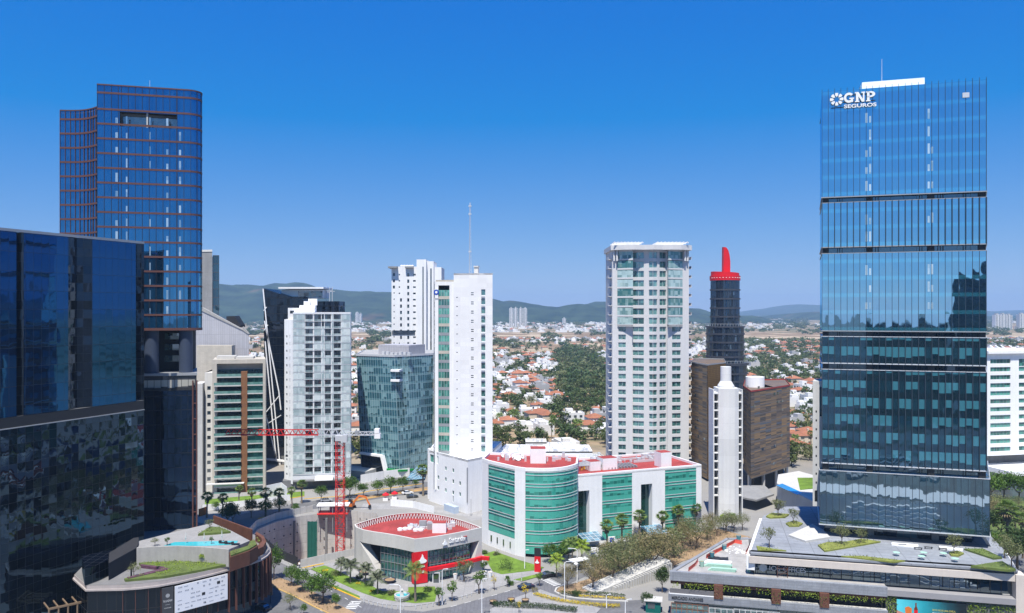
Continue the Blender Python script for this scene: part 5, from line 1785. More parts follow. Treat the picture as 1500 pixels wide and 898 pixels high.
dims = [(289, 134.5, GA, 0.0, 0.10), (362, 298, GA, 0.0, 0.42), (484, 372, GA, 0.0, 0.10), (531, 493, GB, 0.0, 0.32), (677, 541, GB, 0.0, 0.40), (766.5, 688, GC, 0.55, 0.10)]
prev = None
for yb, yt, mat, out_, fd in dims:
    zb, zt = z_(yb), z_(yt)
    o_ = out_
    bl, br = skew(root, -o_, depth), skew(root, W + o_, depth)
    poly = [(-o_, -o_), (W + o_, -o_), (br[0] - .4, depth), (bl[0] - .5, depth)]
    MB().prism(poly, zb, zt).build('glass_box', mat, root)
    MB().cap(poly, zb - 0.01, 0, True).build('soffit', GMET, root)
    b = MB()
    fins(b, [(-o_ + 0.03, -o_), (W + o_ + .05, -o_)], (W + 2 * o_ - .06) / 25, zb - 0.05, zt + (0.55 if yt < 140 else 0.05), 0.09 if fd < 0.2 else 0.15, fd)
    fins(b, [poly[1], poly[2]], 1.6, zb, zt, 0.1, 0.05)
    b.build('fins', surf('fin_metal', (0.035, 0.05, 0.065), 0.4, 0.1) if 'fin_metal' not in bpy.data.materials else bpy.data.materials['fin_metal'], root)
    MB().ring(poly, 0.16, zb - 0.22, zb + 0.02).build('edge_trim', GMET if yt < 480 else LMET, root)
    if yt > 140:
        MB().ring(poly, 0.12, zt - 0.02, zt + 0.14).build('edge_trim', GMET if yt < 480 else LMET, root)
    if prev is not None:
        MB().prism([(1.2, 1.1), (W - 1.2, 1.1), (br[0] - 1.6, depth - 1), (bl[0] + 1.2, depth - 1)], zt - .02, prev + .02, 0, False).build('recess_glass', GD, root)
        b = MB()
        for x in (0.25, W * 0.285, W * 0.66, W - 1.4):
            b.box(x, x + 1.35, 0.35, 1.9, zt, prev - 0.23)
        for x in [W * t for t in (.1, .115, .13, .34, .36, .61, .625, .72, .735, .75, .87, .885)]:
            b.box(x, x + .12, 0.9, 1.08, zt, prev - .23)
        b.build('recess_column', BLACK, root)
    prev = zb
ztop = z_(134.5)
PBG = panemat('tower_blind', (0.22, 0.36, 0.46), (0.48, 0.62, 0.70), r0=0.2)
BR2 = random.Random(8)
for fx in (.275, .298, .655, .675):
    for z0 in [z_(289) + 4.1 * k + 1.1 for k in range(5)] + [z_(362) + 4.1 * k + 1.1 for k in range(2)] + [z_(484) + 4.1 * k + 1.1 for k in range(1, 4)]:
        if BR2.random() < .8:
            MB().box(fx * W, fx * W + .45, -.02, -.006, z0, z0 + BR2.choice((1.6, 2.4))).build('window_blind', PBG, root)
MB().prism([(0.2, 0.2), (W - .2, 0.2), (br[0] - .8, depth - .2), (bl[0], depth - .2)], ztop - 2.6, ztop - 2.5).build('roof', ROOFG, root)
x0, x1 = W * 0.265, W * 0.655
MB().box(x0, x1, 3.5, 12, ztop - 2.5, z_(121) + 0.2).build('roof_house', WHITE2, root)
MB().tube([(W * .4, 6, ztop), (W * .4, 6, ztop + 8.5)], 0.06, 5).build('mast', LMET, root)
MB().box(W * .86, W * .9, -0.25, -0.12, z_(158), z_(151)).build('open_hatch', LMET, root)
# lobby under the tower
zb = z_(766.5)
ZPL = Z_(790, D0 * 0.985)
MB().prism([(0.8, 4.5), (W - 2, 4.5), (br[0] - 2, depth), (bl[0] + .8, depth)], ZPL - .5, zb, 0, False).build('lobby_glass', glass('lobby_glass', (0.01, 0.02, 0.026), (0.5, 0.6, 0.7), 0.15, 1.5, 5.5, 0.01, 0.01, line=0.1, blind=(0.06, 0.12, 0.14), bfrac=0.3), root)
for x in (W * .30, W * .70):
    MB().box(x, x + 1.5, 3.6, 4.4, ZPL - .5, zb).build('lobby_pillar', GREYT, root)
b = MB().beam((W - .3, 1, zb), (W + 2.2, 3.5, ZPL - 1), 0.9)
b.build('leaning_strut', LMET, root)
# white lettering and star emblem
sg = thing('rooftop_sign', 'white GNP SEGUROS lettering with a petal star emblem on the blue glass tower', 'sign', tuple(root.matrix_basis @ Vector((0, -0.35, 0))), root.rotation_euler.z)
kx = D0 / F
sx = lambda px: (px - 1204) * kx * 1.04
sz = lambda y, px=1240: Z_(y, D0 - (px - 1204) * 0.046)
b = MB()
cx, cz, r_ = sx(1223), sz(146.5, 1223), 9.0 * kx
for k in range(8):
    a_ = k * math.pi / 4
    e, n_ = Vector((math.cos(a_), math.sin(a_))), Vector((-math.sin(a_), math.cos(a_)))
    pts = [e * r_ * .38, e * r_ * .62 + n_ * r_ * .2, e * r_ * .98 + n_ * r_ * .24, e * r_ * 1.02, e * r_ * .98 - n_ * r_ * .24, e * r_ * .62 - n_ * r_ * .2]
    flat(b, [(cx + p.x, cz + p.y) for p in pts], 0.3)
b.build('petal_emblem', WHITE2, sg)
def serif_letters(mb, s, x, z, w, h, gap, st):
    for ch in s:
        t, sf = st, st * 0.5
        if ch in 'NPRE':
            flat(mb, [(x + .1 * w, z), (x + .1 * w + t, z), (x + .1 * w + t, z + h), (x + .1 * w, z + h)], .3)
            flat(mb, [(x, z), (x + .2 * w + t, z), (x + .2 * w + t, z + sf), (x, z + sf)], .29)
            flat(mb, [(x, z + h - sf), (x + .2 * w + t * .5, z + h - sf), (x + .2 * w + t * .5, z + h), (x, z + h)], .29)
        if ch == 'N':
            flat(mb, [(x + .8 * w, z), (x + .8 * w + t * .6, z), (x + .8 * w + t * .6, z + h), (x + .8 * w, z + h)], .3)
            flat(mb, [(x + .1 * w, z + h), (x + .1 * w + t, z + h), (x + .8 * w + t * .6, z), (x + .8 * w - t * .4, z)], .31)
            flat(mb, [(x + .65 * w, z + h - sf), (x + w, z + h - sf), (x + w, z + h), (x + .65 * w, z + h)], .29)
        if ch == 'P':
            for i in range(10):
                a0, a1 = -math.pi / 2 + i * math.pi / 10, -math.pi / 2 + (i + 1) * math.pi / 10
                P_ = lambda a, r: (x + .42 * w + r * w * math.cos(a), z + h * .70 + r / .5 * .30 * h * math.sin(a))
                flat(mb, [P_(a0, .5), P_(a1, .5), P_(a1, .22), P_(a0, .22)], .3)
            flat(mb, [(x + .1 * w, z + h * .40), (x + .45 * w, z + h * .40), (x + .45 * w, z + h * .51), (x + .1 * w, z + h * .51)], .3)
            flat(mb, [(x + .1 * w, z + h * .89), (x + .45 * w, z + h * .89), (x + .45 * w, z + h), (x + .1 * w, z + h)], .3)
        if ch == 'G':
            for i in range(16):
                a0, a1 = math.pi * .22 + i * math.pi * 1.55 / 16, math.pi * .22 + (i + 1) * math.pi * 1.55 / 16
                P_ = lambda a, r: (x + .5 * w + r * w * math.cos(a), z + .5 * h + r * h * math.sin(a))
                flat(mb, [P_(a0, .51), P_(a1, .51), P_(a1, .26), P_(a0, .3)], .3)
            flat(mb, [(x + .55 * w, z + .36 * h), (x + 1.02 * w, z + .36 * h), (x + 1.02 * w, z + .48 * h), (x + .55 * w, z + .48 * h)], .3)
            flat(mb, [(x + .72 * w, z + .05 * h), (x + .92 * w, z + .05 * h), (x + .92 * w, z + .48 * h), (x + .72 * w, z + .48 * h)], .29)
        x += w + gap
    return mb
x0 = sx(1232.5)
w1 = (sx(1274) - x0) / 3
serif_letters(MB(), 'GNP', x0, sz(151.5), w1 * .92, sz(137) - sz(151.5), w1 * .1, w1 * .23).build('lettering', WHITE2, sg)
text('lettering', 'SEGUROS', sx(1274) - sx(1232.5), sz(154) - sz(159.3), WHITE2, sg, (x0, -0.06, sz(159.3)), (R(90), 0, 0), 0.25, 0.02)
b = MB()
for y in (140, 150, 157):
    b.beam((sx(1216), 0.15, sz(y)), (sx(1273), 0.15, sz(y)), 0.12)
b.build('rail', BLACK, sg)

# white wall of the building tucked behind it, with a pool deck
root, W = frame('slim_white_block', 'narrow white concrete block with small round holes, left behind the blue glass tower', 'building', (1190.5, 197.5), (1204.4, 197))
b = MB().prism([(0, 0), (W, 0), (W + 2.5, 8), (1.5, 8)], Z_(742, 197), Z_(558.5, 197))
b.build('wall', CONCL, root)
for k in range(11):
    z = Z_(603, 197) - k * 2.2
    MB().box(W * .30, W * .45, -0.02, 0.1, z - .25, z + .25).build('wall_hole', DARK, root)
MB().box(W * .2, W * .5, -.02, .1, Z_(735, 197), Z_(719, 197)).build('narrow_window', DARK, root)
MB().box(W * .72, W, -0.2, 2, Z_(610, 197), Z_(567, 197)).build('dark_bay', P_SMOKE, root)
root = thing('pool_deck', 'white terrace with a small blue swimming pool beyond the hotel lift shaft', 'terrace', (*at(1165, 725, 8).xy, 0))
ox, oy = root.location.x, root.location.y
pp = [(p.x - ox, p.y - oy) for p in (at(x, y, 9) for x, y in ((1138, 708), (1206, 742), (1206, 700), (1170, 690), (1140, 695)))]
MB().prism(pp, 0, 9, 0, True).build('deck', CONCL, root)
pp = [(p.x - ox, p.y - oy) for p in (at(x, y, 9) for x, y in ((1137, 711), (1168, 725), (1176, 722), (1146, 708.5)))]
MB().prism([(p[0], p[1]) for p in pp], 9.01, 9.06).build('pool', POOLB, root)
pp = [(p.x - ox, p.y - oy) for p in (at(x, y, 9) for x, y in ((1172, 718), (1192, 716), (1196, 700), (1168, 700)))]
MB().prism(pp, 9.0, 9.1).build('lawn_bed', LAWN, root)

# ================================================================== white building at the right edge
root, W = frame('ribbon_window_block', 'white office block with ribbon windows at the right edge beside the blue tower', 'office building', (1446, 300), (1540, 306))
z_ = lambda y: Z_(y, 300)
k_ = W / 94
zt = z_(518)
ops = []
for k in range(12):
    z = z_(526) - 3.02 * k
    ops.append((4.6 * k_, 34 * k_, z - 1.75, z - 0.1))
    ops.append((46 * k_, 90 * k_, z - 1.75 - (1.2 if k == 0 else 0), z - 0.1))
b = MB()
facade(b, (0, 0), (W, 0), z_(668), zt, ops, 0.35)
b.prism([(W, 0), (W, 20), (0, 20), (0, 0)], z_(668), zt, 0, False, True, None, False)
b.cap([(0, 0), (W, 0), (W, 20), (0, 20)], zt)
b.build('wall', WHITE2, root)
windows(root, (0, 0), (W, 0), ops, P_GREEN, GMET, 0.35, 6, 1)
MB().box(-0.5, W + .5, -1.2, 21, zt, zt + 1.0).build('roof_slab', WHITE2, root)
MB().box(1, W, 5, 19, 0, z_(668)).build('ground_storey', CONCD, root)
MB().box(0.3, W, -10, 6, z_(690), z_(683)).build('front_canopy', WHITE2, root)
MB().box(1.5, W, -9, 5, 0, z_(690)).build('front_glazing', P_SMOKE, root)
b = MB()
for px in (1462, 1470, 1478, 1490):
    b.beam(((px - 1446) * k_, 0, zt + 1), ((px - 1446) * k_, 4, zt + 2.8), 0.3)
b.build('roof_fin', WHITE2, root)

# ================================================================== shopping terraces in the lower right corner
mroot, W = frame('shopping_terraces', 'stepped shopping building with stone parapets, hanging plants and a paved plaza on its roof', 'shopping centre', (1097, 189.6 * SC_), (1492, 176.4 * SC_))
mz = mroot.rotation_euler.z
def ml(p):
    d = Vector((p.x - mroot.location.x, p.y - mroot.location.y))
    return (d.x * math.cos(mz) + d.y * math.sin(mz), -d.x * math.sin(mz) + d.y * math.cos(mz))
ZP = ZPL
ZBM = Z_(815, 189.6 * SC_)
pl = [ml(at(x, y, ZP)) for x, y in ((1117.6, 756), (1150, 742), (1235, 742))]
plaza = [(0.3, 0.3), (W, 0.3), ml(at(1470, 804, ZP)), ml(at(1452, 786, ZP)), ml(at(1440, 745, ZP))] + [pl[2], pl[1], pl[0]]
MB().prism(plaza, ZP - 0.5, ZP, 0, True).build('plaza_floor', STONE, mroot)
MB().prism(offset(plaza, -2.5), -4, ZP - 0.5, 0, False).build('body', CONCD, mroot)
BEAM = surf('travertine', (0.56, 0.50, 0.44), 0.8, 0.08, 0.3, streak=0.12)
b = MB().box(0, W + .5, 0, 1.3, ZBM - 1.5, ZBM)
b.build('edge_beam', BEAM, mroot)
MB().box(0.2, W, 1.3, 2.5, ZP, ZBM - .1).build('planter_rim', surf('dark_granite', (0.11, 0.11, 0.115), 0.8, 0.2, 0.4), mroot)
a_, c_ = (0.4, 0.6), pl[0]
b = MB()
d = Vector((c_[0] - a_[0], c_[1] - a_[1])).normalized(); nn = Vector((-d.y, d.x))
q = [(a_[0] - nn.x * .9, a_[1] - nn.y * .9), (c_[0] - nn.x * .9, c_[1] - nn.y * .9), (c_[0] + nn.x * .9, c_[1] + nn.y * .9), (a_[0] + nn.x * .9, a_[1] + nn.y * .9)]
ar = sum(p[0] * r[1] - r[0] * p[1] for p, r in zip(q, q[1:] + q[:1]))
b.prism(q if ar > 0 else q[::-1], ZP - 4, ZBM + 0.1)
b.build('side_parapet', WHITE, mroot, 'sloping white side wall of the plaza')
MB().box(W - 0.6, W + 1.3, -.4, 3, -6, ZBM + 0.02).build('end_post', BEAM, mroot)
e_ = ml(at(1470, 804, ZP))
MB().prism([(W - .2, 1.3), (W + .5, 1.3), (e_[0] + .7, e_[1]), (e_[0], e_[1])], ZP - 2, ZBM + .1).build('side_parapet', WHITE, mroot)
GSH = glass('shop_glass', (0.008, 0.02, 0.026), (0.5, 0.6, 0.66), 0.25, 2.0, 3.6, 0.015, 0.02, line=0.08, lcol=(0.02, 0.02, 0.02), blind=(0.10, 0.15, 0.16), bfrac=0.3)
ZT = Z_(838, 183.5)                       # lower terrace level
MB().box(1.2, W - .6, 2.0, 2.2, ZT - .5, ZBM - 1.5).build('shopfront', GSH, mroot)
b = MB()
for k in range(24):
    x = 1.5 + k * 2.3
    b.box(x, x + .12, 1.85, 2.0, ZT, ZBM - 1.5)
b.build('shopfront_mullions', BLACK, mroot)
tl, tb = ml(at(981, 838, ZT)), ml(at(1064, 789, ZT))
yF = tl[1]
xR = ml(at(1300, 862, ZT))[0]
xL = tl[0]
terr = [(xL, yF), (xR, yF), (xR, 2.0), (1.0, 2.0), (pl[0][0] - 4, tb[1] + 3), tb]
MB().prism(terr, ZT - .6, ZT - 0.02).build('terrace_floor', surf('terrace_screed', (0.34, 0.33, 0.315), 0.9, 0.28, 0.3), mroot)
MB().box(xL, xR, yF - .25, yF + .7, ZT - 1.8, ZT + .25).build('stone_parapet', CLAD, mroot)
b = MB()
d = Vector((tb[0] - xL, tb[1] - yF)).normalized(); nn = Vector((d.y, -d.x))
q = [(xL, yF), (xL + nn.x * .9, yF + nn.y * .9), (tb[0] + nn.x * .9, tb[1] + nn.y * .9), tb]
ar = sum(p[0] * r[1] - r[0] * p[1] for p, r in zip(q, q[1:] + q[:1]))
b.prism(q if ar > 0 else q[::-1], ZT - 1.8, ZT + .22)
b.build('stone_parapet', CLAD, mroot)
d2 = [(tb[0], tb[1]), (tb[0] + .7, tb[1] - 1), (pl[0][0] - 1.4, tb[1] + 1.2), (pl[0][0] - 1.4, tb[1] + 2.2)]
ar = sum(p[0] * r[1] - r[0] * p[1] for p, r in zip(d2, d2[1:] + d2[:1]))
MB().prism(d2 if ar > 0 else d2[::-1], ZT - 1.2, ZT + .22).build('stone_parapet', CLAD, mroot)
MB().prism(offset([(xL, yF), (xR, yF), (xR, 2), (tb[0] + 6, tb[1]), tb], -1.6), -4, ZT - .7, 0, False).build('lower_storeys', DARK, mroot)
MB().box(xL + .2, xR - .2, yF + .1, yF + 1.5, ZT - 2.6, ZT - 1.82).build('brown_soffit', CORTEN, mroot)
# middle storey: open cafe terrace with planters
Z2 = Z_(870, 183.0)
MB().box(xL - .3, xR, yF - .7, yF + .1, Z2 - 1.5, Z2 + .1).build('stone_band', CLAD, mroot)
MB().box(xL - .2, xR, yF - .6, yF + 1.2, Z2 - .35, Z2 + .02).build('terrace_floor', CONCL, mroot)
b = MB().box(xL, xL + 11.5, yF - .5, yF - .3, Z2, Z2 + 1.3)
b.build('grey_screen', surf('grey_screen', (0.15, 0.145, 0.15), 0.7, 0.1), mroot)
b = MB().box(xL, xL + 11.8, yF - .62, yF - .52, Z2 - .02, Z2 + .28)
b.build('white_ledge', WHITE2, mroot)
for k, px in enumerate((1052, 1133, 1199)):
    x = ml(at(px, 868, Z2))[0]
    MB().box(x - 1.0, x + 1.0, yF - .9, yF - .1, Z2 - .2, ZT - 1.9).build('corten_planter', CORTEN, mroot)
text('lettering', 'MERCADO ANDARES', 7.0, 0.72, BLACK, mroot, (xL + .5, yF - .72, Z2 - 1.05), (R(90), 0, 0), 0.08, 0.01)
MB().box(xL + 1, xR, yF - .2, yF, -4, Z2 - 1.5).build('ground_shopfront', GSH, mroot)
for x0, x1, dz in ((xL + .4, xL + 8.6, 0), (xL + 8.8, xL + 14, -.35), (xL + 14.2, xL + 24, -.2)):
    b, b2 = MB(), MB()
    y0, y1, za, zb2 = yF - 3.6, yF - .75, Z2 - 3.3 + dz, Z2 - 1.9 + dz
    n_ = max(3, int((x1 - x0) / 1.15))
    for i in range(n_ + 1):
        x = x0 + (x1 - x0) * i / n_
        b.beam((x, y0, za), (x, y1, zb2), 0.12, 0.16)
    for t_ in (0, .5, 1):
        b.beam((x0, y0 + (y1 - y0) * t_, za + (zb2 - za) * t_), (x1, y0 + (y1 - y0) * t_, za + (zb2 - za) * t_), 0.14, 0.16)
    b2.face([(x0, y0, za - .08), (x1, y0, za - .08), (x1, y1, zb2 - .08), (x0, y1, zb2 - .08)])
    fr_ = b.build('pergola_frame', CORTEN if dz == 0 else GMET, mroot)
    b2.build('pergola_glass', P_SMOKE, fr_)
# right part: grey ledge, living wall, screen
x13 = ml(at(1300, 862, ZT))[0]
xe = W - .6
MB().box(x13 + .05, xe, -.5, 2.0, ZT - 2.0, ZT - .75).build('grey_ledge', surf('grey_ledge', (0.27, 0.265, 0.27), 0.8, 0.08), mroot)
MB().box(x13 + .05, xe, 0.2, 1.9, -6, ZT - 2.0).build('living_wall_back', CONCD, mroot)
def kz(x, y):
    p = mroot.matrix_basis @ Vector((x, y, 0))
    return lambda py: Z_(py, p.y)
xs0 = ml(pd(1316, 172.3))[0]; xs1 = ml(pd(1418, 169.4))[0]
zsc = kz(xs0, 0)(877)
scr = thing('video_screen', 'wide advertising screen with a bottle before turquoise water on the planted wall', 'screen', tuple(mroot.matrix_basis @ Vector((xs0, -.05, 0))), mz)
Ls = xs1 - xs0
MB().box(-.1, Ls + .1, -.14, .2, zsc - 6.2, zsc + .1).build('casing', BLACK, scr)
m, t, out = nodes('screen_picture')
uvn = N(t, 'ShaderNodeTexCoord').outputs['Object']
sp = N(t, 'ShaderNodeSeparateXYZ', None, i0=uvn)
cc = RAMP(t, M_(t, 'ADD', M_(t, 'DIVIDE', sp.outputs[0], Ls), M_(t, 'MULTIPLY', NOISE(t, uvn, 0.8).outputs[0], 0.15)), [(0.05, (0.07, 0.42, 0.50)), (0.45, (0.012, 0.22, 0.27)), (0.8, (0.004, 0.045, 0.06)), (1.0, (0.002, 0.008, 0.012))])
em = N(t, 'ShaderNodeBsdfPrincipled', None, Base_Color=cc, Roughness=0.3, Emission_Color=cc, Emission_Strength=0.35)
t.links.new(em.outputs[0], out.inputs[0])
MB().face([(0, -.15, zsc - 6), (Ls, -.15, zsc - 6), (Ls, -.15, zsc), (0, -.15, zsc)]).build('picture', m, scr)
def blob(pts, mat, d, nm):
    return flat(MB(), pts, d).build(nm, mat, scr)
bx = Ls * .28
blob([(bx - .38, zsc - 6), (bx - .38, zsc - 1.9), (bx - .15, zsc - 1.3), (bx - .13, zsc - .5), (bx + .13, zsc - .5), (bx + .15, zsc - 1.3), (bx + .38, zsc - 1.9), (bx + .38, zsc - 6)], surf('bottle_amber', (0.16, 0.03, 0.01), 0.3), .16, 'bottle_image')
blob([(bx - .36, zsc - 3.1), (bx + .36, zsc - 3.1), (bx + .36, zsc - 2.1), (bx - .36, zsc - 2.1)], REDP, .165, 'bottle_label')
blob([(bx - 1.9, zsc - 6), (bx - 2.2, zsc - 1.7), (bx - 1.5, zsc - 1.4), (bx - .8, zsc - 1.8), (bx - 1.1, zsc - 6)], ORANGE, .16, 'glass_image')
blob([(0, zsc - 6), (0, zsc - 2.4), (bx - 1.0, zsc - 3.4), (bx - .3, zsc - 6)], surf('sand_pink', (0.45, 0.22, 0.16), 0.7), .155, 'sand_image')
YT = surf('yellow_lettering', (0.6, 0.5, 0.08), 0.6)
text('lettering', 'ESTO NO ES UNA CHELA,', Ls * .33, .42, YT, scr, (Ls * .52, -.16, zsc - 2.0), (R(90), 0, 0), 0.02)
text('lettering', 'ES LA NUEVA CERVEZA', Ls * .33, .5, WHITE2, scr, (Ls * .52, -.16, zsc - 2.75), (R(90), 0, 0), 0.02)
# office sign behind the glass
sgn = thing('office_sign', 'white IOS OFFICES lettering and hexagon emblem on the dark shopfront under the beam', 'sign', tuple(mroot.matrix_basis @ Vector((2.2, 1.75, 0))), mz)
zs_ = ZBM - 3.6
hexa_ = [(1.0 + .95 * math.cos(R(30 + 60 * i)), zs_ + .75 + .95 * math.sin(R(30 + 60 * i))) for i in range(6)]
flat(MB(), hexa_, .08).build('hexagon_emblem', surf('pale_sign', (0.42, 0.46, 0.48), 0.5), sgn)
text('lettering', 'IOS', 2.3, 1.1, LMET, sgn, (2.4, 0, zs_ + .2), (R(90), 0, 0), .06)
text('lettering', 'OFFICES', 4.8, 1.1, LMET, sgn, (5.4, 0, zs_ + .2), (R(90), 0, 0), .06)
# planting beds, paths and slabs on the plaza
def bed(name, pts, mat, h, z=None, label=None):
    q = [ml(at(x, y, z or ZP)) for x, y in pts]
    ar = sum(p[0] * r[1] - r[0] * p[1] for p, r in zip(q, q[1:] + q[:1]))
    if ar < 0:
        q.reverse()
    return MB().prism(q, (z or ZP) + .005, (z or ZP) + h).build(name, mat, mroot, label)
GRS = surf('dry_grass_bed', (0.20, 0.22, 0.05), 0.95, 0.45, 0.6, bump=0.1)
bed('planting_bed', [(1198, 800), (1212, 796), (1240, 795), (1262, 791), (1290, 795), (1250, 802), (1208, 809)], GRS, 0.35)
bed('planting_bed', [(1108, 801), (1128, 805), (1152, 808), (1110, 807)], GRS, 0.3)
bed('planting_bed', [(1232, 816), (1262, 816), (1326, 823), (1310, 825)], GRS, 0.3)
bed('planting_bed', [(1390, 811), (1402, 808.5), (1412, 812), (1404, 816), (1393, 815)], GRS, 0.35)
bed('planting_bed', [(1151, 768), (1163, 764), (1176, 768), (1170, 772), (1156, 772)], GRS, 0.35)
bed('planting_bed', [(1122, 758), (1130, 753), (1156, 755), (1150, 759), (1128, 760)], GRS, 0.4)
bed('planting_bed', [(1412, 806), (1440, 806), (1468, 819), (1455, 820)], LAWND, 0.4)
bed('planting_bed', [(1422, 832), (1468, 825), (1488, 837), (1478, 838)], LAWND, 0.5)
bed('stone_slab', [(1155, 786), (1190, 770), (1205, 778), (1216, 789), (1180, 795)], CONCL, 0.45, None, 'pale raised triangular slab on the plaza')
bed('stone_step', [(1306, 797), (1345, 800), (1345, 803), (1306, 799)], WHITE2, 0.4)
bed('stone_step', [(1376, 802), (1410, 806), (1410, 809), (1376, 804)], WHITE2, 0.4)
# ================================================================== curved podium of the brown-banded tower, with roof gardens
ZG = 14.0
root = thing('tower_podium', 'curved dark glass podium with roof gardens and a turquoise pool below the brown-banded tower', 'podium', (*at(290, 830, 14).xy, 0))
ox, oy = root.location.x, root.location.y
def pt(x, y, z=ZG):
    p = at(x, y, z)
    return (p.x - ox, p.y - oy)
rim = [pt(*q) for q in ((128, 856), (150, 855.5), (180, 855), (206, 853), (232, 850), (260, 845), (286, 839), (312, 833), (334, 827), (354, 822), (370, 817), (381, 813), (389, 808), (393.5, 803), (393, 797), (388, 791), (380, 785), (362, 779), (340, 773), (314, 767))]
back = [pt(270, 762), pt(200, 772), pt(150, 800), pt(110, 840)]
pod = rim + back
G_PO = glass('podium_glass', (0.004, 0.006, 0.009), (0.15, 0.19, 0.24), 0.13, 1.9, 4.2, 0.03, 0.03, line=0.08, hline=0.10, lcol=(0.02, 0.018, 0.018), blind=(0.05, 0.06, 0.065), bfrac=0.2)
MB().prism(pod, 4.4, ZG - 1.3, 0, False, True).build('glass_wall', G_PO, root)
MB().prism(offset(pod, -2.6), 0, 4.4, 0, False).build('ground_storey', glass('podium_ground_glass', (0.015, 0.03, 0.045), (0.3, 0.4, 0.5), 0.12, 2.2, 4.4, 0.02, 0.02, line=0.1), root)
MB().prism(offset(pod, 0.45), ZG - 1.3, ZG - 0.95, 0, True, True).prism(offset(pod, 0.15), ZG - 0.95, ZG - 0.25).build('roof_slab', surf('podium_rim', (0.38, 0.34, 0.325), 0.75, 0.12, 0.3, streak=0.15), root)
MB().cap(offset(pod, 0.1), ZG - 0.2).build('roof_paving', surf('roof_pavers', (0.19, 0.187, 0.185), 0.9, 0.2, 0.4, joints=(0.9, 0.9, 0.04)), root)
b = MB()
fins(b, rim[8:17], 1.75, 3.6, ZG - 1.35, 0.16, 0.75)
b.build('bronze_fin', BROWN, root)
b = MB()
fins(b, rim[2:9], 2.4, 4.4, ZG - 1.35, 0.10, 0.16)
b.build('mullions', BROWN, root)
for q in ((345, 886), (372, 878), (388, 868)):
    p = at(q[0], q[1], 0)
    MB().lathe([(0.55, 0), (0.55, 4.4)], 16, (p.x - ox, p.y - oy)).build('column', CONCL, root)
def on_rim(px):
    tx = (px - 750) / F
    for a, c in zip(rim, rim[1:]):
        ax, ay, cx, cy = a[0] + ox, a[1] + oy, c[0] + ox, c[1] + oy
        fa, fc = ax - tx * ay, cx - tx * cy
        if fa <= 0 <= fc:
            k = fa / (fa - fc)
            return (a[0] + (c[0] - a[0]) * k, a[1] + (c[1] - a[1]) * k)
# banner boards
def board(name, label, pxa, pxb, z0, z1, mat):
    a, c = on_rim(pxa), on_rim(pxb)
    ang = math.atan2(c[1] - a[1], c[0] - a[0])
    L = math.dist(a, c)
    t = thing(name, label, 'billboard', (a[0] + ox + .75 * math.sin(ang), a[1] + oy - .75 * math.cos(ang), 0), ang)
    MB().box(0, L, -0.05, 0.12, z0, z1).build('board', mat, t)
    MB().beam((L * .2, .1, z1 - .6), (L * .2, .7, z1 - .6), .1).beam((L * .8, .1, z1 - .6), (L * .8, .7, z1 - .6), .1).build('bracket', BLACK, t)
    return t, L
t, L = board('banner', 'white banner printed with rows of small grey logos on the curved glass podium', 254, 331, 6.7, 12.3, surf('banner_white', (0.70, 0.71, 0.74), 0.7, 0.04, 0.3))
random.seed(21)
b = MB()
rows = [11.7, 10.8, 9.9, 9.0, 8.1, 7.2]
for r, z in enumerate(rows):
    for k in range(8):
        if random.random() < 0.78:
            x = .5 + (L - 1.4) * k / 7.6 + random.random() * .3
            kind = random.random()
            if kind < .35:
                flat(b, [(x + .22 + .22 * math.cos(a), z + .2 + .22 * math.sin(a)) for a in [i * math.pi / 4 for i in range(8)]], .02)
            elif kind < .7:
                for j in range(3):
                    flat(b, [(x + j * .3, z), (x + j * .3 + .2, z), (x + j * .3 + .2, z + .22), (x + j * .3, z + .3)], .02)
            else:
                flat(b, [(x, z + .05), (x + .9, z + .05), (x + .9, z + .17), (x, z + .17)], .02)
b2 = MB()
for x, z in ((L * .5, 9.0), (L * .79, 10.6)):
    flat(b2, [(x, z), (x + .7, z), (x + .7, z + .6), (x, z + .6)], .022)
flat(b2, [(L * .55, 7.2), (L * .55 + .35, 7.2), (L * .55 + .18, 7.6)], .022)
o = b.build('small_logos', surf('logo_grey', (0.30, 0.32, 0.36), 0.7), t); o.location = (0, -.052, 0)
o = b2.build('dark_logos', BLACK, t); o.location = (0, -.052, 0)
t, L = board('banner', 'dark grey banner with white lettering, left of the white logo banner', 236, 253, 6.5, 12.4, surf('banner_grey', (0.05, 0.052, 0.058), 0.7, 0.04, 0.3))
text('lettering', 'THE LANDMARK', L * .8, .42, LMET, t, (L * .1, -.055, 9.4), (R(90), 0, 0), .02)
text('lettering', 'GUADALAJARA', L * .6, .25, LMET, t, (L * .2, -.055, 8.0), (R(90), 0, 0), .02)
b = MB()
flat(b, [(L * .5 + .42 * math.cos(a), 10.7 + .42 * math.sin(a)) for a in [i * math.pi / 6 for i in range(12)]], .02)
flat(b, [(L * .3, 8.8), (L * .7, 8.8), (L * .7, 8.88), (L * .3, 8.88)], .02)
o = b.build('round_logo', GMET, t); o.location = (0, -.052, 0)
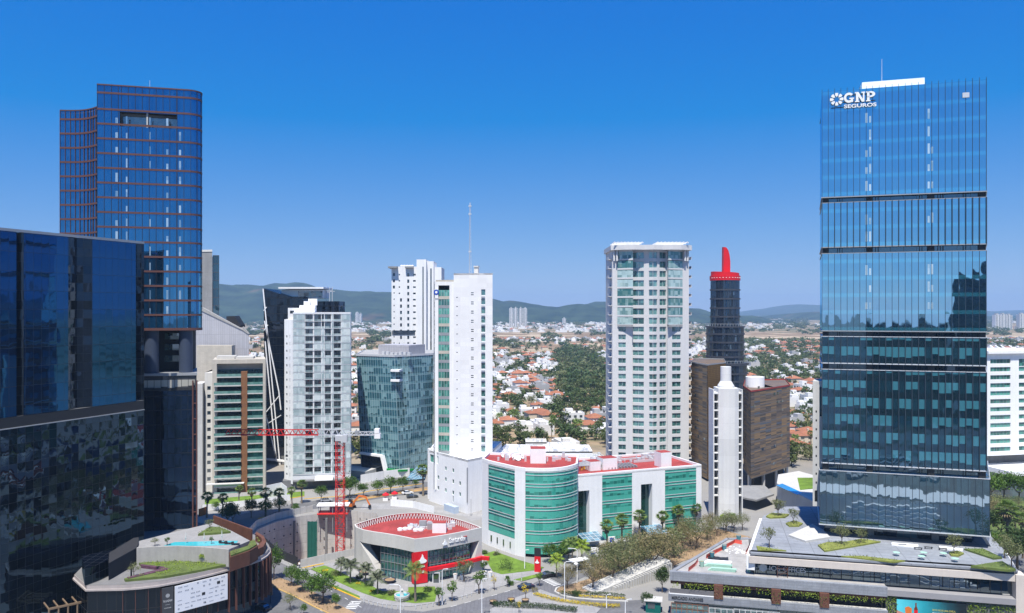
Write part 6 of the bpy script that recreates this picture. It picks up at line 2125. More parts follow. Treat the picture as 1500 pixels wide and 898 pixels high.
# roof terraces
ZT_ = 17.0
def plat(name, pts, z0, z1, mat, zpx=None, label=None, h=None):
    q = [pt(x, y, zpx if zpx is not None else z1) for x, y in pts]
    ar = sum(p[0] * r[1] - r[0] * p[1] for p, r in zip(q, q[1:] + q[:1]))
    if ar < 0:
        q.reverse()
    return MB().prism(q, z0, z1).build(name, mat, root, label)
plat('pool_terrace', [(202, 793), (260, 778), (312, 766), (340, 778), (366, 792), (337, 804), (262, 800), (203, 802)], ZG - .2, ZT_, surf('pale_deck', (0.29, 0.285, 0.28), 0.9, 0.12, 0.4, joints=(1.0, 1.0, 0.04)))
plat('pool', [(240, 799), (256, 794), (349, 792), (345, 797.5), (300, 799.5)], ZT_ + .01, ZT_ + 0.06, POOLW)
plat('garden_bed', [(290, 782), (308, 771), (322, 772), (338, 778), (318, 780)], ZT_, ZT_ + .5, LAWND)
q = [pt(x, y, ZT_ + .6) for x, y in ((200, 802.5), (230, 801), (260, 800), (298, 801.5), (335, 805))]
b = MB()
for a, c in zip(q, q[1:]):
    dx, dy, L = unit(a, c)
    b.hexa([(a[0], a[1], ZG - .2), (c[0], c[1], ZG - .2), (c[0] - dy * .4, c[1] + dx * .4, ZG - .2), (a[0] - dy * .4, a[1] + dx * .4, ZG - .2)], [(a[0], a[1], ZT_ + .6), (c[0], c[1], ZT_ + .6), (c[0] - dy * .4, c[1] + dx * .4, ZT_ + .6), (a[0] - dy * .4, a[1] + dx * .4, ZT_ + .6)])
b.build('concrete_wall', CONC, root)
plat('lawn_bed', [(200, 822), (260, 818), (332, 823), (334, 826), (286, 836), (240, 844), (184, 849), (182, 847), (246, 834), (240, 830), (206, 826)], ZG - .2, ZG + .3, LAWND)
plat('purple_bed', [(206, 826.5), (240, 830), (248, 833.5), (188, 847), (186, 845.5), (238, 832), (206, 828)], ZG - .19, ZG + .42, surf('purple_plants', (0.10, 0.045, 0.075), 0.95, 0.5, 1.2))
plat('corten_planter', [(337, 826), (370, 816), (386, 808), (390, 800), (386, 792), (376, 786), (374, 789), (383, 795), (384, 800), (378, 806), (366, 812), (337, 821)], ZG - .2, ZG + 1.6, CORTEN, ZG + .4)
plat('corten_planter', [(337, 816), (366, 806), (378, 799), (374, 791), (366, 793), (362, 800), (336, 808)], ZG - .2, ZG + 2.9, CORTEN, ZT_)
plat('planter_grass', [(338, 815), (365, 805.5), (376, 799), (373, 792.5), (367, 794), (363, 801), (337, 809)], ZG + 2.9, ZG + 3.25, LAWND, ZT_)
a, c = pt(312, 767, 16), pt(368, 788, 16)
dx, dy, L = unit(a, c)
b = MB()
b.hexa([(a[0], a[1], ZG - .5), (c[0], c[1], ZG - .5), (c[0] - dy * .35, c[1] + dx * .35, ZG - .5), (a[0] - dy * .35, a[1] + dx * .35, ZG - .5)], [(a[0], a[1], ZT_ + 1), (c[0], c[1], ZT_ + 1), (c[0] - dy * .35, c[1] + dx * .35, ZT_ + 1), (a[0] - dy * .35, a[1] + dx * .35, ZT_ + 1)])
b.build('corten_screen', CORTEN, root)
plat('dark_wall', [(159, 842), (199, 819), (203, 812), (203, 802), (196, 803), (160, 826)], ZG - .2, ZG + 3.4, surf('dark_granite_wall', (0.03, 0.03, 0.033), 0.8, 0.15, 0.3), ZG + 1)
MB().box(*(lambda p: (p[0], p[0] + .25, p[1], p[1] + .25))(pt(191, 845)), ZG, ZG + 3.2).build('lamp_mast', BLACK, root)
for q in ((320, 797, ZT_), (328, 798, ZT_), (338, 799, ZT_)):
    p = pt(*q)
    b = MB().box(p[0], p[0] + 1.9, p[1], p[1] + .7, ZT_ + .25, ZT_ + .35).box(p[0], p[0] + .5, p[1], p[1] + .7, ZT_ + .35, ZT_ + .7)
    b.build('lounger', BLACK, root)
for q in ((272, 796), (299, 796.5), (325, 793)):
    p = pt(q[0], q[1], ZT_)
    MB().lathe([(.06, ZT_ + 1.0), (.16, ZT_ + 1.2), (0.03, ZT_ + 2.6)], 8, p).tube([(p[0], p[1], ZT_), (p[0], p[1], ZT_ + 2.5)], .05, 5).build('parasol', CREAM, root)
# slatted canopy over the entrance ramp at the bottom left
c = at(75, 893, 9)
root3 = thing('slatted_canopy', 'bronze framed canopy with planted posts at the foot of the podium', 'canopy', (c.x, c.y, 0))
p0, p1 = at(72, 893, 9) - c, at(192, 867, 9) - c
b, b3 = MB(), MB()
d = (p1 - p0)
n_ = 9
nrm = Vector((-d.y, d.x, 0)).normalized()
for i in range(n_ + 1):
    q = p0 + d * i / n_
    b.beam((q.x, q.y, 0), (q.x, q.y, 9), .28)
    b.beam((q.x, q.y, 9), (q.x + nrm.x * 5, q.y + nrm.y * 5, 9), .2, .3)
b.beam((p0.x, p0.y, 9.1), (p1.x, p1.y, 9.1), .3, .4)
b.build('frame', surf('bronze_frame', (0.20, 0.14, 0.09), 0.6, 0.15), root3)
b3.face([(p0.x, p0.y, 4.6), (p1.x, p1.y, 4.6), (p1.x + nrm.x * 6, p1.y + nrm.y * 6, 4.6), (p0.x + nrm.x * 6, p0.y + nrm.y * 6, 4.6)])
b3.build('terrace', CONCL, root3)

# ================================================================== seen mirrored in the glass: the mall across the street and a dark tower behind it
root = thing('white_mall', 'white flat-roofed shopping mall mirrored in the foot of the blue glass tower', 'shopping mall', (80, 90, 0))
b = MB().prism([(-45, -40), (55, -40), (62, 34), (14, 46), (-40, 54)], 7, 13.6, 0, False)
b.build('upper_wall', WHITE2, root)
MB().cap([(-45, -40), (55, -40), (62, 34), (14, 46), (-40, 54)], 13.5).build('roof', surf('dark_roof', (0.12, 0.13, 0.13), 0.9, 0.3), root)
MB().prism([(-40, 38), (60, 22), (61, 30), (14, 43), (-40, 51)], 13.55, 13.75).build('white_roof_strip', WHITE2, root)
MB().prism([(-43, -38), (53, -38), (60, 32), (14, 44), (-38, 52)], 0, 7, 0, False).build('shopfront', GSH, root)
b = MB()
for k in range(9):
    b.prism([(-8 - k, 52 + k * 1.0), (14 + k, 47 + k * 1.0), (14 + k, 48.5 + k * 1.0), (-8 - k, 53.5 + k * 1.0)], 0, 12.6 - 1.3 * k)
b.build('steps', WHITE2, root)
random.seed(14)
b = MB()
for k in range(40):
    x, y = -35 + random.random() * 80, -30 + random.random() * 50
    b.box(x, x + 1 + random.random() * 4, y, y + 1 + random.random() * 3, 13.6, 14.2 + random.random() * .6)
b.build('roof_unit', GMET, root)
root = thing('dark_tower', 'dark tower seen only as a reflection in the blue glass tower', 'tower', (80, -215, 0))
MB().prism([(-12, -20), (40, -20), (40, 14), (-12, 14)], 0, 92).prism([(6, -14), (30, -14), (30, 10), (6, 10)], 92, 103).build('shaft', G_ANG, root)
MB().prism([(-60, 20), (-14, 20), (-14, 44), (-60, 44)], 0, 62).build('annexe', G_ANG, root)
# ------------------------------------------------------------------ vegetation: one of each kind is grown, then copied
LF = {
    'broad': leafmat('broad_leaves', (0.028, 0.075, 0.010), (0.12, 0.21, 0.030)),
    'dark': leafmat('dark_leaves', (0.016, 0.042, 0.012), (0.065, 0.11, 0.028)),
    'dry': leafmat('dry_leaves', (0.13, 0.115, 0.045), (0.26, 0.215, 0.105)),
    'olive': leafmat('olive_leaves', (0.085, 0.105, 0.038), (0.20, 0.21, 0.095)),
    'palm': leafmat('palm_leaves', (0.075, 0.135, 0.025), (0.20, 0.28, 0.075)),
    'grey': leafmat('grey_palm_leaves', (0.075, 0.095, 0.055), (0.17, 0.19, 0.12)),
    'lime': leafmat('lime_leaves', (0.13, 0.22, 0.015), (0.29, 0.38, 0.04)),
    'valley': leafmat('valley_leaves', (0.055, 0.080, 0.026), (0.14, 0.165, 0.055)),
    'park': leafmat('park_leaves', (0.035, 0.070, 0.022), (0.10, 0.145, 0.045)),
    'yellow': leafmat('yellow_flowers', (0.45, 0.36, 0.015), (0.78, 0.56, 0.02)),
}
THATCH = surf('dead_fronds', (0.20, 0.155, 0.09), 0.95, 0.3, 1.0)
def leaf(b, p, s, rnd, flat_=0.0):
    n = Vector((rnd.gauss(0, 1), rnd.gauss(0, 1), rnd.gauss(0.35, 1))).normalized()
    a = n.orthogonal().normalized()
    a = (Matrix.Rotation(rnd.random() * 6.28, 3, n) @ a)
    c = n.cross(a)
    w = s * (0.38 + rnd.random() * 0.3)
    b.v += [p - a * s * .5, p + c * w * .5, p + a * s * .5, p - c * w * .5]
    k = len(b.v)
    b.f.append([k - 4, k - 3, k - 2, k - 1]); b.uv.append([(0, 0)] * 4); b.mi.append(0)
def crown(seed, rx, rz, cz, clumps, leaves, ls, cr=0.36, squash=1.0, lo=-0.55):
    rnd = random.Random(seed)
    b = MB()
    for k in range(clumps):
        while True:
            d = Vector((rnd.uniform(-1, 1), rnd.uniform(-1, 1), rnd.uniform(lo, 1)))
            if 0.25 < d.length < 1:
                break
        d *= 0.72 + 0.28 * rnd.random()
        c = Vector((d.x * rx, d.y * rx, cz + d.z * rz))
        r = cr * rx * (0.6 + 0.7 * rnd.random())
        for j in range(leaves):
            e = Vector((rnd.gauss(0, .48), rnd.gauss(0, .48), rnd.gauss(0, .40)))
            leaf(b, c + e * r, ls * (0.7 + 0.6 * rnd.random()), rnd)
    return b
def trunk_mb(seed, h, r, spread, top, limbs=5):
    rnd = random.Random(seed)
    b = MB()
    bend = Vector((rnd.uniform(-.12, .12) * h, rnd.uniform(-.12, .12) * h, 0))
    b.tube([(0, 0, -.3), bend * .3 + Vector((0, 0, h * .5)), bend * .6 + Vector((0, 0, h))], [r * 1.25, r, r * .8], 7)
    s = bend * .6 + Vector((0, 0, h * .92))
    for k in range(limbs):
        a = k * 6.28 / limbs + rnd.random()
        e = Vector((math.cos(a) * spread, math.sin(a) * spread, top * (0.75 + .3 * rnd.random())))
        m = s * .5 + e * .5 + Vector((0, 0, -.06 * top))
        b.tube([s, m, e], [r * .6, r * .38, r * .1], 5)
    return b
PROTO = {}
def proto(kind, seed, H_, R_, leafkey, clumps=46, leaves=24, ls=0.42, trunkf=0.38, far=False, sparse=False):
    key = (kind, seed)
    cz = H_ * (trunkf + (1 - trunkf) * .5)
    rz = H_ * (1 - trunkf) * .52
    cm = crown(seed, R_, rz, cz, clumps, leaves, ls).mesh('crown', LF[leafkey])
    tm = trunk_mb(seed, H_ * trunkf, max(.09, H_ * .022), R_ * .62, H_ * .78).mesh('trunk', BARK)
    PROTO[key] = (cm, tm, H_)
    return key
def fan_palm(seed, H_):
    rnd = random.Random(seed)
    t = MB()
    lean = Vector((rnd.uniform(-.3, .3), rnd.uniform(-.3, .3), 0))
    t.tube([(0, 0, -.3), lean * .3 + Vector((0, 0, H_ * .3)), lean * .7 + Vector((0, 0, H_ * .7)), lean + Vector((0, 0, H_))], [.30, .22, .19, .18], 8)
    c, s = MB(), MB()
    top = lean + Vector((0, 0, H_))
    for k in range(34):
        a = k * 2.399 + rnd.random() * .4
        el = R(78) - (k / 34) ** .9 * R(125)
        d = Vector((math.cos(a) * math.cos(el), math.sin(a) * math.cos(el), math.sin(el)))
        pl_ = 0.75 + .25 * rnd.random()
        hub = top + d * pl_
        side = d.cross(Vector((0, 0, 1))); side = side.normalized() if side.length > .01 else Vector((1, 0, 0))
        up = side.cross(d)
        side = (side + up * rnd.uniform(-.5, .5)).normalized()
        Ls = 0.85 + .3 * rnd.random()
        tgt = c if el > R(-32) else s
        n = 7
        for j in range(n):
            a0 = R(-72) + R(144) * j / n; a1 = R(-72) + R(144) * (j + 1) / n; am = (a0 + a1) / 2
            P = lambda an, r_: hub + (d * math.cos(an) + side * math.sin(an)) * r_ + Vector((0, 0, -.16 * r_ * r_))
            tgt.face([hub, P(a0, Ls * .6), P(am, Ls * 1.08), P(a1, Ls * .6)], [(0, 0)] * 4)
        tgt.face([top, top + side * .05, hub + side * .03, hub], [(0, 0)] * 4)
    for k in range(30):
        a = rnd.random() * 6.28
        z = H_ - .3 - rnd.random() * 1.3
        q = lean + Vector((math.cos(a) * .2, math.sin(a) * .2, z))
        e = q + Vector((math.cos(a) * .42, math.sin(a) * .42, -.9))
        sd = Vector((-math.sin(a), math.cos(a), 0)) * .18
        s.face([q - sd * .4, q + sd * .4, e + sd, e - sd], [(0, 0)] * 4)
    return c, t, s
def feather_palm(seed, H_, Lf, nf=17, droop=0.8, tr=.16, upright=75):
    rnd = random.Random(seed)
    t, c = MB(), MB()
    lean = Vector((rnd.uniform(-.2, .2), rnd.uniform(-.2, .2), 0))
    t.tube([(0, 0, -.3), lean * .4 + Vector((0, 0, H_ * .45)), lean + Vector((0, 0, H_))], [tr * 1.35, tr, tr * .8], 8)
    top = lean + Vector((0, 0, H_))
    for k in range(nf):
        a = k * 2.399 + rnd.random() * .3
        el = R(upright) - (k / nf) * R(upright + 22)
        h = Vector((math.cos(a), math.sin(a), 0))
        prev = top
        side = Vector((-math.sin(a), math.cos(a), 0))
        pts = []
        for j in range(10):
            s_ = j / 9
            p = top + h * (Lf * s_ * math.cos(el) * (1 - .12 * s_)) + Vector((0, 0, Lf * s_ * math.sin(el) - droop * Lf * .5 * s_ ** 2.2))
            pts.append(p)
        for j in range(1, 9):
            s_ = j / 9
            w = Lf * .30 * math.sin(math.pi * min(1, .18 + .82 * s_) ** .8) + .05
            for sg in (-1, 1):
                for hlf in (0, .5):
                    p = pts[j] * (1 - hlf) + pts[j + 1] * hlf
                    q = p * .55 + (pts[j] * (.5 - hlf / 2) + pts[j + 1] * (.5 + hlf / 2)) * .45
                    dirn = (pts[j + 1] - pts[j]).normalized()
                    tip = p + side * sg * w + dirn * w * .55 + Vector((0, 0, -w * .55))
                    m_ = p + side * sg * w * .5 + dirn * w * .2 + Vector((0, 0, -w * .1))
                    c.face([p, m_ - dirn * .05, tip, m_ + dirn * .09], [(0, 0)] * 4)
        for j in range(9):
            c.face([pts[j] - side * .03, pts[j] + side * .03, pts[j + 1] + side * .03, pts[j + 1] - side * .03], [(0, 0)] * 4)
    return c, t
def palm_proto(kind, seed, H_, *a, key='palm'):
    if kind == 'fan':
        c, t, s = fan_palm(seed, H_)
        PROTO[('fan', seed)] = (c.mesh('crown', LF[key]), t.mesh('trunk', PALMB), H_ + 1.2, s.mesh('dead_skirt', THATCH))
    else:
        c, t = feather_palm(seed, H_, *a)
        PROTO[(kind, seed)] = (c.mesh('crown', LF[key]), t.mesh('trunk', PALMB), H_ + a[0] * .6)
    return (kind, seed)
def plant(key, name, label, cat, loc, h=None, group=None, wide=1.0, rz=None, parts=True):
    pr = PROTO[key]
    s = (h / pr[2]) if h else 1.0
    t = thing(name, label, cat, loc, RNG.random() * 6.28 if rz is None else rz, group)
    t.scale = (s * wide, s * wide, s)
    for nm, me in zip(('crown', 'trunk', 'dead_skirt'), (pr[0], pr[1]) + tuple(pr[3:4])):
        o = bpy.data.objects.new(nm, me)
        COL.objects.link(o)
        o.parent = t
    return t
RNG = random.Random(77)
BR = [proto('broad', i, 6, 2.3, 'broad', 50, 34, .36, .34) for i in range(4)]
DK = [proto('dark', i + 10, 6, 2.2, 'dark', 50, 34, .36, .30) for i in range(3)]
DRY = [proto('dry', i + 20, 7, 2.9, 'dry' if i % 3 == 0 else 'olive', 50, 46, .23, .28) for i in range(5)]
OL = [proto('olive', i + 30, 4.5, 1.7, 'olive', 26, 26, .26, .36) for i in range(3)]
SM = [proto('young', i + 40, 4, 1.0, 'broad', 20, 20, .30, .34) for i in range(3)]
YW = [proto('flowering', 50, 4, 1.1, 'yellow', 12, 16, .26, .45)]
FAN = [palm_proto('fan', i + 60, 7.5) for i in range(3)]
FEA = [palm_proto('feather', i + 70, 3.4, 2.3, 18, .75, .14, 70, key='grey') for i in range(3)]
ROY = palm_proto('royal', 80, 8.0, 3.6, 18, .8, .24, 72)
QUE = [palm_proto('queen', i + 84, 5.0, 3.0, 20, .9, .16, 68, key='lime' if i else 'palm') for i in range(2)]
def px_h(base, top, z=0.0):
    return (base - top) / F * D_(base, z)
# avenue trees in the dry median
for i, (x, y, tp, k, wd, lab) in enumerate((
        (401, 848, 803, 0, .75, 'tall narrow green tree against the curved podium, at the far end of the dry median'),
        (427, 858, 830, 1, 1.1, 'round bright green tree in the dry median, second after the tall narrow one'),
        (443, 867, 836, 2, 1.1, 'leafy green tree in the middle of the dry median, before the largest tree'),
        (457, 877, 846, 3, .9, 'smaller green tree in the median, half hidden left of the largest one'),
        (473, 883, 842, 0, 1.25, 'largest full green tree of the dry median'),
        (492, 893, 870, 1, .75, 'small thin green tree at the near end of the dry median'),
        (425, 893, 869, 2, 1.1, 'round olive-green tree on the pavement left of the median'),
        (445, 900, 885, 3, .9, 'low bushy sapling at the lower edge, left of the median'))):
    plant(BR[k] if i != 6 else OL[0], 'street_tree', lab, 'tree', at(x, y, .13), px_h(y, tp) * 1.05, 'trees along the boulevard', wd)
# feather palms on the bank lawn
for i, (x, y, tp, lab) in enumerate(((499, 843, 816, 'leftmost grey-green feather palm on the bank lawn'), (513, 853, 817, 'tallest grey feather palm on the bank lawn, second from the left'), (535, 853, 823, 'grey feather palm at the inner edge of the bank lawn, nearest the glass wall'), (553, 870, 834, 'grey feather palm on the bank lawn closest to the fountain'))):
    plant(FEA[i % 3], 'feather_palm', lab, 'palm', at(x, y, .17), px_h(y, tp), 'feather palms on the bank lawn', 1.05)
plant(ROY, 'royal_palm', 'tall pale-trunked palm standing before the red corner of the bank', 'palm', at(608.5, 881, .17), px_h(881, 821), None, 1.05)
for x, y, tp, k, lab in ((643, 887, 858, 0, 'bushy young tree at the kerb just right of the tall pale-trunked palm'), (662, 880, 851, 1, 'thin young tree with two tufts right of the bushy one at the kerb'), (702, 869, 833, 2, 'tall thin sapling beside the lamp post before the bank'), (743, 859, 842, 0, 'low round sapling beside the cobbled street near the large clipped bush'), (680, 852, 816, 1, 'airy olive tree in a white pot before the bank entrance'), (635, 845, 828, 2, 'grey-green bush at the left of the bank entrance'), (709, 840, 820, 0, 'thin reddish sapling by the red canopy end'), (790, 858, 838, 1, 'slim sapling beside the red and black pylon')):
    plant(SM[k] if lab[:4] not in ('airy', 'grey') else OL[k], 'young_tree', lab, 'tree', at(x, y, .12), px_h(y, tp), 'young trees around the bank', 1.15)
for x, y, tp, lab in ((724, 864, 842, 'sapling covered in yellow blossom by the cobbled street'), (770, 881, 855, 'sapling with pale yellow leaves in a round brown pot'), (760, 898, 880, 'small yellow-leaved sapling at the lower edge behind the hedge')):
    plant(YW[0], 'flowering_tree', lab, 'tree', at(x, y, .12), px_h(y, tp), 'yellow saplings', .9)
# dry grove on the bank in front of the clinic
grove = [(831, 862, 828), (868, 864, 824), (880, 846, 806), (897, 854, 812), (906, 834, 796), (915, 847, 800), (931, 839, 790), (943, 824, 784), (956, 838, 790), (966, 827, 786), (977, 832, 790), (987, 817, 778), (1001, 808, 772), (1011, 797, 768), (1021, 803, 770), (1036, 792, 764), (1050, 785, 760), (1063, 780, 756), (928, 822, 786), (892, 834, 800), (1075, 778, 752), (1088, 776, 752), (1040, 779, 757), (1004, 790, 764)]
for i, (x, y, tp) in enumerate(grove):
    lab = {0: 'leftmost grey-brown tree of the dry grove, behind the white lamp post', 1: 'front brown tree of the dry grove above the flower hedge'}.get(i, 'grey-brown half-bare tree in the dry grove before the clinic')
    plant(DRY[(i * 3 + i // 5) % 5] if i % 7 != 4 else OL[i % 3], 'dry_tree', lab, 'tree', at(x, y, .15), px_h(y, tp) * (1.0 + .35 * RNG.random()), 'trees of the dry grove', 1.1 + .3 * RNG.random())
for i, (x, y, tp, lab) in enumerate(((889.5, 808, 763, 'leftmost fan palm of the row before the clinic'), (911, 802, 754, 'fan palm before the middle green panel, second of the row'), (936, 797, 749, 'tallest fan palm, standing before the white pier between the panels'), (970, 792, 750, 'fan palm right of the second dark entrance slot'), (994, 785, 741, 'fan palm before the right green panel'), (1017.5, 780, 738, 'rightmost fan palm of the row, at the clinic corner'))):
    plant(FAN[i % 3], 'fan_palm', lab, 'palm', at(x, y, .1), px_h(y, tp), 'fan palms before the clinic', 1.15)
for x, y, tp, k, lab in ((838, 826, 783, 0, 'green feathery palm right of the rounded clinic corner'), (852, 828, 787, 1, 'yellow-green feathery palm beside the clinic drive'), (815, 846, 808, 1, 'yellowing small palm behind the red and black pylon'), (1060, 776, 752, 1, 'lime green palm at the foot of the white lift shaft'), (1072, 774, 750, 0, 'dark green palm at the foot of the white lift shaft')):
    plant(QUE[k], 'feathery_palm', lab, 'palm', at(x, y, .1), px_h(y, tp), None, .9)
for x, y, tp, lab in ((806, 824, 796, 'rounded green tree touching the curved green glass'), (822, 822, 798, 'bright green clipped tree before the curved glass'), (833, 818, 790, 'broad green tree between the curved glass and the first dark slot'), (1000, 786, 770, 'round green bush below the right green panel'), (980, 790, 772, 'lime green bush beside the second entrance canopy')):
    plant(BR[RNG.randrange(4)], 'garden_tree', lab, 'tree', at(x, y, .1), px_h(y, tp), 'clipped garden trees before the clinic', 1.15)
plant(DK[0], 'conifer', 'dark pine tree left of the shopping terraces, over the ramp wall', 'tree', at(970, 868, 0), px_h(868, 829), None, .8)
plant(DK[1], 'kiosk_tree', 'dense dark green tree beside the green kiosk', 'tree', at(948, 893, 0), px_h(893, 868), None, 1.1)
# along the upper road
for x, y, tp, lab in ((303, 758, 722, 'leftmost fan palm of the row along the upper road'), (326, 757, 724, 'second fan palm from the left along the upper road'), (349.5, 738, 712, 'fan palm directly before the beige balcony tower'), (369, 745, 716, 'fan palm at the right edge of the beige balcony tower'), (389, 756, 716, 'fan palm before the dark braced tower'), (409, 751, 716, 'fan palm between the braced tower and the pale glass tower'), (428, 741, 714, 'fan palm at the left foot of the pale glass tower'), (442, 737, 704, 'tall fan palm before the pale glass tower entrance'), (620, 726, 682, 'tall fan palm at the left corner of the low white clinic wing')):
    plant(FAN[RNG.randrange(3)], 'fan_palm', lab, 'palm', at(x, y, .1), px_h(y, tp), 'fan palms along the upper road', 1.25)
for x, y, tp, k, lab in ((333, 770, 738, 4, 'dark bushy tree in the tower shadow on the upper road'), (341, 768, 740, 5, 'second dark tree in the tower shadow'), (368, 758, 732, 4, 'dark tree below the beige balcony tower'), (389, 758, 733, 0, 'green tree under the fan palm before the braced tower'), (409, 753, 730, 1, 'light green tree under the fan palm left of the pale glass tower'), (470, 735, 713, 2, 'broad round tree before the pale glass tower entrance'), (433, 752, 738, 3, 'small green sapling at the pit edge'), (512, 729, 699, 0, 'tall full green tree just right of the crane mast'), (532, 728, 708, 1, 'green tree second to the right of the crane mast'), (553, 727, 705, 2, 'green tree left of the glass canopy on the upper road'), (572, 723, 699, 3, 'green tree before the white retaining wall of the teal office'), (590, 721, 699, 0, 'green tree below the green fascia of the teal office'), (609, 715, 703, 1, 'small tree at the right end of the upper road'), (316, 748, 735, 3, 'low bush on the lawn below the balcony tower')):
    plant((BR + DK)[k], 'roadside_tree', lab, 'tree', at(x, y, .1), px_h(y, tp) * 1.05, 'trees along the upper road', 1.1)
# roof gardens
for x, y, tp, z, key, lab in ((227, 800, 787, 17, OL[0], 'thin grey tree left of the rooftop pool'), (245, 799, 786, 17, SM[0], 'green tree at the left end of the rooftop pool'), (310, 797, 786, 17, SM[1], 'tiny tree beside the middle of the rooftop pool'), (250, 820, 805, 14.3, SM[2], 'small lime tree behind the roof lawn wall'), (296, 823, 810, 14.3, QUE[1], 'lime cycad on the roof lawn'), (230, 832, 824, 14.3, QUE[1], 'small low cycad on the roof lawn'), (196, 845, 824, 14, OL[1], 'thin birch-like tree at the front of the roof terrace'), (307, 775, 760, 17, OL[2], 'grey shrub tree at the back corner of the pool terrace')):
    plant(key, 'roof_tree', lab, 'tree', at(x, y, z), px_h(y, tp, z), 'trees on the podium roof', 1.2)
for x, y, tp, lab in ((1233, 799, 768, 'grey olive tree at the left of the lobby planting bed'), (1261, 797, 773, 'rounder olive tree in the lobby planting bed'), (1398, 813, 783, 'olive tree in the small round bed on the plaza'), (1127, 802, 773, 'double-stemmed thin tree at the front left of the plaza'), (1162, 768, 745, 'bushy olive tree in the round bed behind the pale slab'), (1140, 758, 731, 'grey olive tree at the back left of the plaza'), (1482, 834, 792, 'tall grey tree at the right end of the plaza'), (1472, 818, 783, 'dark grey tree at the plaza edge beside the road')):
    plant(OL[RNG.randrange(3)], 'olive_tree', lab, 'tree', at(x, y, ZP), px_h(y, tp, ZP) * 1.05, 'olive trees on the plaza', 1.0)
for x, y, tp, key, lab in ((1476, 806, 735, FAN[0], 'fan palm right of the blue glass tower'), (1496, 800, 752, FAN[1], 'second fan palm at the right edge'), (1452, 735, 694, BR[0], 'round bright green tree right of the blue tower, nearest its corner'), (1471, 732, 690, BR[1], 'round bright green tree before the ribbon window block'), (1492, 736, 694, BR[2], 'round green tree at the far right edge'), (1455, 770, 730, DRY[0], 'dusty brown tree behind the fan palms'), (1466, 790, 745, DK[1], 'dark tree left of the fan palm at the right'), (1490, 830, 770, DK[2], 'large dark tree at the right edge above the plaza'), (1459, 812, 780, BR[3], 'low green bush at the right corner of the lobby'), (1463, 755, 722, OL[0], 'thin grey-green tree between the round trees and the fan palm'), (1488, 775, 738, OL[1], 'grey-green tree under the second fan palm'), (1478, 824, 800, BR[0], 'bright clipped bush beside the road at the right'), (1498, 815, 772, OL[2], 'olive tree cut by the right edge of the frame'), (1486, 752, 726, DRY[1], 'brown-green tree behind the second fan palm')):
    plant(key, 'roadside_tree', lab, 'tree', at(x, y, 3), px_h(y, tp, 3), 'trees at the right edge', 1.25)
# clipped bushes, flower beds, hedges
def bush(name, label, x, y, rx, rz_, key='dark', z=.15, grp=None, seed=1):
    b = crown(seed, rx, rz_, rz_ * .45, 26, 26, .24, .42, lo=-.3)
    o = b.build(name, LF[key])
    o.location = at(x, y, z)
    return tag(o, label, 'bush', grp)
for i, (x, y, rx, k, lab) in enumerate(((491, 842.5, 1.3, 'olive', 'clipped brownish bush beside the leftmost feather palm'), (527, 847, 1.0, 'dark', 'small dark clipped bush between two feather palms'), (540.5, 858, 1.25, 'dark', 'round dark clipped bush on the bank lawn'), (574, 871, 1.1, 'olive', 'olive clipped bush left of the stone fountain'), (627, 866, 1.2, 'dark', 'dark spiky bush right of the tall pale-trunked palm'), (741, 834, 2.6, 'dark', 'large wide clipped bush on the lawn right of the bank'), (728, 813, 1.0, 'olive', 'small round shrub by the clinic wall'), (710, 811, .9, 'broad', 'small green shrub in the corner behind the bank'), (844, 872, 1.2, 'dark', 'dark bush at the tip of the dry grove'), (748, 856, .9, 'broad', 'low green shrub by the cobbled street'))):
    bush('clipped_bush', lab, x, y, rx, rx * .75, k, .15, 'clipped bushes', i + 3)
def hedge(name, label, pts, w, h, key, cat='hedge', z=.15, seed=0, cov=45, ls=.26):
    rnd = random.Random(seed + 100)
    b = MB()
    c = [at(x, y, z) for x, y in pts]
    for a, d in zip(c, c[1:]):
        L = (d - a).length
        nn = Vector((-(d - a).y, (d - a).x, 0)).normalized()
        for k in range(int(L * w * cov * (1 + h))):
            p = a + (d - a) * rnd.random() + nn * rnd.uniform(-w / 2, w / 2) + Vector((0, 0, h * (1 - rnd.random() ** 2)))
            leaf(b, p, ls * (.7 + .6 * rnd.random()), rnd)
    o = b.build(name, LF[key])
    return tag(o, label, cat)
hedge('flower_hedge', 'long yellow flower hedge curving along the drive', [(783, 871), (800, 876), (820, 881), (862, 886), (895, 889), (908, 888)], 1.4, .55, 'yellow', 'flower bed', seed=1)
hedge('flower_hedge', 'thin strip of yellow flowers under the green hedge before the ramp', [(848, 874), (880, 875.5), (918, 878)], .8, .4, 'yellow', 'flower bed', seed=2)
hedge('hedge', 'dark green clipped hedge before the ramp wall', [(820, 870), (840, 872), (880, 872), (916, 876)], 1.3, .8, 'dark', seed=3)
hedge('hedge', 'long dark clipped hedge on the traffic island', [(722, 887), (760, 889), (800, 891), (845, 896)], 2.0, .9, 'dark', seed=4)
hedge('hedge', 'curved clipped hedge around the stone fountain', [(577, 878), (590, 882), (602, 878)], 1.0, .7, 'dark', seed=5)
hedge('ornamental_grass', 'pale tuft of ornamental grass at the tip of the yellow hedge', [(779, 867), (788, 867)], 1.4, .9, 'dry', 'grass', seed=6)
for x, y, lab in ((476.5, 836, 'small round bed of yellow flowers near the top of the bank lawn'), (525, 855, 'yellow flower bed in the middle of the bank lawn'), (545, 866, 'yellow flower bed nearest the footpath on the bank lawn')):
    hedge('flower_bed', lab, [(x - 4, y), (x + 4, y)], 1.1, .3, 'yellow', 'flower bed', z=.18, seed=int(x))
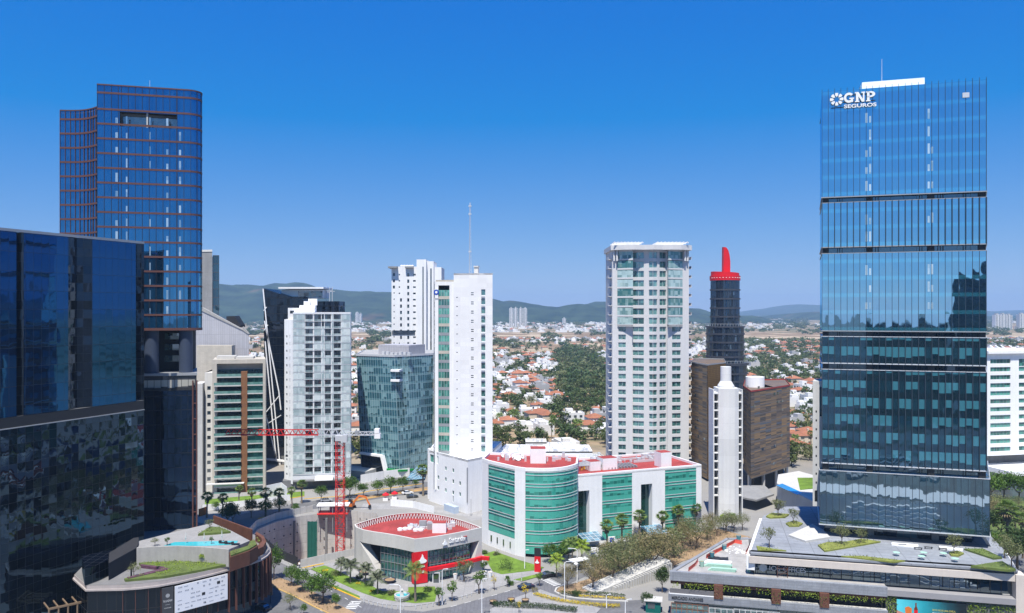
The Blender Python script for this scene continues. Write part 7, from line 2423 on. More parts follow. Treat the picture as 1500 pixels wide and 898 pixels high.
# plants on the shopping terraces and the podium
def local_hedge(root, name, x0, x1, y0, y1, z0, z1, key, seed, dens=14, ls=.26, parent=None):
    rnd = random.Random(seed)
    b = MB()
    for k in range(int((x1 - x0) * max(.6, (z1 - z0)) * dens)):
        x = rnd.uniform(x0, x1)
        if noise.noise(Vector((x * .5, seed, 0))) < -.25:
            continue
        leaf(b, Vector((x, rnd.uniform(y0, y1), z1 - (z1 - z0) * rnd.random() ** 1.3)), ls * (.7 + .6 * rnd.random()), rnd)
    return b.build(name, LF[key], root)
xk = [ml(at(px, 868, Z2))[0] for px in (1052, 1133, 1199)]
for i, (a, c) in enumerate(((xL + .5, xk[0] - 1.1), (xk[0] + 1.1, xk[1] - 1.1), (xk[1] + 1.1, xk[2] - 1.1), (xk[2] + 1.1, xR - .3))):
    local_hedge(mroot, 'hanging_plants', a, c, yF - .9, yF - .2, ZT - 3.3, ZT - 2.1, 'lime', 40 + i, 26)
for i, x in enumerate(xk):
    local_hedge(mroot, 'planter_plants', x - 1, x + 1, yF - 1.2, yF - .8, Z2 - .2, ZT - 2.4, 'broad' if i else 'dry', 50 + i, 12)
local_hedge(mroot, 'living_wall', x13 + .1, xe - .1, -.1, .25, ZT - 7.5, ZT - 2.05, 'broad', 60, 16, .34)
local_hedge(mroot, 'living_wall', x13 + .1, x13 + 2.4, -.3, .1, ZT - 7.5, ZT - 2.2, 'lime', 61, 22, .3)
local_hedge(mroot, 'living_wall', ml(pd(1420, 169.4))[0], xe - .1, -.3, .1, ZT - 7.5, ZT - 2.6, 'lime', 62, 20, .3)

def tufts(root, name, pts, z, key, dens, ls=.3, h=.5, conv=None, seed=1):
    rnd = random.Random(seed)
    q = [conv(at(x, y, z)) for x, y in pts]
    x0, x1, y0, y1 = min(p[0] for p in q), max(p[0] for p in q), min(p[1] for p in q), max(p[1] for p in q)
    b = MB()
    for k in range(int((x1 - x0) * (y1 - y0) * dens)):
        x, y = rnd.uniform(x0, x1), rnd.uniform(y0, y1)
        c = False
        for (ax, ay), (bx, by) in zip(q, q[1:] + q[:1]):
            if (ay > y) != (by > y) and x < (bx - ax) * (y - ay) / (by - ay) + ax:
                c = not c
        if c and noise.noise(Vector((x * .35, y * .35, seed))) > -.2:
            leaf(b, Vector((x, y, z + .25 + h * rnd.random() ** 2)), ls * (.7 + .6 * rnd.random()), rnd)
    o = b.build(name, LF[key], root)
    o['kind'] = 'stuff'
    return o
for i, (pts, key) in enumerate((([(1198, 800), (1212, 796), (1240, 795), (1262, 791), (1290, 795), (1250, 802), (1208, 809)], 'olive'), ([(1108, 801), (1128, 805), (1152, 808), (1110, 807)], 'lime'), ([(1232, 816), (1262, 816), (1326, 823), (1310, 825)], 'olive'), ([(1390, 811), (1402, 808.5), (1412, 812), (1404, 816), (1393, 815)], 'olive'), ([(1151, 768), (1163, 764), (1176, 768), (1170, 772), (1156, 772)], 'olive'), ([(1122, 758), (1130, 753), (1156, 755), (1150, 759), (1128, 760)], 'dry'), ([(1412, 806), (1440, 806), (1468, 819), (1455, 820)], 'broad'), ([(1440, 830), (1468, 825), (1488, 837), (1478, 838)], 'lime'), ([(1422, 832), (1444, 828), (1450, 836)], 'dry'))):
    tufts(mroot, 'bed_plants', pts, ZP, key, 9, .3, .45, ml, i + 1)
pc = bpy.data.objects['tower_podium']
pcl = lambda p: (p.x - pc.location.x, p.y - pc.location.y)
for i, (pts, z, key) in enumerate((([(200, 822), (260, 818), (332, 823), (334, 826), (286, 836), (240, 844), (184, 849), (246, 834), (240, 830), (206, 826)], 14.1, 'lime'), ([(200, 822), (260, 818), (332, 823), (330, 826), (206, 826)], 14.1, 'olive'), ([(338, 815), (365, 805.5), (376, 799), (373, 792.5), (367, 794), (363, 801), (337, 809)], 17.0, 'dry'), ([(290, 782), (308, 771), (322, 772), (338, 778), (318, 780)], 17.2, 'olive'), ([(372, 796), (381, 797), (379, 790), (372, 791)], 17.0, 'lime'))):
    tufts(pc, 'bed_plants', pts, z, key, 7, .3, .4, pcl, i + 30)
for i, (pts, key) in enumerate((([(815, 866.5), (819.6, 860.7), (841.6, 855), (862, 849), (900, 815), (985, 790), (1050, 778), (1100, 790), (1000, 822.5), (975, 836), (900, 858), (875, 865)], 'dry'), ([(905, 850), (960, 835), (1000, 815), (990, 800), (930, 818)], 'olive'), ([(393, 853), (410, 847), (440, 858), (470, 873), (505, 891), (500, 909), (460, 888), (430, 872)], 'dry'))):
    o = tufts(None, 'ground_cover', pts, .1, key, 2.2 if i < 2 else 1.2, .34, .3, lambda p: (p.x, p.y), i + 60)
    o['kind'] = 'stuff'
# ------------------------------------------------------------------ the valley: houses, trees, far towers
VR = random.Random(404)
HW = [surf('house_white', (0.78, 0.775, 0.76), 0.85, 0.06, 0.2, streak=0.1, randc=0.22), surf('house_cream', (0.62, 0.55, 0.43), 0.85, 0.08, 0.2, streak=0.1, randc=0.25), surf('house_grey', (0.42, 0.42, 0.42), 0.85, 0.1, 0.2, randc=0.3), surf('house_orange', (0.52, 0.22, 0.07), 0.85, 0.1, 0.2)]
TANK = surf('water_tank', (0.05, 0.05, 0.055), 0.6)
def hip(b, x0, x1, y0, y1, z, h, o=.5):
    x0 -= o; x1 += o; y0 -= o; y1 += o
    w, d = x1 - x0, y1 - y0
    if w >= d:
        r0, r1 = (x0 + d / 2, (y0 + y1) / 2, z + h), (x1 - d / 2, (y0 + y1) / 2, z + h)
        b.face([(x0, y0, z), (x1, y0, z), r1, r0]); b.face([(x1, y0, z), (x1, y1, z), r1]); b.face([(x1, y1, z), (x0, y1, z), r0, r1]); b.face([(x0, y1, z), (x0, y0, z), r0])
    else:
        r0, r1 = ((x0 + x1) / 2, y0 + w / 2, z + h), ((x0 + x1) / 2, y1 - w / 2, z + h)
        b.face([(x0, y0, z), (x1, y0, z), r0]); b.face([(x1, y0, z), (x1, y1, z), r1, r0]); b.face([(x1, y1, z), (x0, y1, z), r1]); b.face([(x0, y1, z), (x0, y0, z), r0, r1])
    b.face([(x0, y1, z), (x1, y1, z), (x1, y0, z), (x0, y0, z)])
WPOS = {}
WIN_M = MB().box(0, 1.7, -.03, .2, 0, 1.5).mesh('window', P_DARK)
DOOR_M = MB().box(0, 1.1, -.03, .2, 0, 2.2).mesh('door', WOOD)
def house_proto(kind):
    r = random.Random(kind * 13 + 5)
    w, r_, win, ex = MB(), MB(), MB(), MB()
    WPOS[kind] = []
    if kind in (0, 3, 5):                 # flat roofs
        a = (11, 9, 6.4) if kind == 0 else ((16, 10, 4.0) if kind == 3 else (12, 12, 6.8))
        w.prism([(-a[0] / 2, -a[1] / 2), (a[0] / 2, -a[1] / 2), (a[0] / 2, a[1] / 2), (-a[0] / 2, a[1] / 2)], 0, a[2], 0, False)
        w.ring([(-a[0] / 2 + .3, -a[1] / 2 + .3), (a[0] / 2 - .3, -a[1] / 2 + .3), (a[0] / 2 - .3, a[1] / 2 - .3), (-a[0] / 2 + .3, a[1] / 2 - .3)], .3, a[2], a[2] + .7)
        w.box(a[0] / 2 + .01, a[0] / 2 + 4, -a[1] / 2 + 1, a[1] / 2, 0, 3.3)
        w.box(-a[0] / 2 + 1, -a[0] / 2 + 5, 0, a[1] / 2 - .5, a[2], a[2] + 2.6)
        r_.cap([(-a[0] / 2, -a[1] / 2), (a[0] / 2, -a[1] / 2), (a[0] / 2, a[1] / 2), (-a[0] / 2, a[1] / 2)], a[2] + .01)
        zs_, xs_ = ((1.0, 4.2) if a[2] > 5 else (1.0,)), (-a[0] / 2 + 1.2, -a[0] / 2 + 4.6, a[0] / 2 - 3.0)
        y0 = -a[1] / 2
        ex.lathe([(.7, a[2]), (.7, a[2] + 1.2), (.1, a[2] + 1.5)], 8, (2, 1))
    else:
        a = (11, 10, 5.6) if kind != 4 else (14, 9, 3.4)
        w.box(-a[0] / 2, a[0] / 2, -a[1] / 2, a[1] / 2, 0, a[2])
        hip(r_, -a[0] / 2, a[0] / 2, -a[1] / 2, a[1] / 2, a[2], 2.2)
        w.box(-a[0] / 2 - 4, -a[0] / 2 - .01, -a[1] / 2 + 2, a[1] / 2, 0, 3.0)
        hip(r_, -a[0] / 2 - 4, -a[0] / 2 - .6, -a[1] / 2 + 2, a[1] / 2, 3.0, 1.2, .3)
        w.box(a[0] / 2 - 3.4, a[0] / 2 - 2.6, 1, 2, a[2], a[2] + 2.8)
        zs_, xs_ = ((1.0, 3.7) if a[2] > 5 else (1.0,)), (-a[0] / 2 + 1.0, -.8, a[0] / 2 - 2.8)
        y0 = -a[1] / 2
        ex.lathe([(.6, 3.0), (.6, 4.6), (.1, 4.9)], 8, (-a[0] / 2 - 2, a[1] / 2 - 1.2))
    for z in zs_:
        for x in xs_:
            win.box(x, x + 1.7, y0 - .03, y0 + .2, z, z + 1.5)
            WPOS[kind].append((x, y0, z))
    win.box(-.6, .5, y0 - .03, y0 + .2, 0, 2.2)
    WPOS[kind].append((-.6, y0, 0))
    return w, r_, win, ex
HP = []
for kind in range(6):
    w, r_, win, ex = house_proto(kind)
    wm = HW[(0, 0, 1, 0, 0, 2)[kind]]
    rm = (ROOFG if kind == 5 else HW[0], TILEO, TILEO, HW[0], TILEO, ROOFG)[kind] if kind else surf('white_roof_screed', (0.62, 0.60, 0.57), 0.9, 0.18, 0.3, randc=0.3)
    HP.append([(w.mesh('wall', wm), 'wall'), (r_.mesh('roof', rm), 'roof'), (ex.mesh('water_tank', TANK), 'water_tank')])
HOUSE_RAW = [house_proto(k) for k in range(6)]
HLAB = ['white flat-roofed two-storey house in the valley behind the towers', 'white house with an orange hipped tile roof in the valley', 'cream house with an orange hipped tile roof in the valley', 'long low white flat-roofed house in the valley', 'low white house with a long orange tile roof in the valley', 'grey cubic modern house in the valley']
def inpoly(x, y, poly):
    c = False
    for (x0, y0), (x1, y1) in zip(poly, poly[1:] + poly[:1]):
        if (y0 > y) != (y1 > y) and x < (x1 - x0) * (y - y0) / (y1 - y0) + x0:
            c = not c
    return c
FOREST = [(811, 520), (836, 508), (878, 520), (897, 548), (905, 600), (831, 602), (815, 570)]
def visible(px, py):
    if 360 < px < 392: return py < 540
    if 506 < px < 535: return py < 690
    if 484 < px < 580: return py < 526
    if 714 < px < 905: return py < 662
    if 1005 < px < 1040: return py < 545
    if 1078 < px < 1165: return py < 585 or (px > 1150 and py < 715)
    if 1150 < px < 1212: return py < 690
    if px > 1438: return py < 525
    return False
cand_h, cand_t, cand_p = [], [], []
Y = 345.0
while Y < 1900:
    step = 15.0 if Y < 900 else 19.0
    X = -360.0 * Y / 560
    while X < 480 * Y / 660:
        x, y = X + VR.uniform(-3, 3), Y + VR.uniform(-3, 3)
        px, py = 750 + x / y * F, HOR + H / y * F
        X += step + 2
        if not visible(px, py):
            continue
        nz = noise.noise(Vector((x * .006, y * .004, 1.7)))
        nz2 = noise.noise(Vector((x * .02, y * .012, 9.0)))
        if inpoly(px, py, FOREST):
            for k in range(3):
                cand_t.append((x + VR.uniform(-7, 7), y + VR.uniform(-7, 7), VR.uniform(5, 13), 1))
            continue
        bare = 1250 < Y < 1800 and px < 1000
        dens = .60
        if 1085 < px < 1212 and 505 < py < 562: dens = .22
        if bare: dens = .05
        if 1000 < px < 1215 and 486 < py < 503: dens = .03
        if py > 636: dens = .30
        if VR.random() < dens - .5 * max(0, nz2 - .15):
            cand_h.append((x, y, nz))
            if VR.random() < .9:
                cand_t.append((x + VR.uniform(8, 11), y + VR.uniform(-8, 0), VR.uniform(4, 7.5), 0))
        else:
            k_ = 0.12 if bare else (.10 if 1000 < px < 1215 and 486 < py < 503 else 1)
            for k in range(3):
                if VR.random() < k_ * (1.0 if py > 600 else .8):
                    (cand_p if VR.random() < .22 and Y < 700 else cand_t).append((x + VR.uniform(-7, 7), y + VR.uniform(-7, 7), VR.uniform(5, 10), 0))
    Y += step
cand_h.sort(key=lambda q: q[1]); cand_t.sort(key=lambda q: q[1]); cand_p.sort(key=lambda q: q[1])
far_h = []
cnt = 0
for x, y, nz in cand_h:
    kind = VR.choice((0, 0, 1, 1, 2, 3, 4, 5, 1, 2) if nz < .12 else (0, 0, 3, 0, 5, 3, 1))
    rz = R(12) + VR.choice((0, 90, 180, 270)) * math.pi / 180 + VR.uniform(-.12, .12)
    s = VR.uniform(.8, 1.1)
    if cnt < 290:
        cnt += 1
        t = thing('house', HLAB[kind], 'house', (x, y, 0), rz, ('flat-roofed white houses', 'orange-roofed white houses', 'orange-roofed cream houses', 'long low white houses', 'low orange-roofed houses', 'grey modern houses')[kind] + ' in the valley')
        t.scale = (s, s, s * VR.uniform(.85, 1.1))
        for me, nm, q in [(m_, n_, (0, 0, 0)) for m_, n_ in HP[kind]] + [(WIN_M if q[2] else DOOR_M, 'window' if q[2] else 'door', q) for q in WPOS[kind]]:
            o = bpy.data.objects.new(nm, me)
            COL.objects.link(o)
            o.parent = t
            o.location = q
    else:
        far_h.append((x, y, kind, rz, s))
def merge(lst, name, mats, label=None):
    """lst of (MB, slot, x, y, z, rz, sx, sy, sz) in one mesh"""
    m = MB()
    for b, slot, x, y, z, rz, sx_, sy_, sz_ in lst:
        n = len(m.v); c, s = math.cos(rz), math.sin(rz)
        m.v += [Vector((x + (v.x * c * sx_ - v.y * s * sy_), y + (v.x * s * sx_ + v.y * c * sy_), z + v.z * sz_)) for v in b.v]
        m.f += [[i + n for i in f] for f in b.f]
        m.uv += b.uv
        m.mi += [slot] * len(b.f)
    o = m.build(name, mats)
    o['kind'] = 'stuff'
    return o
lst = []
for x, y, kind, rz, s in far_h:
    w, r_, win, ex = HOUSE_RAW[kind]
    lst += [(w, (0, 0, 1, 0, 0, 2)[kind], x, y, 0, rz, s, s, s), (r_, (3, 4, 4, 3, 4, 5)[kind], x, y, 0, rz, s, s, s), (win, 6, x, y, 0, rz, s, s, s)]
for k in range(1250):                     # white quarters under the hills
    a = VR.random()
    px = VR.uniform(721, 897) if a < .48 else (VR.uniform(515, 572) if a < .72 else (VR.uniform(366, 388) if a < .78 else (VR.uniform(1012, 1204) if a < .9 else VR.uniform(1446, 1500))))
    py = VR.uniform(467.5, 487) if px < 1000 else VR.uniform(466.5, 484)
    if px > 1000 and VR.random() < .5:
        continue
    y = 81690.0 / (py - HOR); x = X_(px, y)
    if noise.noise(Vector((px * .03, py * .16, 4))) < -.12:
        continue
    kind = VR.choice((0, 0, 3, 0, 5, 3, 1))
    s = VR.uniform(1.0, 1.7)
    w, r_, win, ex = HOUSE_RAW[kind]
    lst += [(w, (0, 0, 1, 0, 0, 2)[kind], x, y, 0, VR.uniform(-.4, .4), s, s, s * .8), (r_, (3, 4, 4, 3, 4, 5)[kind], x, y, 0, 0, s, s, s * .8)]
merge(lst, 'distant_houses', [HW[0], HW[1], HW[2], bpy.data.materials['white_roof_screed'], TILEO, ROOFG, P_DARK])
FT = [crown(200 + i, 4.4, 4.2, 5.2, 16, 13, 1.5, .42, lo=-.8) for i in range(6)]
FT_M = [b.mesh('tree', LF['park' if i % 2 else 'valley'] if i != 4 else LF['olive']) for i, b in enumerate(FT)]
FT_T = trunk_mb(300, 4, .22, 2.2, 6).mesh('trunk', BARK)
for x, y, h, f in cand_t[:285]:
    i = VR.choice((0, 1, 2, 3, 4, 5, 4)) if f else VR.choice((0, 1, 2, 3, 4, 5))
    s = h / 9.6
    if y < 9000:
        t = thing('tree', '', 'tree', (x, y, 0), VR.random() * 6)
        for nm, me in (('crown', FT_M[i]), ('trunk', FT_T)):
            o = bpy.data.objects.new(nm, me); COL.objects.link(o); o.parent = t
    else:
        t = bpy.data.objects.new('tree', FT_M[i]); COL.objects.link(t)
        t.location = (x, y, 0); t.rotation_euler = (0, 0, VR.random() * 6)
    t.scale = (s * VR.uniform(.9, 1.25), s * VR.uniform(.9, 1.25), s)
    tag(t, ('dusty olive', 'dark green', 'bright green')[0 if i == 4 else 1 + (i % 2 == 0)] + (' tree in the dense park wood of the valley' if f else ' tree among the houses of the valley'), 'tree', ('bright', 'dark', 'olive')[2 if i == 4 else i % 2] + (' park wood trees' if f else ' valley trees'))
lst = []
FS = [crown(260 + i, 4.6, 4.2, 4.4, 9, 7, 2.6, .42, lo=-.8) for i in range(4)]
for x, y, h, f in cand_t[285:]:
    s = h / 9
    lst.append((VR.choice(FS), VR.choice((0, 1, 2, 1) if f else (0, 1, 2)), x, y, 0, VR.random() * 6, s * 1.1, s * 1.1, s))
for k in range(3000):                     # woods and hedgerows out to the hills
    px = VR.choice((VR.uniform(715, 900), VR.uniform(1010, 1206), VR.uniform(512, 575), VR.uniform(364, 390), VR.uniform(1444, 1503), VR.uniform(1010, 1206)))
    py = 465.5 + VR.random() ** 1.3 * 45
    y = 81690.0 / (py - HOR); x = X_(px, y)
    nzz = noise.noise(Vector((px * .022, py * .13, 2.2))) + .5 * noise.noise(Vector((px * .09, py * .4, 5.2)))
    if nzz < (.02 if px < 1000 else (-.18 if not 487 < py < 501 else .35)):
        continue
    if px < 1000 and 484 < py < 512 and nzz < .2:
        continue
    s = VR.uniform(.9, 1.5) * (1 + y / 6000)
    lst.append((VR.choice(FS), VR.choice((0, 1, 1, 2)), x, y, -1, VR.random() * 6, s * 1.5, s * 1.2, s * .85))
merge(lst, 'distant_woods', [LF['valley'], LF['park'], LF['olive']])
for x, y, h, f in cand_p[:60]:
    key = VR.choice(FAN + QUE[:1])
    plant(key, 'valley_palm', 'palm tree standing between the houses of the valley', 'palm', (x, y, 0), h * 1.1, 'palms of the valley')
# a grey gravel and a dry field
def far_tower(label, pxa, pxb, y0, D, dep, grp, fl=3.3, core=True):
    root, W = frame('distant_tower', label, 'tower', (pxa, D), (pxb, D), 0, grp)
    z = Z_(y0, D)
    b = MB().prism([(0, 0), (W, 0), (W, dep), (0, dep)], 0, z)
    b.build('wall', HW[0], root)
    b = MB()
    for k in range(int(z / fl / 1)):
        for q in (.08, .58):
            b.box(W * q, W * (q + .34), -.15, .2, 3 + fl * k, 3 + fl * k + 1.9)
    b.build('window_row', P_DARK, root)
    MB().box(W * .3, W * .7, dep * .2, dep * .8, z, z + 5).build('roof_block', HW[2], root)
for i, (a, c, y0, D) in enumerate(((746, 751.5, 451.5, 3300), (752.5, 758, 451.2, 3300), (760, 765.5, 451.5, 3320), (766.5, 772, 451.8, 3320), (1458.5, 1466, 461, 2900), (1467, 1474.5, 460.5, 2900), (1475.5, 1483, 461.5, 2900), (1494, 1503, 460.3, 2900), (520.5, 525, 458, 4300), (526, 529.5, 459.5, 4300), (872, 876, 462.5, 4800), (824, 829, 466.5, 3900))):
    lab = 'slim white apartment slab of the twin group below the hills, left of centre' if i < 4 else ('white apartment slab far off at the right edge of the plain' if i < 8 else 'small pale tower block at the foot of the hills')
    far_tower(lab, a, c, y0, D, 22, 'twin slabs' if i < 4 else ('slabs at the right edge' if i < 8 else 'blocks below the hills'))

# ------------------------------------------------------------------ building site: crane, excavator, fences
c = pd(498.5, 240, -15)
root = thing('tower_crane', 'red tower crane with a white counter-jib rising from the excavation', 'crane', (c.x, c.y, -15))
zj = Z_(637, 240) + 15
b = MB()
s = 1.15
for sx_ in (-s, s):
    for sy_ in (-s, s):
        b.beam((sx_, sy_, 0), (sx_, sy_, zj - 1.6), .2)
n = int((zj - 1.6) / 2.1)
for k in range(n):
    z0, z1 = (zj - 1.6) * k / n, (zj - 1.6) * (k + 1) / n
    for q in (-s, s):
        a, d = (-s, s) if k % 2 else (s, -s)
        b.beam((a, q, z0), (d, q, z1), .10).beam((q, a, z0), (q, d, z1), .10)
        b.beam((-s, q, z0), (s, q, z0), .12).beam((q, -s, z0), (q, s, z0), .12)
b.build('mast', REDC, root)
k_ = 240 / F
jib = lambda px: (px - 498.5) * k_
def jib_seg(xa, xb, mat, nm, hh=1.7):
    b = MB()
    for y in (-.7, .7):
        b.beam((xa, y, zj), (xb, y, zj), .2)
    b.beam((xa, 0, zj + hh), (xb, 0, zj + hh), .22)
    n = max(2, int(abs(xb - xa) / 1.7))
    for k in range(n):
        x0, x1 = xa + (xb - xa) * k / n, xa + (xb - xa) * (k + 1) / n
        for y in (-.7, .7):
            b.beam((x0, y, zj), ((x0 + x1) / 2, 0, zj + hh), .11).beam(((x0 + x1) / 2, 0, zj + hh), (x1, y, zj), .11)
        b.beam((x0, -.7, zj), (x1, .7, zj), .09)
    return b.build(nm, mat, root)
jib_seg(jib(467), jib(330), REDC, 'jib', 1.6)
jib_seg(jib(506), jib(467.2), LMET, 'jib')
jib_seg(jib(506.2), jib(548), LMET, 'counter_jib', .9)
MB().box(jib(549), jib(557.5), -.9, .9, zj - 1.0, zj + .45).box(jib(549), jib(556), -.9, .9, zj + .55, zj + 1.9).build('counterweight', WHITE2, root)
MB().box(jib(520), jib(526), -.6, .6, zj + .3, zj + 1.2).build('winch', GMET, root)
MB().box(-1.3, 1.3, -1.3, 1.3, zj - 1.7, zj - .1).box(1.0, 2.3, -1.8, -.4, zj - 2.0, zj + .2).build('slewing_cab', LMET, root)
MB().beam((jib(420), 0, zj - .1), (jib(420), 0, zj - 6), .08).box(jib(420) - .3, jib(420) + .3, -.2, .2, zj - 6.6, zj - 6).build('hook', BLACK, root)
root = thing('excavator', 'orange excavator with a bent arm working at the rim of the excavation', 'excavator', at(512, 745, 0), R(-12))
b = MB()
for y in (-1.3, 1.3):
    b.hexa([(-2, y - .35, .0), (2, y - .35, .0), (2, y + .35, .0), (-2, y + .35, .0)], [(-1.7, y - .35, .9), (1.7, y - .35, .9), (1.7, y + .35, .9), (-1.7, y + .35, .9)])
b.build('track', BLACK, root)
MB().box(-2.3, 1.5, -1.3, 1.3, 1.0, 2.1).box(-2.3, -.6, -1.2, 1.2, 2.1, 2.6).build('body', ORANGE, root)
MB().hexa([(0, -1.25, 2.1), (1.5, -1.25, 2.1), (1.5, -.2, 2.1), (0, -.2, 2.1)], [(.1, -1.2, 3.5), (1.2, -1.2, 3.5), (1.2, -.25, 3.5), (.1, -.25, 3.5)]).build('cab', P_DARK, root)
b = MB().beam((1.2, .4, 1.9), (3.4, .4, 4.6), .5, .6).beam((3.4, .4, 4.6), (5.8, .4, 4.3), .45, .55)
b.build('boom', ORANGE, root)
MB().beam((5.8, .4, 4.5), (7.4, .4, 1.6), .35, .45).build('stick', ORANGE, root)
MB().hexa([(7.0, -.1, .6), (7.9, -.1, .5), (7.9, .9, .5), (7.0, .9, .6)], [(7.1, -.1, 1.5), (7.7, -.1, 1.7), (7.7, .9, 1.7), (7.1, .9, 1.5)]).build('bucket', BLACK, root)
root = thing('site_shelter', 'white-roofed site shelter on a red steel platform behind the crane mast', 'shelter', at(468, 752, 0), R(4))
MB().box(-.6, 10.2, -2.4, 2.2, 2.9, 3.2).build('roof', WHITE2, root)
b = MB()
for x in (0, 4.8, 9.6):
    for y in (-2, 2):
        b.beam((x, y, -6 if y < 0 else 0), (x, y, 2.9), .22)
b.build('post', GMET, root)
MB().box(-.4, 10, -2.6, 2.4, .1, .45).build('platform', REDC, root)
MB().box(3.5, 8.5, -.6, 1.8, .45, 2.7).build('cabin', surf('cabin_grey', (0.2, 0.21, 0.25), 0.7), root)
root = thing('debris_net', 'tall green debris net hanging down the excavation wall', 'net', (*at(460, 758.5, 0).xy, 0))
b = MB()
for i in range(8):
    x0, x1 = -1.6 + .4 * i, -1.2 + .4 * i
    d0, d1 = .15 * math.sin(i * 1.9), .15 * math.sin((i + 1) * 1.9)
    b.face([(x0, -2.6 + d0, -14.5), (x1, -2.6 + d1, -14.5), (x1, -2.4 + d1, -.6), (x0, -2.4 + d0, -.6)])
b.build('net', NETG, root)
MB().beam((-1.7, -2.4, -14.9), (-1.7, -2.3, .2), .12).beam((1.7, -2.4, -14.9), (1.7, -2.3, .2), .12).beam((-1.8, -2.3, -.5), (1.8, -2.3, -.5), .12).build('scaffold_pole', GMET, root)
b = MB()
for px, y in ((433, 759), (480, 755)):
    p = at(px, y, 0)
    b.beam((p.x, p.y - 2.0, -15), (p.x, p.y - 1.6, -.5), .7)
tag(b.build('wall_rib', CONCD), 'pair of dark vertical ribs on the excavation wall', 'wall rib')
def fence(name, label, pts, h, mat, step=2.5, post=.1, z=0.0, solid=True, rails=3):
    c = [at(x, y, z) for x, y in pts]
    t = thing(name, label, 'fence', c[0])
    pa, po = MB(), MB()
    for a, d in zip(c, c[1:]):
        a_, d_ = a - c[0], d - c[0]
        L = (d_ - a_).length
        nn = Vector((-(d_ - a_).y, (d_ - a_).x, 0)).normalized() * .05
        if solid:
            pa.hexa([a_ - nn, d_ - nn, d_ + nn, a_ + nn], [q + Vector((0, 0, h)) for q in (a_ - nn, d_ - nn, d_ + nn, a_ + nn)])
        else:
            for r in range(rails):
                zz_ = Vector((0, 0, h * (r + 1) / rails))
                pa.beam(a_ + zz_, d_ + zz_, .07)
            for k in range(int(L / .35)):
                p = a_ + (d_ - a_) * (k * .35 / L)
                pa.beam(p + Vector((0, 0, .1)), p + Vector((0, 0, h)), .05)
        for k in range(int(L / step) + 1):
            p = a_ + (d_ - a_) * min(1, k * step / L)
            po.beam(p, p + Vector((0, 0, h + .1)), post)
    pa.build('panel', mat, t)
    po.build('post', BLACK if solid else GMET, t)
fence('site_fence', 'dark mesh fence along the near edge of the excavation', [(388, 800), (402, 813), (418, 822), (436, 830)], 2.6, surf('dark_mesh', (0.03, 0.03, 0.033), 0.8, 0.2, 0.5))
fence('low_wall', 'low pale concrete wall between the excavation and the bank lawn', [(440, 830.5), (476, 822.5), (519, 813.5)], 2.0, CONCL, 50)
fence('rim_fence', 'grey panel fence curving along the far rim of the excavation', [(364, 785), (376, 772), (404, 761), (440, 753), (458, 749.5)], 2.2, CONCL, 2.4)
fence('lawn_wall', 'white garden wall along the verge below the beige balcony tower', [(296, 749), (330, 745), (370, 741), (425, 733)], 2.2, WHITE, 60)
fence('wall_gate', 'orange timber fence panel at the left end of the white garden wall', [(291, 757), (303, 753)], 2.6, surf('orange_timber', (0.33, 0.13, 0.04), 0.8, 0.2, 0.5), 3)
fence('white_wall', 'white boundary wall stepping down beside the pale glass tower', [(390, 731), (412, 726), (420, 733)], 5.0, WHITE, 60)
fence('retaining_wall', 'long white retaining wall before the teal office', [(528, 708), (562, 702), (600, 697)], 3.4, WHITE, 60)
fence('clinic_wall', 'white stepped wall beside the clinic access road', [(572, 741), (606, 744), (636, 752)], 2.4, WHITE, 60)
# ramp wall with concrete fins beside the dry bank
a, d = at(872, 872, 0), at(982, 842, 0)
t = thing('ramp_wall', 'sloping pale concrete ramp wall with a row of vertical fins, below the dry bank', 'wall', a, math.atan2(d.y - a.y, d.x - a.x))
L = math.dist(a.xy, d.xy)
MB().hexa([(0, 0, 0), (L, 0, 0), (L, 5.0, 0), (0, 5.0, 0)], [(0, 0, .5), (L, 0, 3.8), (L, 5.0, 4.0), (0, 5.0, .6)]).build('slab', CONCL, t)
b = MB()
for k in range(24):
    x = L * (.22 + .78 * k / 24)
    b.box(x, x + .35, -1.1, -.01, -.1, .3 + 3.3 * x / L)
b.build('fins', CONCL, t)

# ------------------------------------------------------------------ street furniture
def lamp(label, x, y, top, arm=-1, h=None, z=.12):
    p = at(x, y, z)
    h = h or px_h(y, top, z)
    t = thing('street_lamp', label, 'street lamp', p, 0, 'street lamps')
    b = MB().tube([(0, 0, 0), (0, 0, h * .5), (0, 0, h - .5), (arm * .5, -.1, h - .1), (arm * 1.6, -.2, h)], [.13, .10, .09, .07, .06], 7)
    b.build('pole', WHITE2, t)
    MB().box(min(arm * 1.5, arm * 2.4), max(arm * 1.5, arm * 2.4), -.42, .0, h - .07, h + .08).build('lamp_head', LMET, t)
lamp('white street lamp at the lower edge before the stone fountain', 586.5, 912, 0, -1, 8.6)
lamp('white street lamp before the bank entrance, right of the tall pale-trunked palm', 647.7, 886, 833, .6)
lamp('white street lamp at the lower edge right of the bank', 705.8, 905, 0, .5, 9.0)
lamp('white street lamp standing in the yellow flower hedge', 827, 881, 822, .8)
lamp('white street lamp behind the leftmost dry tree, beside the clinic drive', 845.5, 854, 803, -1)
lamp('short white lamp at the right end of the flower hedge', 888.5, 891, 870, .4)
lamp('short white lamp rising beside the drive at the lower edge, near the kiosk', 916, 899, 888, .6, 3.4)
lamp('slim white lamp on the lawn behind the red and black pylon', 768.5, 833, 805, .5)
for x, y, tp, lab in ((438, 899, 882, 'thin dark pole beside the round pavement tree'), (606, 733, 705, 'thin dark pole beside the cars on the upper road'), (690, 755, 731, 'thin grey pole at the corner of the low white clinic wing')):
    p = at(x, y, .1)
    tag(MB().tube([(0, 0, 0), (0, 0, px_h(y, tp))], .07, 6).lathe([(.16, 0), (.16, .3), (.07, .32)], 8).build('pole', GMET), lab, 'pole').location = p
p = at(396, 884, .1)
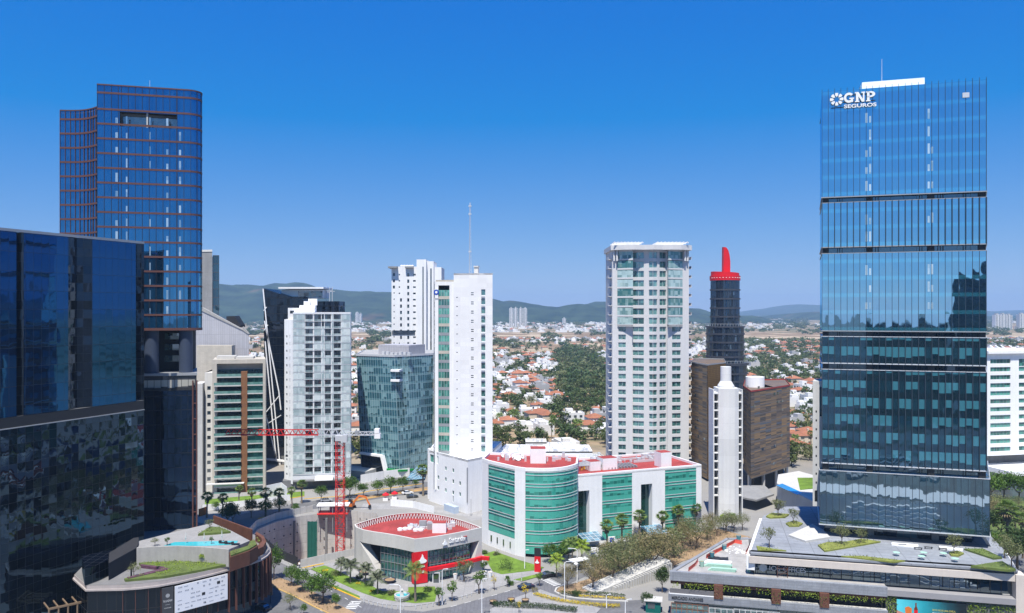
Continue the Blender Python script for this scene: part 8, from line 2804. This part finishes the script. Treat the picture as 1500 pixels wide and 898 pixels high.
t = thing('traffic_light', 'black traffic light on a tall post beside the curved podium', 'traffic light', p)
MB().tube([(0, 0, 0), (0, 0, 4.0)], .09, 7).build('post', BLACK, t)
MB().box(-.45, .45, -.3, .3, 2.0, 4.4).build('signal_box', BLACK, t)
b = MB()
for k, z in enumerate((2.45, 3.2, 3.95)):
    b.box(-.2, .2, -.34, -.301, z - .2, z + .2)
b.build('lens', P_SMOKE, t)
p = at(787.5, 838.5, .1)
t = thing('pylon_sign', 'tall red and black pylon sign with a white flame emblem beside the cobbled street', 'sign', p, R(-14))
MB().box(-.85, .85, -.18, .18, 0, 4.3).build('red_panel', REDP, t)
MB().box(-.85, .85, -.18, .18, 4.31, 6.5).build('black_panel', BLACK, t)
o = flame(MB(), -.1, 3.0, 1.15, .05).build('white_emblem', WHITE2, t); o.location = (0, -.19, 0)
MB().box(-1.0, 1.0, -.35, .35, -.05, .12).build('plinth', CONCL, t)
for x, y, tp, lab, mat in ((871, 815, 802, 'white sign board with a blue lower half at the clinic drive', WHITE2), (896, 797, 786, 'white panel with a round blue emblem at the clinic entrance', WHITE2)):
    p = at(x, y, .1); h = px_h(y, tp)
    t = thing('clinic_sign', lab, 'sign', p, R(15))
    MB().box(-1.1, 1.1, -.15, .15, .2, h).build('board', mat, t)
    MB().box(-1.12, 1.12, -.17, .17, .25, h * .45).build('blue_panel', BLUEP, t) if x < 880 else MB().box(-.7, .7, -.19, -.16, h * .3, h * .85).build('blue_emblem', BLUEP, t)
CARM = {}
def car(label, p, rz, col, name='parked_car', h=1.45):
    t = thing(name, label, 'car', p, rz)
    if col not in CARM:
        CARM[col] = surf('car_paint', col, 0.25, 0.03, 0.5, spec=0.6)
    b = MB()
    w = .88
    prof = [(-2.15, .35), (-2.2, .75), (-1.9, .92), (-1.35, 1.0), (1.0, .98), (1.9, .82), (2.15, .65), (2.15, .35)]
    extrude(b, [(x, z) for x, z in prof][::-1], -w, w)
    b.build('body', CARM[col], t)
    g_ = MB().hexa([(-1.5, -.82, .98), (.95, -.82, .97), (.95, .82, .97), (-1.5, .82, .98)], [(-1.05, -.66, h - .05), (.3, -.66, h - .05), (.3, .66, h - .05), (-1.05, .66, h - .05)])
    g_.build('window', P_DARK, t)
    MB().box(-1.0, .28, -.64, .64, h - .05, h).build('roof', CARM[col], t)
    for x in (-1.35, 1.35):
        for y in (-.82, .82):
            o = MB().lathe([(.05, -.11), (.33, -.11), (.33, .11), (.05, .11)], 14).build('wheel', BLACK, t)
            o.location = (x, y, .33); o.rotation_euler = (R(90), 0, 0)
    b = MB()
    for y in (-.65, .65):
        MB().box(2.12, 2.18, y - .18, y + .18, .62, .76).build('headlight', LMET, t)
car('dark blue car driving on the cobbled street behind the yellow saplings', at(771, 862, .02), R(28), (0.012, 0.018, 0.05), 'car')
car('white car on the upper road behind the crane', at(597, 724, .02), R(22), (0.7, 0.7, 0.7), 'car')
car('dark grey car on the upper road beside the white car', at(604, 729, .02), R(20), (0.05, 0.055, 0.06), 'car')
car('dark car in the podium shadow at the lower edge', at(384, 893, .02), R(150), (0.02, 0.025, 0.04))
car('silver car parked below the pale glass tower', at(478, 735, .02), R(15), (0.35, 0.36, 0.38))
car('black car parked behind the red and black pylon', at(803, 845, .02), R(30), (0.015, 0.015, 0.018))
car('white van-like car waiting at the clinic drive', at(853, 829, .02), R(25), (0.72, 0.72, 0.72), 'parked_car', 1.9)
car('white car parked on the clinic forecourt under the dry trees', at(882, 815, .02), R(20), (0.7, 0.7, 0.71))
b0 = MB().lathe([(.11, 0), (.11, .75), (.05, .82)], 8).lathe([(.115, .5), (.115, .62)], 8).mesh('bollard', LMET)
for i, (x, y) in enumerate([(533, 882.5), (540, 884), (546.5, 886), (553, 887.5), (560, 889), (566.4, 890.8), (574, 891.6), (582.4, 892.4), (591, 892.4), (608.8, 891.6), (617, 890.8), (625.6, 889.5), (634, 888), (653, 884), (677, 877), (684, 875), (690.5, 872.5), (699, 870), (717.6, 865), (731, 861), (755, 854), (764, 851.5)]):
    o = bpy.data.objects.new('bollard', b0); COL.objects.link(o)
    o.location = at(x, y, .12)
    tag(o, 'small metal bollard in the row along the plaza kerb before the bank', 'bollard', 'bollards along the plaza kerb')
def pot(name, label, x, y, z, r, h, mat, grp=None, soil=True, top=1.25):
    t = thing(name, label, 'planter', at(x, y, z), 0, grp)
    MB().lathe([(.02, 0), (r * .75, 0), (r * top * .9, h), (r * top * .78, h), (r * top * .72, h - .12)], 18).build('bowl', mat, t)
    if soil:
        MB().lathe([(r * top * .74, h - .1), (.02, h - .06)], 18).build('soil', SOIL, t)
NAVY = surf('navy_glaze', (0.02, 0.028, 0.06), 0.35)
for x, y, lab in ((667, 848, 'leftmost white tapered pot before the bank entrance'), (677, 849, 'white tapered pot holding the airy olive tree'), (709.6, 844, 'white pot left of the pair at the red canopy'), (717.6, 845, 'white pot right of the pair at the red canopy')):
    pot('white_pot', lab, x, y, .12, .55, 1.3, WHITE2, 'white pots before the bank')
for x, y, lab in ((722.4, 884, 'brown bowl planter with the thin leafless stem'), (748.8, 881, 'brown bowl planter filled with yellow flowers'), (769.6, 882, 'brown bowl planter holding the pale yellow sapling')):
    pot('bowl_planter', lab, x, y, .12, .85, .7, surf('brown_bowl', (0.10, 0.075, 0.06), 0.8) if 'brown_bowl' not in bpy.data.materials else bpy.data.materials['brown_bowl'], 'brown bowl planters')
hedge('flowers', 'mound of yellow flowers in the middle brown bowl', [(746, 880.5), (751.5, 880.5)], .9, .5, 'yellow', 'flowers', z=.75, seed=44, cov=30)
for x, y, lab in ((571, 853, 'dark blue round bench planter nearest the feather palm'), (564, 842, 'dark blue round bench planter beside the bank glass wall'), (534, 841, 'dark blue round bench planter half hidden behind the palms')):
    pot('bench_planter', lab, x, y, .12, 1.5, .8, NAVY, 'blue bench planters', True, 1.2)
t = thing('fountain', 'round pale stone fountain with a small figure, ringed by a clipped hedge', 'fountain', at(589, 877, .2))
MB().lathe([(1.9, 0), (1.9, 1.1), (1.6, 1.1), (1.5, .8)], 22).build('basin', CONCL, t)
MB().lathe([(1.5, .82), (.02, .82)], 20).build('water', POOLW, t)
MB().lathe([(.5, .8), (.35, 1.2), (.2, 1.9), (.42, 2.1), (.12, 2.5), (.02, 2.6)], 12).build('figure', CONCL, t)
t = thing('kiosk', 'green kiosk with a pale roof beside the shopping terraces', 'kiosk', at(957, 895, 0), R(-12))
MB().box(-1.7, 1.7, -1.3, 1.3, 0, 2.7).build('booth', surf('kiosk_green', (0.008, 0.12, 0.10), 0.5), t)
MB().box(-2.1, 2.1, -1.7, 1.7, 2.7, 2.9).build('roof', CONCL, t)
MB().box(-1.2, .4, -1.34, -1.3, 1.0, 2.2).build('window', P_DARK, t)
t = thing('gate_canopy', 'white canopy over the clinic drive behind the lamp post', 'canopy', at(848, 835, 0), R(25))
MB().box(-2.6, 2.6, -1.2, 1.2, 2.7, 2.95).build('roof', WHITE2, t)
for x in (-2.2, 2.2):
    MB().beam((x, 0, 0), (x, 0, 2.7), .18).build('post', WHITE2, t)
for x, y, lab in ((565, 733, 'red and white market stand, left of a pair on the upper road'), (578, 731, 'red and white market stand, right of a pair on the upper road')):
    t = thing('market_stand', lab, 'stand', at(x, y, 0))
    MB().lathe([(1.3, 1.9), (1.3, 2.2), (.03, 3.0)], 8).build('awning', REDP, t)
    MB().box(-.9, .9, -.9, .9, 0, 1.1).build('counter', WHITE2, t)
    MB().beam((0, 0, 1.1), (0, 0, 2.9), .1).build('pole', LMET, t)
# ------------------------------------------------------------------ things left on the terraces
TEALP = surf('teal_glaze', (0.08, 0.24, 0.28), 0.5, 0.1)
MINT = surf('mint_board', (0.33, 0.52, 0.42), 0.7, 0.1)
REDN = surf('red_netting', (0.60, 0.10, 0.07), 0.8, 0.2)
for x, y, lab in ((1082, 792, 'blue-green pot at the back of the cluttered terrace'), (1061, 806, 'blue-green pot beside the white rubble'), (1043, 817, 'blue-green pot with a dry plant, next to the black sheeting'), (1028, 830, 'mint pot at the left of the stacked boards'), (1097, 838, 'mint pot at the corner of the shopfront')):
    pot('terrace_pot', lab, x, y, ZT, .55, 1.35, TEALP if x not in (1028, 1097) else MINT, 'pots on the terrace')
def tloc(x, y):
    return at(x, y, ZT)
for i, (x, y, lab) in enumerate(((1052, 830, 'stack of mint boards with notches on the terrace'), (1058, 836, 'lower stack of mint boards nearest the stone parapet'), (1052, 825, 'white boards piled behind the mint stacks'))):
    b = MB()
    for k in range(4):
        b.box(-3.2 + .25 * k, 2.9 + .1 * k, -.55 + .05 * k, .5, .16 * k, .16 * k + .12)
    o = b.build('board_stack', MINT if i < 2 else WHITE2); o.location = tloc(x, y); o.rotation_euler = (0, 0, mz)
    tag(o, lab, 'boards')
b = MB()
for k in range(8):
    for j in range(4):
        f = lambda i_, j_: Vector((-2.4 + .6 * i_, -1.2 + .6 * j_, .25 + .25 * noise.noise(Vector((i_ * .7, j_ * .7, 3)))))
        b.face([f(k, j), f(k + 1, j), f(k + 1, j + 1), f(k, j + 1)])
o = b.build('sheeting', BLACK); o.location = tloc(1052, 819); o.rotation_euler = (0, 0, mz)
tag(o, 'crumpled black plastic sheeting on the terrace', 'sheeting')
rr_ = random.Random(9)
b = MB()
for k in range(34):
    x, y, s = rr_.uniform(-2.6, 2.6), rr_.uniform(-3, 3), rr_.uniform(.2, .7)
    b.hexa([(x, y, 0), (x + s, y + .1, 0), (x + s * .9, y + s, 0), (x - .1, y + s * .8, 0)], [(x + .05, y + .05, s * .5), (x + s * .9, y + .1, s * .6), (x + s * .8, y + s * .8, s * .55), (x, y + s * .7, s * .45)])
o = b.build('rubble', WHITE); o.location = tloc(1073, 806); o['kind'] = 'stuff'
for pts, lab in (([(1008, 837), (1018, 829), (1022, 822)], 'red safety netting draped at the left end of the terrace'), ([(1034, 818), (1044, 812), (1060, 804), (1076, 795), (1086, 797)], 'long red netting strip winding through the rubble'), ([(1092, 812), (1096, 804), (1100, 797), (1102, 789)], 'red netting along the white side wall of the plaza')):
    c_ = [tloc(x, y) for x, y in pts]
    b = MB()
    for a, d in zip(c_, c_[1:]):
        b.face([a - c_[0], d - c_[0], d - c_[0] + Vector((.2, 0, .9)), a - c_[0] + Vector((.1, 0, .9))])
        b.face([a - c_[0] + Vector((0, -.3, .02)), d - c_[0] + Vector((0, -.3, .02)), d - c_[0] + Vector((.4, .4, .05)), a - c_[0] + Vector((.4, .4, .05))])
    o = b.build('netting', REDN); o.location = c_[0] + Vector((0, 0, .02)); tag(o, lab, 'netting')
t = thing('scaffold', 'brown scaffold tower on the terrace before the office lettering', 'scaffold', at(1146, 845, ZT), mz)
b = MB()
for x in (-1.1, 1.1):
    for y in (-.6, .6):
        b.beam((x, y, 0), (x, y, 3.6), .09)
for z in (1.0, 2.0, 3.0, 3.5):
    b.beam((-1.1, -.6, z), (1.1, -.6, z), .07).beam((-1.1, .6, z), (1.1, .6, z), .07).beam((-1.1, -.6, z), (-1.1, .6, z), .07).beam((1.1, -.6, z), (1.1, .6, z), .07)
b.beam((-1.1, -.6, 0), (1.1, -.6, 2), .06)
b.build('frame', CORTEN, t)
MB().box(-1.2, 1.2, -.65, .65, 3.02, 3.1).build('deck', WOOD, t)
for i, (x, y) in enumerate(((1313, 814), (1353, 814), (1382, 815), (1350, 819.5), (1399, 823))):
    t = thing('bistro_table', 'small pale green round table on the plaza paving before the lobby', 'table', at(x, y, ZP), 0, 'plaza tables')
    MB().lathe([(.02, .72), (.75, .72), (.75, .77), (.02, .78)], 14).build('table_top', MINT, t)
    MB().lathe([(.35, .01), (.05, .06), (.05, .72)], 10).build('leg', LMET, t)
for i, (x, y, lab) in enumerate(((1322, 800, 'dark low bench left of the white step on the plaza'), (1345, 805, 'dark low bench beside the first lobby pillar'), (1360, 804, 'dark low bench right of the white step'), (1381, 806, 'dark low bench at the second white step'))):
    t = thing('bench', lab, 'bench', at(x, y, ZP), mz)
    MB().box(-.9, .9, -.25, .25, .38, .46).build('seat', BLACK, t)
    for x_2 in (-.7, .7):
        MB().box(x_2 - .06, x_2 + .06, -.22, .22, 0, .38).build('leg', BLACK, t)
# two site workers by the fence
def person(label, loc, rz, shirt, trousers, skin):
    J = [((0, 0, .95), .15), ((0, 0, 1.2), .16), ((0, 0, 1.42), .17), ((0, 0, 1.52), .06), ((0, 0.02, 1.66), .105), ((0, 0.02, 1.76), .09),
         ((.1, 0, .88), .10), ((.11, .02, .48), .07), ((.12, -.02, .06), .05), ((.12, .12, .03), .045), ((-.1, 0, .88), .10), ((-.13, .1, .5), .07), ((-.13, .0, .08), .05), ((-.13, .13, .04), .045),
         ((.21, 0, 1.40), .07), ((.27, .02, 1.12), .05), ((.27, .12, .88), .04), ((-.21, 0, 1.40), .07), ((-.28, .05, 1.12), .05), ((-.25, .2, .95), .04)]
    E = [(0, 1), (1, 2), (2, 3), (3, 4), (4, 5), (0, 6), (6, 7), (7, 8), (8, 9), (0, 10), (10, 11), (11, 12), (12, 13), (2, 14), (14, 15), (15, 16), (2, 17), (17, 18), (18, 19)]
    me = bpy.data.meshes.new('person')
    me.from_pydata([j[0] for j in J], E, [])
    o = bpy.data.objects.new('person', me); COL.objects.link(o)
    md = o.modifiers.new('Skin', 'SKIN')
    for i, j in enumerate(J):
        me.skin_vertices[0].data[i].radius = (j[1], j[1])
    me.skin_vertices[0].data[0].use_root = True
    sb = o.modifiers.new('Subdivision', 'SUBSURF'); sb.levels = sb.render_levels = 1
    bpy.context.view_layer.update()
    full_ = bpy.data.meshes.new_from_object(o.evaluated_get(bpy.context.evaluated_depsgraph_get()))
    o.modifiers.clear(); o.data = full_
    for m_ in (shirt, trousers, skin, BLACK):
        full_.materials.append(m_)
    for p in full_.polygons:
        z, xx_ = p.center.z, abs(p.center.x)
        p.material_index = 2 if z > 1.48 and z < 1.7 or (xx_ > .2 and z < 1.0) else (3 if z >= 1.7 or z < .1 else (0 if z > .98 else 1))
    o.location = loc; o.rotation_euler = (0, 0, rz)
    return tag(o, label, 'person')
SKIN = surf('skin', (0.33, 0.19, 0.13), 0.6)
person('person in a yellow vest standing by the dark site fence', at(412, 815, .12), R(200), YEL, NAVY, SKIN)
person('person in a white shirt walking past the end of the dark site fence', at(438.5, 832, .12), R(160), WHITE2, NAVY, SKIN)
flush_rest()
